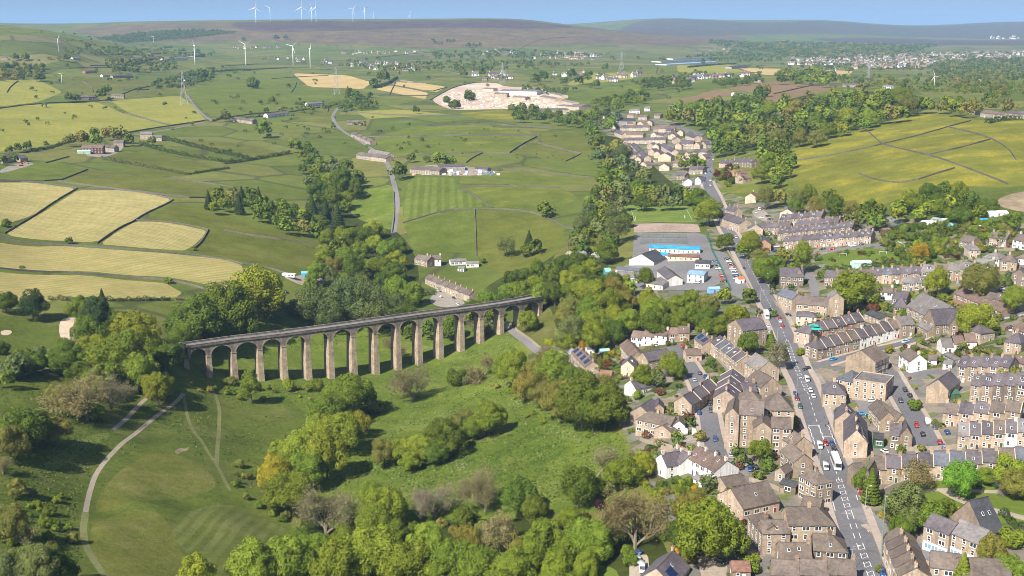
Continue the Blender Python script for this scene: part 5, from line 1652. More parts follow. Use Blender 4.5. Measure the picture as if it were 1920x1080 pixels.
hh(1421, 696, 1461, 691, 6.0, 14, 4.0, 'x', 1, 'tan', 'gg', 'sk', label='grey-roofed stone building with white dormer fronts')
hh(1427, 728, 1466, 722, 5.8, 13, 4.0, 'x', 1, 'tan', 'ss', '', label='stone building with moss-stained gable beside the main street')
hh(1302, 634, 1318, 647, 5.2, 9, 2.8, 'p', 2, 'tan', 'bs/tb', 'so', label='stone house with solar roof above the back street')
hh(1287, 668, 1316, 664, 3.2, 8, 2.2, 'p', 1, 'tan', 'tb', '', label='low stone bungalow beside the red car')
# cluster by the viaduct lane
tt(1183, 634, 1250, 628, 5.0, 7, 2.6, 'p', 3, 'wh', 'tb', '', label='white cottage in the long white row')
tt(1250, 628, 1293, 623, 4.6, 7, 2.6, 'p', 2, 'st', 'tb', '', label='stone cottage at the end of the white row')
hh(1162, 649, 1182, 668, 4.8, 8, 2.8, 'p', 1, 'tan', 'tb', '', label='stone house with brown roof below the white row')
row('chapel', 1195, 672, 1215, 675, 5.2, 15, 3.2, 'x', 1, 'tan', 'sl', 'nc', label='small stone chapel with gabled front', cat='chapel')
hh(1164, 690, 1189, 685, 5.2, 10, 2.8, 'x', 1, 'cr', 'sl', 'dm dm1', label='cream house with large white roof dormer')
tt(1071, 661, 1097, 688, 5.6, 8, 2.8, 'p', 4, 'tan', 'tb', 'so', label='stone house in the short terrace by the viaduct lane')
hh(1039, 657, 1061, 657, 3.6, 8, 3.0, 'p', 1, 'wh', 'sl', 'dm dm1', label='small white house with twin dormers by the lane')
hh(1016, 662, 1038, 661, 3.0, 8, 2.0, 'p', 1, 'tan', 'ss', 'nc', label='low stone outbuilding at the lane end')
hh(1171, 724, 1192, 727, 4.2, 12, 3.0, 'x', 1, 'wh', 'sl', '', label='white cottage half hidden by trees')
row('outhouse', 1123, 707, 1145, 703, 2.4, 5, 2.0, 'p', 1, 'tan', 'rd', 'nc', label='small stone hut with reddish roof in the gardens', cat='outhouse')
# rows climbing from the main street
tt(1489, 621, 1518, 625, 6.0, 9, 3.0, 'p', 1, 'tan', 'sl', 'hl', label='corner shop with hipped slate roof beside the green scaffolding', group='upper stepped terrace')
tt(1518, 625, 1621, 600, 5.4, 9, 3.2, 'p', 6, 'tan/tan/st/st/br/tan', 'sl', 'cp', label='% house in the upper stepped terrace', group='upper stepped terrace')
tt(1533, 656, 1690, 613, 5.3, 9, 3.2, 'p', 10, 'st/st/tan/tan/st/wh/wh/wh/wh/wh', 'sl/sl/ss', 'cp hl', label='% house in the lower stepped terrace', group='lower stepped terrace')
hh(1690, 612, 1716, 606, 6.2, 9, 3.2, 'p', 1, 'st', 'gg', '', label='stone house closing the lower stepped terrace')
hh(1621, 588, 1650, 598, 4.0, 8, 1.4, 'p', 1, 'tan', 'dg', 'nc', label='long low building with black roof behind the terrace')
k = dict(label='large stone church hall with long skylit grey roof', cat='church hall', join='hall')
row('church_hall', 1700, 576, 1753, 598, 5.0, 16, 7.0, 'p', 1, 'st', 'gg', 'nc sk2', **k)
row('church_hall', 1753, 614, 1803, 601, 5.0, 12, 6.0, 'p', 1, 'st', 'sl', 'nc gw', **k)
row('church_hall', 1781, 612, 1797, 609, 5.5, 6, 4.0, 'x', 1, 'st', 'sl', 'nc gw', **k)
row('church_hall', 1719, 610, 1741, 619, 4.0, 9, 3.4, 'p', 1, 'st', 'gg', 'nc', **k)
row('church_hall', 1676, 577, 1702, 575, 5.0, 8, 4.6, 'h', 1, 'st', 'sl', 'nc', **k)
k = dict(label='stone mill building with tall gabled tower', cat='mill', join='mill')
row('mill_building', 1493, 573, 1553, 571, 6.0, 11, 3.4, 'p', 1, 'tan', 'ss', 'nc', **k)
row('mill_building', 1554, 562, 1583, 560, 11.0, 11, 3.2, 'x', 1, 'tan', 'gg', 'nc slit', **k)
row('mill_building', 1485, 563, 1508, 558, 6.0, 14, 3.2, 'x', 1, 'tan', 'bs', '', **k)
row('mill_building', 1493, 594, 1531, 593, 5.4, 8, 1.8, 'h', 1, 'cr', 'sl', 'nc nd', **k)
k = dict(label='Victorian stone villa with steep gables behind the hedge', cat='house', join='villa')
hh(1463, 521, 1507, 517, 6.2, 12, 4.2, 'p', 1, 'dk', 'sl', 'c1', **k)
hh(1490, 517, 1507, 516, 6.2, 7, 4.0, 'x', 1, 'dk', 'sl', 'nc gw', **k)
tt(1545, 521, 1636, 517, 5.6, 9, 3.2, 'p', 4, 'st', 'ss/sl', 'c1', label='stone house in the long terrace behind the big sycamore', group='long upper terrace')
tt(1636, 516, 1726, 512, 5.6, 9, 3.2, 'p', 5, 'tan/st/tan', 'sl/bs', 'c1 sk', label='stone house in the long upper terrace', group='long upper terrace')
tt(1727, 511, 1826, 505, 5.8, 9, 3.4, 'p', 4, 'st/tan', 'ss/gg/bs', 'dm c1', label='dormered stone house in the long upper terrace', group='long upper terrace')
hh(1692, 531, 1737, 530, 4.6, 7, 2.6, 'p', 2, 'st', 'gg', 'dm', label='low stone house with dormer below the long terrace')
hh(1637, 549, 1674, 547, 4.6, 7, 2.4, 'p', 1, 'wh', 'ss', '', label='white house behind the church hall')
row('school_hall', 1787, 555, 1878, 580, 3.0, 11, 2.6, 'p', 1, 'br', 'tb', 'nc', label='long low brick building with blue doors', cat='hall')
# hillside houses
hh(1822, 458, 1842, 451, 5.0, 10, 3.0, 'x', 1, 'st', 'ss', '', label='gabled house highest beside the allotments')
hh(1817, 471, 1839, 467, 4.8, 12, 2.8, 'h', 1, 'pk', 'gg', '', label='pink house with pyramid grey roof')
hh(1855, 447, 1887, 447, 5.2, 8, 2.8, 'p', 1, 'pk', 'ss', '', label='wide house with parked white car in front')
hh(1899, 449, 1932, 456, 5.0, 10, 3.0, 'p', 1, 'wh', 'ss', '', label='pale house under the trees at the picture edge')
hh(1842, 484, 1874, 484, 5.0, 11, 2.8, 'h', 1, 'wh', 'gg', '', label='white house with grey hipped roof')
hh(1876, 491, 1907, 489, 5.4, 9, 3.0, 'h', 1, 'tan', 'ss', '', label='semi-detached house with orange-brick porch')
hh(1830, 499, 1863, 496, 5.0, 8, 3.0, 'p', 1, 'wh', 'gn', '', label='white gabled house with green-grey roof')
hh(1897, 515, 1926, 518, 6.0, 12, 3.4, 'x', 1, 'dk', 'sl', '', label='gabled stone house beside the parking row')
hh(1903, 484, 1932, 486, 3.6, 10, 2.6, 'h', 1, 'wh', 'ss', '', label='low pale bungalow on the hillside edge')
# bungalows and terraces to the right of the cross street
tt(1767, 652, 1832, 639, 3.2, 9, 2.8, 'p', 3, 'wh', 'gg/gg/tb', 'nc', label='white bungalow in the row of three')
hh(1707, 681, 1739, 674, 4.6, 12, 3.0, 'x', 1, 'wh', 'ss', 'gw', label='white gabled bungalow inside the corner hedge')
hh(1740, 676, 1757, 674, 2.8, 5, 1.6, 'p', 1, 'wh', 'ss', 'nc', label='white extension of the corner bungalow')
row('shed', 1768, 683, 1785, 682, 2.4, 5, .8, 'p', 1, 'wh', 'gg', 'nc nd', label='small white garden garage behind the bungalow', cat='shed')
row('shed', 1769, 666, 1792, 674, 2.4, 4, .8, 'p', 1, 'gr', 'gg', 'nc nd', label='grey flat-topped shed behind the bungalows', cat='shed')
hh(1838, 629, 1866, 619, 4.4, 10, 3.0, 'h', 1, 'tan', 'sl', '', label='tan detached house with small conservatory')
hh(1883, 643, 1915, 642, 5.2, 13, 3.2, 'h', 1, 'tan', 'sl', '', label='large tan detached house with hipped grey roof')
hh(1888, 674, 1922, 681, 3.4, 10, 2.8, 'h', 1, 'tan', 'tb', '', label='bungalow with brown hipped roof')
hh(1898, 618, 1925, 622, 4.6, 9, 2.6, 'p', 1, 'br', 'tb', '', label='brick house at the picture edge beside red car')
tt(1795, 687, 1892, 687, 7.0, 9, 3.4, 'p', 5, 'st', 'sl', 'c1 sk', label='tall stone house in the slate terrace', group='tall slate terrace')
tt(1820, 723, 1926, 721, 7.0, 9, 3.4, 'p', 5, 'st/dk/st', 'sl', 'dm sk', label='stone house in the dormered front terrace', group='dormered front terrace')
hh(1737, 729, 1779, 728, 6.2, 15, 3.8, 'x', 1, 'tan', 'sl', 'bg c1', label='stone house with blank tan gable beside the cars')
tt(1768, 776, 1914, 771, 5.2, 8, 2.9, 'p', 5, 'tan/st', 'sl/ss/bs', 'cp', label='stone house in the back terrace of five', group='back terrace')
tt(1796, 817, 1931, 809, 5.6, 9, 3.2, 'p', 6, 'tan/tan/tan/tan/wh/tan', 'ss/sl/gg/sl', 'sk cp', label='% house in the skylit middle terrace', group='skylit middle terrace')
tt(1632, 880, 1936, 862, 5.6, 8, 3.0, 'p', 10, 'tan/st', 'sl/sl/bs/ss', 'cp', label='stone house in the long terrace above the park', group='terrace above the park')
tt(1583, 829, 1627, 828, 6.2, 23, 4.6, 'x', 2, 'tan', 'sl', 'c1', label='stone shop building along the main street pavement', group='shops on the main street')
hh(1607, 830, 1628, 829, 5.8, 8, 3.0, 'x', 1, 'tan', 'sl', 'nc gw', label='stone gabled corner shop beside the coach')
hh(1668, 817, 1690, 816, 5.6, 9, 3.0, 'p', 1, 'st', 'sl', 'c1', label='stone villa with brown front gable', join='vil2')
hh(1688, 818, 1711, 816, 5.6, 9, 3.2, 'x', 1, 'st', 'sl', 'nc gw', label='stone villa with brown front gable', join='vil2')
row('chapel_hall', 1651, 789, 1680, 785, 5.0, 16, 3.0, 'x', 1, 'tan', 'ss', 'nc', label='stone hall with twin ridged roofs', cat='hall', join='tw')
row('chapel_hall', 1681, 791, 1699, 787, 4.6, 18, 2.4, 'x', 1, 'tan', 'ss', 'nc', label='stone hall with twin ridged roofs', cat='hall', join='tw')
row('shed', 1640, 824, 1658, 823, 3.6, 7, 1.0, 'p', 1, 'gn', 'dg', 'nc nd', label='dark green shed with black roof', cat='shed')
row('shop_building', 1600, 716, 1662, 718, 8.0, 14, 0, 'f', 1, 'tan', 'gg', '', label='large tan rendered shop with flat grey roof', cat='shop', join='shp')
row('shop_building', 1566, 711, 1602, 716, 7.4, 12, 3.0, 'h', 1, 'tan', 'bs', 'nc', label='large tan rendered shop with flat grey roof', cat='shop', join='shp')
hh(1586, 671, 1642, 677, 8.0, 13, 4.2, 'x', 1, 'tan', 'ss', 'bg c1', label='big tan gabled building on the junction')
hh(1543, 739, 1587, 738, 5.6, 12, 3.6, 'h', 1, 'tan', 'sl', '', label='stone building with hipped purple slate roof and white shopfront')
hh(1618, 897, 1634, 898, 5.8, 10, 3.0, 'x', 1, 'dk', 'ss', '', label='dark stone house at the head of the park terrace')
# bottom right
k = dict(label='tan stone block with white shopfronts and blue windows', cat='shop', join='shopblock')
row('shop_block', 1732, 986, 1780, 1001, 7.4, 8, 2.6, 'p', 1, 'tan', 'sl', 'nc nd sf', **k)
row('shop_block', 1781, 999, 1835, 1019, 7.0, 9, 3.0, 'p', 1, 'tan', 'gg', 'nc nd sf', **k)
row('church_hall', 1846, 1006, 1882, 991, 4.0, 14, 8.0, 'p', 1, 'st', 'dg', 'nc sk2', label='old hall with steep dark roof behind the shops', cat='hall')
hh(1744, 1066, 1812, 1068, 6.0, 9, 2.8, 'p', 1, 'tan', 'ss', '', label='stone-slated house in front of the shop block')
hh(1806, 1092, 1900, 1084, 5.0, 12, 3.6, 'p', 1, 'st', 'ss', 'nc', label='stone-roofed building at the bottom corner')
tt(1655, 1003, 1686, 1082, 6.0, 9, 2.8, 'p', 5, 'tan', 'ss', 'c1', label='stone-slated house in the row along the pavement', group='row beside the branch road')
hh(1198, 1090, 1262, 1092, 4.2, 14, 4.2, 'x', 1, 'tan', 'sl', 'so sk', label='house with solar panels and skylights beneath the trees')
# school
k = dict(label='white-walled school with several low grey roofs', cat='school', join='sch')
row('school_building', 1152, 520, 1202, 518, 4.0, 12, 2.0, 'p', 1, 'sw', 'gg', 'nc', **k)
row('school_building', 1180, 489, 1226, 489, 3.2, 20, 4.6, 'x', 1, 'sw', 'dg', 'nc bg', **k)
row('school_building', 1211, 533, 1243, 533, 3.6, 20, 1.2, 'p', 1, 'sw', 'gg', 'nc nd', **k)
row('school_building', 1252, 526, 1280, 522, 4.0, 28, 2.6, 'x', 3, 'sw', 'sl', 'nc bg', **k)
row('school_building', 1154, 508, 1202, 506, 4.4, 6, 1.2, 'p', 1, 'sw', 'bs', 'nc nd', **k)
row('school_building', 1303, 494, 1331, 494, 3.6, 8, 1.4, 'p', 1, 'sw', 'dg', 'nc nd', **k)
row('school_block', 1288, 515, 1320, 515, 5.2, 13, 0.9, 'p', 1, 'sw', 'lb', 'nc', label='white school block with pale blue roof', cat='school')
row('school_canopy', 1217, 468, 1313, 465, 3.8, 9, 1.2, 'p', 1, 'sw', 'bl', 'nc', label='long school wing with bright blue roof', cat='school')
row('school_canopy', 1219, 478, 1252, 477, 3.2, 8, .8, 'p', 1, 'sw', 'bl', 'nc nd', label='short school wing with bright blue roof', cat='school')
row('school_cabin', 1252, 482, 1311, 481, 3.0, 6, 1.0, 'p', 1, 'cr', 'rd', 'nc', label='school cabin with rusty brown roof and yellow edge', cat='school')
hh(1282, 570, 1332, 565, 4.0, 8, 2.2, 'p', 1, 'tan', 'dg', 'nc', label='dark-roofed building below the school trees')
# valley
tt(797, 521, 880, 554, 4.6, 7, 2.4, 'p', 8, 'tan', 'ss', 'c1', label='stone cottage in the valley terrace behind the viaduct', group='valley terrace')
hh(800, 486, 827, 487, 5.2, 8, 2.6, 'p', 1, 'wh', 'ss', '', label='white farmhouse above the valley terrace')
hh(777, 484, 801, 490, 5.0, 9, 2.6, 'p', 1, 'st', 'ss', '', label='stone farm range joining the white farmhouse')
hh(845, 491, 875, 489, 3.0, 6, 1.4, 'p', 1, 'wh', 'gg', 'nc', label='long white bungalow on the pasture edge')
hh(874, 495, 898, 494, 3.0, 6, 1.2, 'p', 1, 'wh', 'gg', 'nc', label='short white bungalow on the pasture edge')
row('shed', 858, 503, 870, 504, 2.4, 5, 1.0, 'p', 1, 'wh', 'gn', 'nc', label='small white shed below the bungalows', cat='shed')
# dark terraces beside the school
g4 = 'dark slate terraces'
tt(1468, 453, 1633, 442, 5.6, 9, 3.0, 'p', 14, 'st/tan', 'sl', 'dm c1', label='house in the front slate terrace facing the football pitch', group=g4)
tt(1458, 438, 1598, 425, 5.6, 9, 3.0, 'p', 12, 'st/dk', 'sl', 'sk c1', label='house in the second slate terrace', group=g4)
tt(1424, 427, 1481, 425, 5.6, 9, 3.0, 'p', 5, 'st', 'sl', 'c1', label='house in the short slate terrace near the main road', group=g4)
tt(1490, 423, 1570, 417, 5.6, 9, 3.0, 'p', 6, 'st', 'sl', 'c1', label='house in the third slate terrace', group=g4)
tt(1462, 412, 1540, 405, 5.4, 9, 3.0, 'p', 7, 'st', 'sl', 'dm c1', label='house in the rearmost slate terrace', group=g4)
tt(1386, 422, 1412, 418, 6.0, 34, 3.4, 'x', 4, 'tan', 'sl', 'c1', label='gabled house along the main road by the slate terraces', group=g4)
hh(1403, 431, 1431, 429, 6.0, 9, 3.4, 'x', 1, 'tan', 'bs', '', label='gabled stone house at the end of the short terrace')
hh(1420, 459, 1446, 457, 5.6, 20, 3.2, 'x', 1, 'br', 'bs', 'bg', label='house with plain orange brick gable')
hh(1462, 401, 1490, 399, 5.0, 12, 3.2, 'x', 1, 'cr', 'sl', '', label='pale gabled house behind the rearmost terrace')
hh(1397, 371, 1418, 369, 5.0, 10, 3.4, 'x', 1, 'be', 'rd', 'bg', label='beige house with red roof under the trees')
hh(1376, 398, 1392, 395, 5.0, 14, 3.0, 'x', 2, 'tan', 'sl', '', label='stone house at the upper end of the slate terraces')
# beige estate up the main road
ge = 'beige hillside estate'
es = dict(group=ge, cat='house')
hh(1168, 263, 1248, 262, 5.2, 8, 2.6, 'p', 7, 'be', 'sl', 'nc', label='beige house in the estate crescent', **es)
hh(1182, 271, 1208, 297, 5.2, 8, 2.8, 'p', 5, 'be', 'sl', 'nc', label='beige house on the wooded edge of the estate', **es)
hh(1238, 272, 1259, 285, 5.2, 8, 2.8, 'p', 3, 'be', 'sl', 'nc', label='beige house in the middle of the estate', **es)
hh(1234, 293, 1258, 293, 6.0, 9, 3.4, 'x', 1, 'be', 'sl', 'nc bg', label='beige gabled house in front of the estate', **es)
hh(1236, 313, 1255, 312, 4.4, 8, 3.0, 'x', 1, 'be', 'sl', 'nc bg', label='lowest beige gabled house of the estate', **es)
hh(1276, 269, 1300, 269, 7.0, 9, 3.0, 'p', 2, 'be', 'sl', 'nc', label='tall beige house beside the bend of the road', **es)
hh(1299, 286, 1325, 285, 6.0, 9, 3.0, 'p', 2, 'be', 'sl', 'nc', label='beige house facing the bend of the road', **es)
hh(1285, 253, 1302, 259, 5.4, 9, 3.0, 'p', 2, 'be', 'sl', 'nc', label='beige house at the top of the estate', **es)
hh(1225, 242, 1266, 241, 5.2, 8, 2.8, 'p', 4, 'be', 'tb', 'nc', label='brown-roofed beige terrace house', **es)
hh(1152, 247, 1166, 253, 5.0, 8, 2.8, 'p', 2, 'be', 'sl', 'nc', label='beige house where the estate meets the beck wood', **es)
hh(1163, 252, 1205, 253, 5.0, 8, 2.8, 'p', 4, 'be', 'tb', 'nc', label='beige house in the back row of the estate', **es)
hh(1155, 240, 1218, 238, 5.0, 8, 2.8, 'p', 5, 'be', 'sl/tb', 'nc', label='beige house in the upper back row', **es)
hh(1272, 285, 1280, 290, 5.2, 8, 3.0, 'p', 1, 'be', 'sl', 'nc', label='beige house hidden among the estate trees', **es)
hh(1292, 318, 1318, 317, 5.2, 8, 2.8, 'p', 2, 'st', 'sl', '', label='stone house beside the main road bend')
hh(1268, 329, 1284, 329, 4.8, 8, 2.8, 'p', 1, 'st', 'sl', '', label='stone house above the beck wood')
hh(1303, 337, 1314, 337, 4.6, 8, 2.6, 'x', 1, 'wh', 'sl', '', label='small white house by the road bend')
hh(1283, 341, 1298, 339, 4.4, 8, 2.6, 'x', 1, 'wh', 'sl', '', label='white gabled house by the road bend')
hh(1348, 306, 1372, 306, 5.0, 8, 2.8, 'p', 3, 'tan', 'sl', '', label='stone house in the row opposite the estate')
hh(1371, 303, 1410, 304, 5.6, 8, 2.8, 'p', 4, 'st', 'sl', '', label='dark-roofed house behind the row opposite the estate')
hh(1378, 334, 1394, 334, 5.0, 9, 3.0, 'x', 1, 'tan', 'tb', '', label='stone house with conservatory near the purple tree')
hh(1368, 322, 1384, 324, 4.6, 9, 2.6, 'x', 1, 'br', 'rd', '', label='house with red roof near the purple tree')
for (u1, v1, u2, v2, n, wl, rf, lb) in [
    (1124, 216, 1142, 217, 2, 'tan', 'sl', 'stone house at the far end of the main road'), (1146, 222, 1160, 223, 2, 'wh', 'sl', 'white house by the dark works shed'),
    (1180, 208, 1200, 207, 3, 'wh', 'gg', 'white house above the works shed'), (1176, 215, 1188, 216, 1, 'tan', 'tb', 'stone house above the works shed'), (1197, 219, 1213, 219, 2, 'tan', 'tb', 'stone villa beside the works shed'),
    (1226, 216, 1238, 216, 1, 'tan', 'ss', 'stone house under the estate trees'), (1208, 203, 1218, 203, 1, 'wh', 'gg', 'white house on the rise above the main road'), (1252, 201, 1300, 203, 5, 'wh', 'gg', 'pale house in the row on the rise'),
    (1440, 208, 1470, 209, 3, 'st', 'sl', 'grey house hidden in the hillside wood'), (1815, 206, 1835, 207, 2, 'tan', 'sl', 'stone house on the meadow skyline'), (1838, 211, 1860, 213, 2, 'tan', 'ss', 'gabled house on the meadow skyline'),
    (1862, 214, 1880, 215, 2, 'tan', 'ss', 'low house on the meadow skyline'), (1890, 212, 1920, 214, 3, 'tan', 'sl', 'house at the edge of the meadow skyline')]:
    hh(u1, v1, u2, v2, 4.8, 8, 2.6, 'p', n, wl, rf, 'nc', label=lb)
row('works_shed', 1160, 228, 1192, 226, 6, 30, 2.5, 'p', 1, 'gr', 'dg', 'nc nd', label='dark works shed beside the main road', cat='shed', detail=False)

_r = random.Random(19)
for (u_, v_, w_) in [(1166, 272, 11), (1172, 280, 11), (1180, 289, 12), (1190, 299, 12), (1200, 308, 12), (1213, 272, 12), (1224, 274, 11), (1215, 283, 12), (1226, 288, 12), (1220, 252, 11), (1232, 253, 11), (1243, 252, 11), (1255, 254, 12), (1264, 262, 12), (1266, 272, 12), (1262, 305, 13), (1275, 302, 13), (1284, 296, 12), (1300, 272, 12), (1312, 270, 12), (1310, 295, 13), (1292, 305, 12), (1142, 234, 11), (1133, 226, 10), (1176, 232, 11), (1195, 231, 11), (1212, 230, 11), (1270, 248, 11), (1248, 245, 10), (1306, 255, 11)]:
    hh(u_, v_, u_ + w_, v_ + _r.uniform(-1, 1.5), 5.0, 8, 2.8, _r.choice('xxp'), 1, _r.choice(('be', 'be', 'cr')), _r.choice(('sl', 'sl', 'tb')), 'nc', label='detached beige house in the estate', **es)
hh(1607, 893, 1631, 889, 5.6, 8, 2.8, 'p', 1, 'st', 'ss', 'c1', label='stone corner house between the coach and the park')
hh(1566, 788, 1606, 787, 6.0, 11, 3.6, 'x', 1, 'tan', 'sl', 'c1 sk', label='stone shop with rounded grey roof facing the crossing')
hh(1396, 735, 1420, 733, 5.0, 9, 2.6, 'p', 1, 'st', 'sl', '', label='small stone house behind the moss-stained gable')
hh(1500, 952, 1536, 956, 4.4, 8, 2.4, 'p', 1, 'tan', 'ss', 'nc', label='low stone wing behind the three-storey house')
hh(1846, 560, 1876, 562, 4.8, 8, 2.6, 'p', 2, 'st', 'ss', '', label='stone house beyond the long brick hall')
tt(1672, 560, 1700, 560, 5.0, 8, 2.8, 'p', 2, 'st', 'sl', '', label='stone house above the church hall turret')

for (u1, v1, u2, v2, he_, d_) in [(1012, 180, 1040, 186, 6, 16), (1030, 174, 1052, 180, 5, 14), (1052, 188, 1072, 193, 5, 14), (905, 166, 925, 167, 5, 14), (960, 182, 985, 183, 6, 16)]:
    row('works_shed', u1, v1, u2, v2, he_, d_, 1.6, 'p', 1, 'be', 'gg', 'nc nd', label='small pale shed among the quarry stacks', cat='works', detail=False)

# ------------------------------------------------------------------ farms and hamlets
def small(u1, v1, u2, v2, he, d, rise, typ, n, wl, rf, lb, nm='farmhouse', cat='farm building', op='nc nd', detail=True):
    row(nm, u1, v1, u2, v2, he, d, rise, typ, n, wl, rf, op, label=lb, cat=cat, detail=detail)


small(152, 277, 193, 279, 6.0, 15, 3.0, 'p', 1, 'db', 'tb', 'large dark brown timber farm barn', 'barn', 'barn')
small(192, 276, 214, 278, 4.6, 10, 2.6, 'p', 2, 'tan', 'ss', 'stone farm building beside the brown barn')
small(212, 267, 231, 268, 5.0, 9, 2.6, 'p', 1, 'tan', 'ss', 'stone farmhouse behind the brown barn')
small(262, 251, 285, 252, 7.0, 9, 2.6, 'p', 1, 'tan', 'gg', 'tall tan farmhouse at the head of the hedges')
small(284, 257, 303, 258, 4.6, 8, 2.4, 'p', 1, 'tan', 'gg', 'low farm wing beside the tall farmhouse')
small(145, 182, 166, 182, 5.0, 12, 2.4, 'p', 1, 'tan', 'ss', 'stone barn between the yellow fields', 'barn', 'barn')
small(167, 182, 182, 182, 4.0, 10, 2.0, 'p', 1, 'db', 'sl', 'dark shed between the yellow fields', 'barn', 'barn')
small(208, 179, 232, 180, 4.6, 9, 2.4, 'p', 2, 'st', 'ss', 'ruined stone house above the yellow field')
small(5, 298, 38, 292, 4.6, 10, 2.6, 'p', 2, 'tan', 'ss', 'stone cottage behind the orange excavator')
small(38, 297, 52, 296, 4.0, 8, 2.0, 'p', 1, 'tan', 'sl', 'stone shed behind the orange excavator')
small(350, 151, 380, 148, 4.6, 9, 2.4, 'p', 3, 'wh', 'sl', 'white farmhouse below the dark tree belt')
small(193, 141, 206, 141, 4.6, 8, 2.4, 'p', 1, 'wh', 'gg', 'white cottage with pale roof on the hill lane')
small(212, 143, 250, 142, 4.4, 8, 2.4, 'p', 4, 'tan', 'sl', 'cottage in the hill lane row')
small(160, 134, 182, 133, 4.6, 8, 2.4, 'p', 2, 'br', 'rd', 'red-roofed house on the hill lane')
small(137, 108, 152, 109, 4.6, 8, 2.4, 'p', 1, 'wh', 'gg', 'white house beside the dark hillside trees')
small(2, 108, 14, 109, 4.6, 9, 2.4, 'p', 1, 'tan', 'ss', 'stone house under the quarry hill')
small(310, 110, 352, 109, 6.0, 20, 2.0, 'p', 1, 'wh', 'gg', 'long white-roofed farm shed', 'farm_shed', 'shed', detail=False)
small(255, 110, 292, 108, 5.0, 16, 2.0, 'p', 2, 'gr', 'sl', 'grey farm shed on the hilltop', 'farm_shed', 'shed', detail=False)
small(363, 103, 385, 103, 7.0, 24, 2.0, 'p', 1, 'gr', 'dg', 'black farm shed beneath the turbine', 'farm_shed', 'shed', detail=False)
small(283, 99, 302, 99, 4.5, 14, 2.0, 'p', 1, 'tan', 'rd', 'low red-roofed shed on the hilltop', 'farm_shed', 'shed', detail=False)
small(436, 222, 473, 227, 4.6, 9, 2.4, 'p', 3, 'st', 'ss', 'stone farm ruin beside the dark trees')
small(502, 216, 542, 211, 4.6, 8, 2.4, 'p', 4, 'wh', 'ss', 'white cottage in the lane hamlet')
small(577, 195, 606, 193, 5.0, 8, 2.6, 'p', 2, 'wh', 'gg', 'white house at the end of the lane hamlet')
small(650, 229, 682, 228, 4.6, 8, 2.4, 'p', 3, 'st', 'ss', 'stone house on the lane above the wood')
small(658, 250, 694, 266, 4.6, 8, 2.4, 'p', 4, 'st', 'ss', 'stone house in the lane-side row')
small(668, 290, 724, 297, 4.6, 10, 2.6, 'p', 4, 'tan', 'ss', 'stone mill cottage on the lane bend')
small(690, 284, 726, 291, 4.6, 9, 2.4, 'p', 3, 'tan', 'gg', 'grey-roofed workshop on the lane bend')
small(768, 317, 824, 320, 5.0, 12, 3.0, 'p', 2, 'st', 'ss', 'long stone stable of the riding yard', 'stable', 'stable')
small(822, 314, 872, 311, 4.4, 14, 1.6, 'p', 1, 'gr', 'sl', 'long grey shed of the riding yard', 'stable', 'stable')
small(890, 316, 914, 318, 3.4, 9, 1.4, 'p', 1, 'gr', 'sl', 'small grey shed of the riding yard', 'stable', 'stable')
small(936, 171, 1006, 171, 8.0, 40, 2.0, 'p', 1, 'wh', 'gg', 'large white-roofed quarry works', 'works_shed', 'works', detail=False)
small(926, 176, 950, 176, 7.0, 20, 2.0, 'p', 1, 'be', 'gg', 'pale quarry building beside the works', 'works_shed', 'works', detail=False)
small(1000, 207, 1068, 206, 7.0, 40, 1.6, 'p', 1, 'be', 'gn', 'wide pale warehouse below the quarry', 'warehouse', 'warehouse', detail=False)
small(1046, 198, 1086, 201, 6.0, 24, 1.4, 'p', 1, 'be', 'gg', 'white-roofed warehouse beside the quarry road', 'warehouse', 'warehouse', detail=False)
small(1072, 197, 1094, 198, 5.0, 20, 1.4, 'p', 1, 'be', 'gg', 'small pale warehouse beside the quarry road', 'warehouse', 'warehouse', detail=False)
for k_, (u_, v_, w_) in enumerate(((1250, 119, 95), (1240, 114, 80), (1262, 109, 85))):
    small(u_, v_, u_ + w_, v_ - 1, 6, 40, 1.5, 'p', 1, 'wh', 'gg' if k_ else 'lb', 'long pale glasshouse beyond the fields', 'glasshouse', 'glasshouse', detail=False)
small(1372, 125, 1402, 124, 6, 20, 2, 'p', 1, 'gr', 'dg', 'dark barn on the pale far field', 'farm_shed', 'shed', detail=False)
small(1413, 150, 1432, 150, 5, 10, 2.4, 'p', 2, 'tan', 'sl', 'stone house beside the far tree clump')
small(1655, 162, 1670, 162, 5, 10, 2.4, 'p', 1, 'wh', 'gg', 'white building beside the far road')
small(1580, 158, 1605, 159, 5, 10, 2.4, 'p', 2, 'br', 'sl', 'brick farm building beside the far tree clump')
small(1378, 176, 1394, 174, 4, 9, 2.0, 'p', 1, 'wh', 'gg', 'small white shed between the ploughed fields')


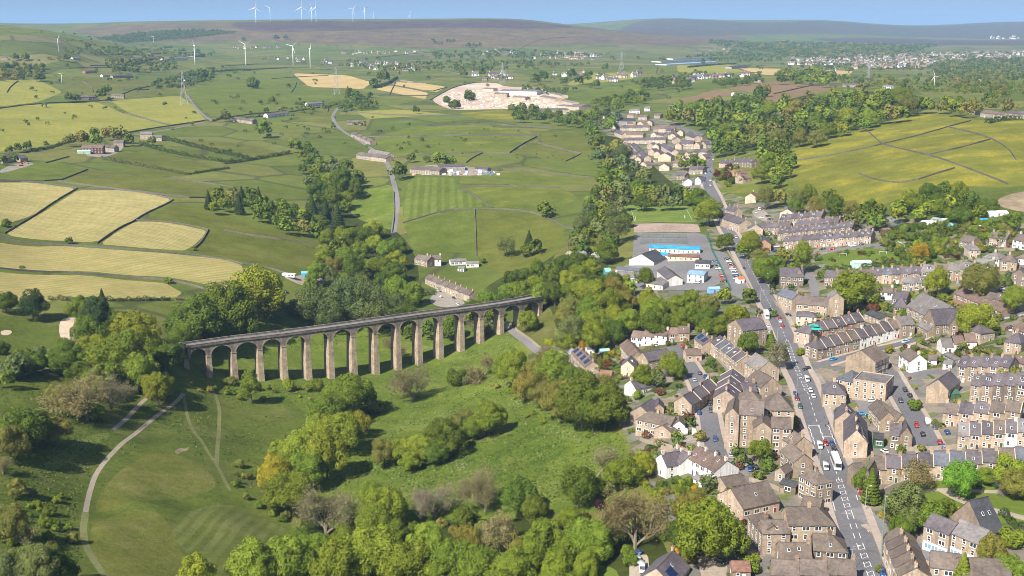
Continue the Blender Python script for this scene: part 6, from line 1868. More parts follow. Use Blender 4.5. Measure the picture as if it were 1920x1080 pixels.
def far_house_mesh(wall, roof):
    mb = MB()
    w, d, he, rs = 1, .8, .55, .32
    mb.box(-w / 2, w / 2, -d / 2, d / 2, -.3, he, 0)
    mb.add([(-w / 2, -d / 2, he), (-w / 2, d / 2, he), (-w / 2, 0, he + rs)], [(0, 2, 1)], 0)
    mb.add([(w / 2, -d / 2, he), (w / 2, d / 2, he), (w / 2, 0, he + rs)], [(0, 1, 2)], 0)
    o = .06
    mb.add([(-w / 2 - o, -d / 2 - o, he - .03), (w / 2 + o, -d / 2 - o, he - .03), (w / 2 + o, 0, he + rs + .03), (-w / 2 - o, 0, he + rs + .03)], [(0, 1, 2, 3)], 1)
    mb.add([(-w / 2 - o, d / 2 + o, he - .03), (w / 2 + o, d / 2 + o, he - .03), (w / 2 + o, 0, he + rs + .03), (-w / 2 - o, 0, he + rs + .03)], [(3, 2, 1, 0)], 1)
    mb.box(-.42, -.30, -.07, .07, he + rs - .1, he + rs + .16, 0)
    for x in (-.28, .28):
        mb.box(x - .09, x + .09, -d / 2 - .02, -d / 2, .28, .46, 2)
        mb.box(x - .09, x + .09, -d / 2 - .02, -d / 2, -.02, .16, 2)
    return mb.mesh('village_house', [flat_mat('far_wall', WALLC[wall], .1), flat_mat('far_roof', ROOFC[roof], .15), M_GLASS])


FARH = {k: far_house_mesh(*k) for k in (('tan', 'sl'), ('be', 'tb'), ('wh', 'sl'), ('wh', 'gg'), ('st', 'ss'), ('be', 'rd'), ('be', 'gg'))}


def hamlet(poly, n, mix, size, label, seed, group):
    r = random.Random(seed)
    us = [p[0] for p in poly]; vs = [p[1] for p in poly]
    got = []
    tries = 0
    while len(got) < n and tries < n * 60:
        tries += 1
        u, v = r.uniform(min(us), max(us)), r.uniform(min(vs), max(vs))
        ins = False
        for i in range(len(poly)):
            (x0, y0), (x1, y1) = poly[i - 1], poly[i]
            if (y0 > v) != (y1 > v) and u < (x1 - x0) * (v - y0) / (y1 - y0) + x0:
                ins = not ins
        if not ins or any(abs(u - a) < 3.4 and abs(v - b) < 1.1 for a, b in got):
            continue
        got.append((u, v))
    for u, v in got:
        x, y, z = P(u, v)
        k = r.choice(mix)
        o = new_obj('village_house', FARH[k], None, (x, y, z), r.choice((0.1, 0.3, -.2, 1.6, .5)) + r.uniform(-.15, .15))
        s = size * r.uniform(.85, 1.3)
        o.scale = (s * r.uniform(1, 1.7), s, s)
        nm = {'wh': 'white', 'tan': 'tan', 'be': 'beige', 'st': 'stone'}[k[0]]
        tag(o, f'{nm} house {label}', 'house', group, at=(x, y))


W3 = [('tan', 'sl'), ('wh', 'sl'), ('wh', 'gg'), ('be', 'tb'), ('st', 'ss')]
BE = [('be', 'tb'), ('be', 'gg'), ('be', 'rd'), ('tan', 'sl'), ('wh', 'gg')]
hamlet([(640, 100), (790, 96), (800, 100), (640, 104)], 22, W3, 9, 'in the upper moorside hamlet', 1, 'upper moorside hamlet')
hamlet([(860, 96), (960, 92), (980, 104), (870, 103)], 18, W3, 10, 'in the middle moorside village', 2, 'middle moorside village')
hamlet([(990, 106), (1060, 98), (1130, 104), (1120, 113), (1000, 110)], 34, [('be', 'sl')] and BE, 10, 'in the moor edge estate', 3, 'moor edge estate')
hamlet([(650, 117), (760, 117), (800, 130), (740, 136), (660, 128)], 24, W3, 9, 'in the valley head hamlet', 4, 'valley head hamlet')
hamlet([(890, 142), (950, 140), (960, 150), (900, 152)], 8, W3, 10, 'behind the quarry', 5, 'houses behind the quarry')
hamlet([(1025, 135), (1110, 138), (1100, 146), (1030, 143)], 9, W3, 9, 'by the yellow far field', 6, 'far farm cluster')
hamlet([(1120, 145), (1200, 140), (1200, 150), (1130, 156)], 10, W3, 10, 'on the ridge above the estate', 7, 'ridge houses')
hamlet([(1300, 143), (1400, 140), (1400, 148), (1300, 148)], 12, W3, 9, 'in the row by the ploughed fields', 8, 'ploughed field row')
hamlet([(1262, 150), (1310, 148), (1312, 158), (1265, 160)], 8, W3, 10, 'below the glasshouses', 9, 'glasshouse cottages')
hamlet([(1480, 122), (1500, 112), (1600, 104), (1720, 102), (1800, 100), (1790, 112), (1720, 130), (1640, 126), (1560, 124)], 130, BE, 10, 'in the far town', 10, 'far town houses')
hamlet([(1790, 102), (1930, 92), (1930, 120), (1840, 112)], 40, BE, 10, 'on the far town edge', 11, 'far town houses')
hamlet([(440, 88), (560, 88), (560, 92), (440, 92)], 10, W3, 9, 'below the dark moor', 12, 'moor foot farms')
hamlet([(460, 108), (600, 112), (640, 122), (560, 116)], 12, W3, 9, 'between the four turbines', 13, 'turbine hamlet')
hamlet([(1850, 68), (1930, 68), (1930, 74), (1850, 73)], 14, [('wh', 'gg')], 14, 'on the horizon moor', 14, 'horizon houses')
hamlet([(1320, 92), (1370, 92), (1370, 98), (1320, 100)], 6, W3, 9, 'beside the far green slope', 15, 'slope farms')


# the rest of the far town, too many and too small to count
_r = random.Random(55)
_m = MB()
_k = 0
while _k < 330:
    u_ = _r.uniform(1480, 1925); v_ = _r.uniform(97, 131)
    top_ = 104 - (u_ - 1480) * .018; bot_ = 122 + (8 if 1600 < u_ < 1740 else 0) - max(0, u_ - 1780) * .08
    if not top_ < v_ < bot_:
        continue
    x, y, z = P(u_, v_)
    a_ = _r.choice((0.1, .4, -.3, 1.6)); c_, s_ = math.cos(a_), math.sin(a_)
    w_, d_, h_ = _r.uniform(7, 22), 8, _r.uniform(4.5, 6)
    f_ = lambda lx, ly, lz: (x + lx * c_ - ly * s_, y + lx * s_ + ly * c_, z + lz)
    q_ = [f_(-w_ / 2, -d_ / 2, -2), f_(w_ / 2, -d_ / 2, -2), f_(w_ / 2, d_ / 2, -2), f_(-w_ / 2, d_ / 2, -2), f_(-w_ / 2, -d_ / 2, h_), f_(w_ / 2, -d_ / 2, h_), f_(w_ / 2, d_ / 2, h_), f_(-w_ / 2, d_ / 2, h_), f_(-w_ / 2, 0, h_ + 2.8), f_(w_ / 2, 0, h_ + 2.8)]
    m1 = _r.randrange(3)
    _m.add(q_, [(0, 1, 5, 4), (2, 3, 7, 6), (1, 2, 6, 9, 5), (3, 0, 4, 8, 7)], m1)
    _m.add(q_, [(4, 5, 9, 8), (6, 7, 8, 9)], 3 + _r.randrange(2))
    _k += 1
tag(new_obj('far_town', _m.mesh('far_town', [flat_mat('far_beige', (0.46, 0.37, 0.29), .1), flat_mat('far_white', (0.6, 0.58, 0.55), .1), flat_mat('far_stone', (0.30, 0.25, 0.2), .1), flat_mat('far_slate', (0.15, 0.135, 0.135), .1), flat_mat('far_tile', (0.22, 0.14, 0.11), .1)])),
    'dense roofs of the far town below the long wood', 'town', kind='stuff')


# ------------------------------------------------------------------ walls and hedges
M_DRY = flat_mat('dry_stone', (0.125, 0.112, 0.092), 0.4, 0.8)
M_TOWNW = flat_mat('garden_stone', (0.300, 0.245, 0.185), 0.3, 0.8)


def stone_wall(uv, label, h=1.25, w=0.6, mat=None, name='dry_stone_wall', group='field walls'):
    line = ground_line(uv, 1, 0.008)
    A = offset_line(line, w / 2); B = offset_line(line, -w / 2)
    r = random.Random(int(uv[0][0] * 3 + uv[0][1]))
    vs, fs = [], []
    ox, oy = line[0]
    oz = tz(ox, oy)
    for a, b in zip(A, B):
        z = tz(*a) - oz
        t = h * r.uniform(.86, 1.1)
        vs += [(a[0] - ox, a[1] - oy, z - .5), (a[0] - ox, a[1] - oy, z + t), (b[0] - ox, b[1] - oy, z + t), (b[0] - ox, b[1] - oy, z - .5)]
    n = len(line)
    for i in range(n - 1):
        k, m = 4 * i, 4 * i + 4
        fs += [(k, m, m + 1, k + 1), (k + 1, m + 1, m + 2, k + 2), (k + 2, m + 2, m + 3, k + 3)]
    fs += [(0, 1, 2, 3), (4 * n - 1, 4 * n - 2, 4 * n - 3, 4 * n - 4)]
    o = new_obj(name, mesh_np(name, vs, fs, [mat or M_DRY]), None, (ox, oy, oz))
    mid = line[n // 2]
    tag(o, label, 'wall', group, at=mid)
    return o


def hedge(uv, label, h=2.0, w=1.6, col=(0.055, 0.085, 0.022), blossom=0.0, name='hedge', smooth=1):
    line = np.array(ground_line(uv, smooth, 0.004))
    r = np.random.default_rng(int(uv[0][0] * 5 + uv[0][1]))
    seg = np.hypot(*np.diff(line, axis=0).T)
    L = seg.sum(); D = line[:, 1].mean()
    cs = max(0.40, D * 0.00085)
    n = int(min(9000, max(120, L * (2 * h + w) / cs ** 2 * 1.6)))
    s = r.uniform(0, L, n)
    cum = np.concatenate([[0], np.cumsum(seg)])
    x = np.interp(s, cum, line[:, 0]); y = np.interp(s, cum, line[:, 1])
    bump = 1 + .32 * np.sin(s * .37 + r.uniform(0, 6)) * np.sin(s * .13) + .22 * np.sin(s * 1.1)
    a = r.uniform(0, math.pi, n)
    rad = r.uniform(.75, 1.02, n)
    ii = np.clip(np.searchsorted(cum, s) - 1, 0, len(seg) - 1)
    tx = (line[ii + 1, 0] - line[ii, 0]) / seg[ii]; ty = (line[ii + 1, 1] - line[ii, 1]) / seg[ii]
    off = np.cos(a) * w / 2 * rad * bump; hz = np.sin(a) * h * rad * bump
    z = terrain(x, y)
    c = np.stack([x - ty * off, y + tx * off, z + np.maximum(hz, .1)], 1)
    nr = np.stack([-ty * np.cos(a), tx * np.cos(a), np.sin(a) + .2], 1) + r.normal(size=(n, 3)) * .4
    org = np.array([line[0, 0], line[0, 1], tz(*line[0])])
    V, Fc = cards(c - org, nr, r.uniform(.8, 1.4, n) * cs, r)
    me = mesh_np(name, V, Fc, [M_LEAF])
    o = new_obj(name, me, None, tuple(org))
    o.color = (*col, 1)
    tag(o, label, 'hedge', 'hedges', at=tuple(line[len(line) // 2]))
    return o


for lb, uv in [
    ('stone wall between the two upper hay fields', [(8, 438), (62, 406), (100, 380), (145, 354)]), ('stone wall between the striped and rounded hay fields', [(182, 457), (250, 414.5), (325, 375)]),
    ('stone wall along the top of the striped hay field', [(325, 375), (240, 356.5), (147, 354.5)]), ('stone wall along the top of the corner hay field', [(145, 352.5), (60, 341), (-20, 340)]),
    ('stone wall above the rounded hay field', [(255, 413.5), (310, 416), (391, 431)]), ('stone wall closing the rounded hay field', [(391, 431), (385, 443), (375, 457), (362, 468)]),
    ('dark bank wall below the striped hay field', [(-20, 443), (120, 459.5), (250, 470), (420, 486), (456, 496)]), ('dark bank wall above the lowest hay field', [(-20, 502), (160, 512), (310, 525), (395, 546), (400, 556), (380, 564), (330, 563)]),
    ('low wall across the green slope', [(456, 494), (500, 502), (540, 515)]), ('faint wall high on the green slope', [(420, 432), (500, 447), (600, 462)]),
    ('wall above the large yellow field', [(-20, 206), (60, 195), (180, 190), (206, 187.5)]), ('wall dividing the yellow fields', [(235, 213), (280, 226), (322, 236)]),
    ('wall beside the farm track', [(240, 249), (300, 239), (390, 226)]), ('wall below the pylon field trees', [(206, 187), (270, 161), (330, 163)]),
    ('short wall beside the brown barn pasture', [(85, 306), (130, 294)]), ('wall below the orange excavator', [(0, 338), (110, 340), (135, 330), (165, 318)]),
    ('wall through the olive pasture', [(110, 341), (240, 357), (340, 372), (400, 372)]), ('faint wall in the olive pasture', [(320, 334), (400, 346), (440, 352)]),
    ('wall above the riding pastures', [(640, 208), (760, 218), (860, 217)]), ('upper wall of the flower-speckled field', [(800, 237), (905, 233), (1040, 240)]),
    ('long wall across the pastures', [(690, 257), (820, 256), (1005, 255)]), ('dark wall climbing beside the walled field', [(955, 287), (980, 270), (1007, 256)]),
    ('wall below the flower-speckled field', [(872, 287), (905, 286), (955, 288)]), ('dark wall behind the riding yard', [(873, 306), (888, 295), (905, 287)]),
    ('wall above the riding yard', [(740, 297), (800, 291), (870, 288)]), ('short dark wall near the beck wood', [(1060, 303), (1089, 289)]), ('wall along the walled field', [(1005, 268), (1050, 280), (1089, 289)]),
    ('track wall beyond the riding yard', [(945, 320), (1020, 325), (1105, 333)]), ('curving wall below the striped pasture', [(755, 419), (840, 393.5), (890, 392), (960, 393), (1010, 400.5), (1060, 427), (1082, 431)]),
    ('straight wall between the two pastures', [(890, 393), (892, 440), (893, 480)]), ('wall beside the yellow meadow', [(864, 354), (890, 370), (922, 389)]), ('wall above the yellow meadow', [(866, 351), (960, 350), (1050, 352)]),
    ('wall between the straw fields', [(733, 159), (803, 173.5), (838, 164)]), ('quarry boundary wall', [(806, 188), (830, 174), (853, 163), (890, 155)]),
    ('curving moor wall', [(968, 96), (985, 85), (1010, 75), (1060, 70)]), ('wall up the moor edge', [(1135, 103), (1145, 97)]),
    ('upper wall of the buttercup meadow', [(1485, 303), (1570, 290), (1655, 271), (1740, 250), (1820, 227)]), ('lower wall of the buttercup meadow', [(1655, 271), (1740, 291), (1810, 315), (1890, 346)]),
    ('cross wall in the buttercup meadow', [(1620, 241), (1640, 258), (1655, 271)]), ('far wall in the buttercup meadow', [(1775, 238), (1850, 256), (1890, 278), (1905, 300)]),
    ('short wall in the buttercup meadow', [(1740, 291), (1800, 278), (1857, 262)]), ('faint wall low in the buttercup meadow', [(1610, 326), (1650, 340), (1700, 345), (1790, 316)]),
    ('wall by the ploughed fields', [(1450, 177), (1490, 168), (1525, 160)]), ('wall beyond the field of the lane', [(735, 436), (740, 400), (738, 360)]),
    ('wall across the far green slope', [(1280, 85), (1310, 95), (1340, 96)]), ('wall beneath the four turbines', [(390, 135), (470, 130), (560, 126), (640, 128)]),
    ('wall below the green turbine field', [(480, 220), (560, 208), (600, 202)]), ('wall on the far hill slope', [(70, 130), (150, 130), (230, 127)])]:
    _d = P(*uv[0])[1]
    stone_wall(uv, lb, 1.25 if _d < 1400 else 1.7, 0.6 if _d < 1400 else 1.1)
_r = random.Random(8)
for k in range(64):
    u_, v_ = _r.uniform(0, 1880), _r.uniform(92, 225)
    if (790 < u_ < 1100 and 150 < v_ < 215) or (u_ > 1100 and v_ > 165) or (u_ < 400 and 175 < v_ < 300):
        continue
    if _r.random() < .6:
        L_ = _r.uniform(40, 120); sl_ = _r.uniform(-.12, .12)
        uv_ = [(u_, v_), (u_ + L_ / 2, v_ + sl_ * L_ / 2 + _r.uniform(-1.5, 1.5)), (u_ + L_, v_ + sl_ * L_)]
    else:
        L_ = _r.uniform(8, 26)
        uv_ = [(u_, v_), (u_ + _r.uniform(-8, 8), v_ - L_ / 2), (u_ + _r.uniform(-22, 22), v_ - L_)]
    stone_wall(uv_, 'thin dark field wall on the far hillside', 1.7, 1.1)
for lb, uv in [
    ('stone retaining wall beside the school car park', [(1362, 468), (1385, 505), (1412, 550)]), ('garden wall in front of the dormered terrace', [(1330, 655), (1350, 680), (1372, 704)]), ('garden wall of the broad stone house', [(1200, 826), (1250, 845), (1262, 852)]),
    ('wall along the branch road', [(1668, 985), (1700, 1000), (1735, 1022)]), ('wall beside the side street gardens', [(1660, 668), (1672, 690), (1686, 698)]), ('stone wall below the lorry', [(1345, 610), (1370, 602), (1392, 598)]),
    ('wall above the church hall', [(1650, 588), (1665, 580), (1680, 575)]), ('wall of the viaduct lane', [(966, 618), (990, 634), (1015, 655)]), ('white garden wall of the bungalows', [(1720, 648), (1745, 660), (1765, 668)]),
    ('park boundary wall', [(1640, 930), (1700, 905), (1740, 895)]), ('back yard wall of the skylit terrace', [(1790, 800), (1850, 797), (1920, 794)]), ('back yard wall of the park terrace', [(1700, 846), (1800, 840), (1915, 834)]),
    ('yard wall below the barn', [(1405, 902), (1440, 912), (1470, 925)]), ('garden wall above the white row', [(1222, 830), (1260, 842), (1290, 848)]), ('curved wall around the mill yard', [(1452, 568), (1470, 590), (1482, 615)])]:
    stone_wall(uv, lb, 1.5, 0.45, M_TOWNW, 'garden_wall', 'garden walls')
for lb, uv, h, w, c in [
    ('upper bushy hedge below the tall farmhouse', [(305, 260), (380, 280), (470, 300)], 4.5, 5, None), ('lower bushy hedge below the tall farmhouse', [(262, 271), (330, 290), (400, 302), (440, 305)], 4, 5, None),
    ('bushy hedge linking the two long hedges', [(420, 308), (470, 301), (545, 288)], 4, 4, None), ('blossoming hedge below the brown barn', [(190, 298), (260, 312), (350, 328)], 3, 3, (0.10, 0.12, 0.06)),
    ('trimmed hedge joining the blossoming hedge', [(352, 328), (390, 322), (430, 316)], 2.4, 2.4, None), ('hedge in front of the roadside farm', [(45, 287), (110, 273), (150, 262)], 3, 3, None),
    ('trimmed hedge below the lowest hay field', [(90, 563), (200, 565), (320, 563)], 2.5, 2.2, None), ('yellow clipped garden hedge', [(1204, 908), (1225, 928), (1247, 950)], 2.6, 2.2, (0.20, 0.235, 0.02)),
    ('clipped hedge around the white gabled bungalow', [(1688, 696), (1730, 692), (1766, 688)], 2.0, 1.8, (0.13, 0.16, 0.02)), ('dark hedge in front of the villa', [(1445, 551), (1465, 553), (1492, 545)], 2.4, 3, None),
    ('hedge beside the white van', [(1748, 795), (1760, 800), (1770, 803)], 2.0, 2.2, (0.12, 0.16, 0.02)), ('hedge along the villa garden', [(1478, 505), (1450, 525), (1448, 545)], 2.4, 3, None),
    ('hedge behind the village football pitch', [(1545, 506), (1600, 503), (1690, 496)], 2.5, 3, None), ('long hedge above the skyline meadow', [(1850, 232), (1880, 226), (1915, 224)], 5, 6, None),
    ('hedge beside the valley terrace garden', [(742, 553), (780, 556), (815, 552)], 2.5, 2.5, None), ('wooded hedge below the straw fields', [(700, 165), (725, 160), (745, 147)], 5, 6, None),
    ('hedge along the farm lane', [(398, 228), (420, 222), (480, 220)], 2.5, 2.5, None), ('hedge up the turbine field', [(405, 135), (440, 132), (470, 133)], 4, 6, None), ('dark hedge beside the far glasshouses', [(1290, 127), (1340, 122), (1380, 120)], 4, 5, None),
    ('hedge along the park path', [(1880, 962), (1900, 985), (1925, 1000)], 2, 3, None), ('hedge beside the cottage gardens', [(1380, 1035), (1400, 1045), (1415, 1062)], 1.6, 1.8, (0.12, 0.16, 0.02)),
    ('garden hedge below the church hall', [(1708, 634), (1722, 632), (1732, 628)], 1.6, 2, (0.12, 0.16, 0.02)), ('hedge between the allotments and the court', [(1650, 438), (1690, 428), (1730, 422)], 2.5, 4, None)]:
    hedge(uv, lb, h, w, c or (0.058, 0.088, 0.024))

# ------------------------------------------------------------------ pavements and road markings
def strip(name, line, d0, d1, dz, thick, mats, parent=None):
    A = offset_line(line, d0); B = offset_line(line, d1)
    vs, fs = [], []
    for a, b, c in zip(A, B, line):
        z = max(tz(*a), tz(*b)) + dz
        vs += [(a[0], a[1], z), (b[0], b[1], z), (a[0], a[1], z - thick), (b[0], b[1], z - thick)]
    for i in range(len(line) - 1):
        k, m = 4 * i, 4 * i + 4
        fs += [(k, k + 1, m + 1, m), (k + 2, k, m, m + 2), (k + 1, k + 3, m + 3, m + 1)]
    me = mesh_np(name, vs, fs, mats)
    o = new_obj(name, me, parent)
    return o


ML = {}
for spec in ROADS:
    ML[spec[2]] = ground_line(spec[4], 2, 0.008)
main = ML['main street running through the town']
cut = [i for i, p in enumerate(main) if p[1] < 1150]
mainp = main[:cut[-1]]
for lab_, side in (('pavement along the west side of the main street', 1), ('pavement along the shop side of the main street', -1)):
    w_ = 2.6 if side > 0 else 2.8
    o = strip('pavement', mainp, side * 4.62, side * (4.62 + w_), .13, .5, [G['flags']])
    tag(o, kind='structure'); o['label'] = lab_
for key, hw in (('side street climbing past the church hall', 3.5), ('side street lined with parked cars', 3.75), ('back street beside the apartment block', 3.75), ('branch road at the foot of the main street', 3.75)):
    for side in (1, -1):
        ln_ = ML[key][6:]
        o = strip('pavement', ln_, side * (hw + .02), side * (hw + 1.9), .12, .5, [G['flags']])
        tag(o, kind='structure')
M_PAINT = flat_mat('road_paint', (0.52, 0.51, 0.49), 0.15, 1.2)
cum_ = np.concatenate([[0], np.cumsum([math.hypot(b[0] - a[0], b[1] - a[1]) for a, b in zip(main[:-1], main[1:])])])


def along(s, off):
    x = np.interp(s, cum_, [p[0] for p in main]); y = np.interp(s, cum_, [p[1] for p in main])
    x2 = np.interp(s + .5, cum_, [p[0] for p in main]); y2 = np.interp(s + .5, cum_, [p[1] for p in main])
    L = math.hypot(x2 - x, y2 - y) or 1
    dx, dy = (x2 - x) / L, (y2 - y) / L
    px, py = x + dy * off, y - dx * off
    return px, py, tz(px, py) + .035


def mark(mb, s0, o0, s1, o1, w):
    """A painted stroke from (s0, o0) to (s1, o1) along and across the road."""
    d = math.hypot(s1 - s0, o1 - o0)
    ns_, no_ = -(o1 - o0) / d * w / 2, (s1 - s0) / d * w / 2
    mb.add([along(s0 - ns_, o0 - no_), along(s1 - ns_, o1 - no_), along(s1 + ns_, o1 + no_), along(s0 + ns_, o0 + no_)], [(0, 1, 2, 3)])


mb = MB()


def s_at(v):
    vs = [proj(p[0], p[1], tz(*p))[1] for p in main]
    k = int(np.argmin([abs(q - v) for q in vs]))
    return cum_[k]


for va, vb in ((1078, 1030), (962, 900), (735, 640)):          # ladder boxes in the middle of the road
    s = s_at(va)
    while s < s_at(vb):
        mark(mb, s, -.9, s + 3.4, -.9, .22); mark(mb, s, .9, s + 3.4, .9, .22)
        mark(mb, s, -.75, s + 1.0, .75, .2); mark(mb, s + 2.4, -.75, s + 3.4, .75, .2)
        s += 5.6
for va, vb in ((1030, 962), (900, 740), (640, 420)):
    s = s_at(va)
    dbl = va > 1000
    while s < s_at(vb):
        for o_ in ((-.9, .9) if dbl else (0,)):
            mark(mb, s, o_, s + 3.8, o_, .22 if va > 700 else .18)
        s += 7.2
s = s_at(830)                                                    # zigzags by the crossing
for k in range(9):
    for o_, sg in ((-4.0, 1), (4.0, -1), (0.0, 1)):
        mark(mb, s + k * 2.4, o_ + sg * (.4 if k % 2 else 0), s + (k + 1) * 2.4, o_ + sg * (0 if k % 2 else .4), .26)
s = s_at(800)
mark(mb, s, -3.9, s, 0, .4); mark(mb, s_at(822), 0, s_at(822), 3.9, .4)
mark(mb, s_at(960), -4.2, s_at(925), -4.2, .25); mark(mb, s_at(1048), -4.2, s_at(1026), -4.2, .25); mark(mb, s_at(1026), -4.2, s_at(1026), -1.6, .25)
mark(mb, s_at(1000), 3.8, s_at(930), 4.0, .22)
mo = new_obj('road_markings', mb.mesh('road_markings', [M_PAINT]), GROUND_OBJ['main street running through the town'])


def pitch_marks(uvs, parent):
    q = [P(*p) for p in uvs]
    mb = MB()

    def seg(a, b, w=.2):
        d = math.hypot(b[0] - a[0], b[1] - a[1]); n = max(2, int(d / 4))
        for i in range(n):
            t0, t1 = i / n, (i + 1) / n
            p0 = (a[0] + (b[0] - a[0]) * t0, a[1] + (b[1] - a[1]) * t0); p1 = (a[0] + (b[0] - a[0]) * t1, a[1] + (b[1] - a[1]) * t1)
            nx, ny = -(b[1] - a[1]) / d * w / 2, (b[0] - a[0]) / d * w / 2
            mb.add([(p0[0] - nx, p0[1] - ny, tz(*p0) + .06), (p1[0] - nx, p1[1] - ny, tz(*p1) + .06), (p1[0] + nx, p1[1] + ny, tz(*p1) + .06), (p0[0] + nx, p0[1] + ny, tz(*p0) + .06)], [(0, 1, 2, 3)])
    for i in range(4):
        seg(q[i], q[(i + 1) % 4])
    new_obj('pitch_line', mb.mesh('pitch_line', [M_PAINT]), parent)


pitch_marks([(1183, 391), (1287, 392), (1298, 413), (1190, 414)], GROUND_OBJ['striped school football pitch'])

# ------------------------------------------------------------------ vehicles
M_CARP = tint_mat('car_paint', 0.25, 0.6, 0.5, (0.97, 0.97, 0.97), (1.03, 1.03, 1.03))
M_TYRE = flat_mat('tyre', (0.025, 0.025, 0.027), .1, 2)
M_LAMP = flat_mat('headlight', (0.75, 0.75, 0.72), .05, 2, .2, .5)


def loft(mb, secs, m=0):
    """secs: list of (x, half width bottom, half width top, z bottom, z top)."""
    vs = []
    for x, wb, wt, zb, zt in secs:
        vs += [(x, -wb, zb), (x, wb, zb), (x, wt, zt), (x, -wt, zt)]
    fs = []
    for i in range(len(secs) - 1):
        k, n = 4 * i, 4 * i + 4
        for j in range(4):
            fs.append((k + j, k + (j + 1) % 4, n + (j + 1) % 4, n + j))
    fs += [(3, 2, 1, 0), tuple(4 * (len(secs) - 1) + j for j in range(4))]
    mb.add(vs, [tuple(reversed(f)) for f in fs], m)


def car_parts():
    b = MB()
    loft(b, [(-2.1, .72, .66, .38, .72), (-1.95, .86, .80, .26, .92), (-1.2, .88, .82, .24, .98), (.6, .88, .82, .24, .96), (1.5, .86, .76, .26, .84), (2.0, .80, .68, .30, .70), (2.12, .66, .60, .38, .58)])
    loft(b, [(-1.55, .62, .60, 1.36, 1.44), (.15, .62, .60, 1.38, 1.46)])
    c = MB()
    loft(c, [(-1.98, .72, .60, .90, .96), (-1.55, .78, .62, .93, 1.38), (.12, .78, .62, .93, 1.40), (.95, .74, .64, .92, .97)])
    w = MB(); w.frustum(-.11, .11, .32, .32, 12); w.frustum(.11, .12, .19, .19, 8, m=1)
    l = MB(); l.box(-.06, .04, -.16, .16, -.07, .07)
    return b.mesh('body', [M_CARP], True), c.mesh('windows', [M_GLASS]), w.mesh('wheel', [M_TYRE, M_WHITE]), l.mesh('headlight', [M_LAMP])


def van_parts():
    b = MB()
    loft(b, [(-2.6, .92, .84, .35, 2.15), (.9, .94, .86, .30, 2.2), (1.35, .94, .80, .30, 1.9), (1.9, .92, .82, .30, 1.15), (2.55, .84, .74, .34, .9)])
    c = MB()
    loft(c, [(1.28, .86, .79, 1.3, 1.98), (1.94, .80, .78, 1.14, 1.22)])
    return b.mesh('body', [M_CARP], True), c.mesh('windows', [M_GLASS])


CAR = car_parts()
VAN = van_parts()
b = MB(); loft(b, [(-6.0, 1.2, 1.12, .5, 3.3), (-5.8, 1.26, 1.18, .35, 3.42), (5.3, 1.26, 1.18, .35, 3.42), (5.9, 1.24, 1.10, .35, 3.1), (6.1, 1.15, 1.05, .5, 1.4)])
b.box(-3.5, -1.2, -.8, .8, 3.42, 3.62); b.box(1.2, 2.2, -.5, .5, 3.42, 3.54)
COACH = b.mesh('body', [M_CARP])
c = MB()
for sg in (-1, 1):
    for k in range(7):
        y0, y1 = sorted((sg * 1.235, sg * 1.262))
        c.box(-5.5 + k * 1.5, -4.1 + k * 1.5, y0, y1, 1.55, 2.75)
c.add([(5.93, -1.08, 3.0), (5.93, 1.08, 3.0), (6.12, 1.04, 1.5), (6.12, -1.04, 1.5)], [(0, 3, 2, 1)])
COACHW = c.mesh('windows', [M_GLASS])
b = MB(); b.box(-4.2, 1.6, -1.25, 1.25, 1.0, 3.7); b.box(-4.2, 1.6, -.5, .5, .6, 1.0)
TRUCKB = b.mesh('cargo_box', [M_CARP])
b = MB(); loft(b, [(1.8, 1.2, 1.15, .5, 3.0), (3.3, 1.2, 1.1, .5, 2.9), (3.75, 1.18, 1.08, .5, 1.6)])
TRUCKC = b.mesh('cab', [M_CARP])
c = MB(); c.add([(3.36, -1.02, 2.75), (3.36, 1.02, 2.75), (3.77, 1.0, 1.66), (3.77, -1.0, 1.66)], [(0, 3, 2, 1)])
TRUCKW = c.mesh('windows', [M_GLASS])
CARC = {'r': (0.42, 0.015, 0.012), 'w': (0.72, 0.72, 0.71), 'k': (0.018, 0.019, 0.022), 's': (0.38, 0.40, 0.42), 'b': (0.02, 0.06, 0.20), 'l': (0.25, 0.42, 0.58), 'm': (0.16, 0.02, 0.025), 'g': (0.02, 0.07, 0.05), 'B': (0.03, 0.22, 0.55), 'd': (0.06, 0.07, 0.09)}
CARN = {'r': 'red', 'w': 'white', 'k': 'black', 's': 'silver', 'b': 'dark blue', 'l': 'light blue', 'm': 'maroon', 'g': 'dark green', 'B': 'bright blue', 'd': 'dark grey'}
ROADPTS = np.concatenate([np.array(l) for l in ML.values()])
ROADTAN = np.concatenate([np.gradient(np.array(l), axis=0) for l in ML.values()])


def heading(x, y):
    k = int(np.argmin((ROADPTS[:, 0] - x) ** 2 + (ROADPTS[:, 1] - y) ** 2))
    return math.atan2(ROADTAN[k][1], ROADTAN[k][0])


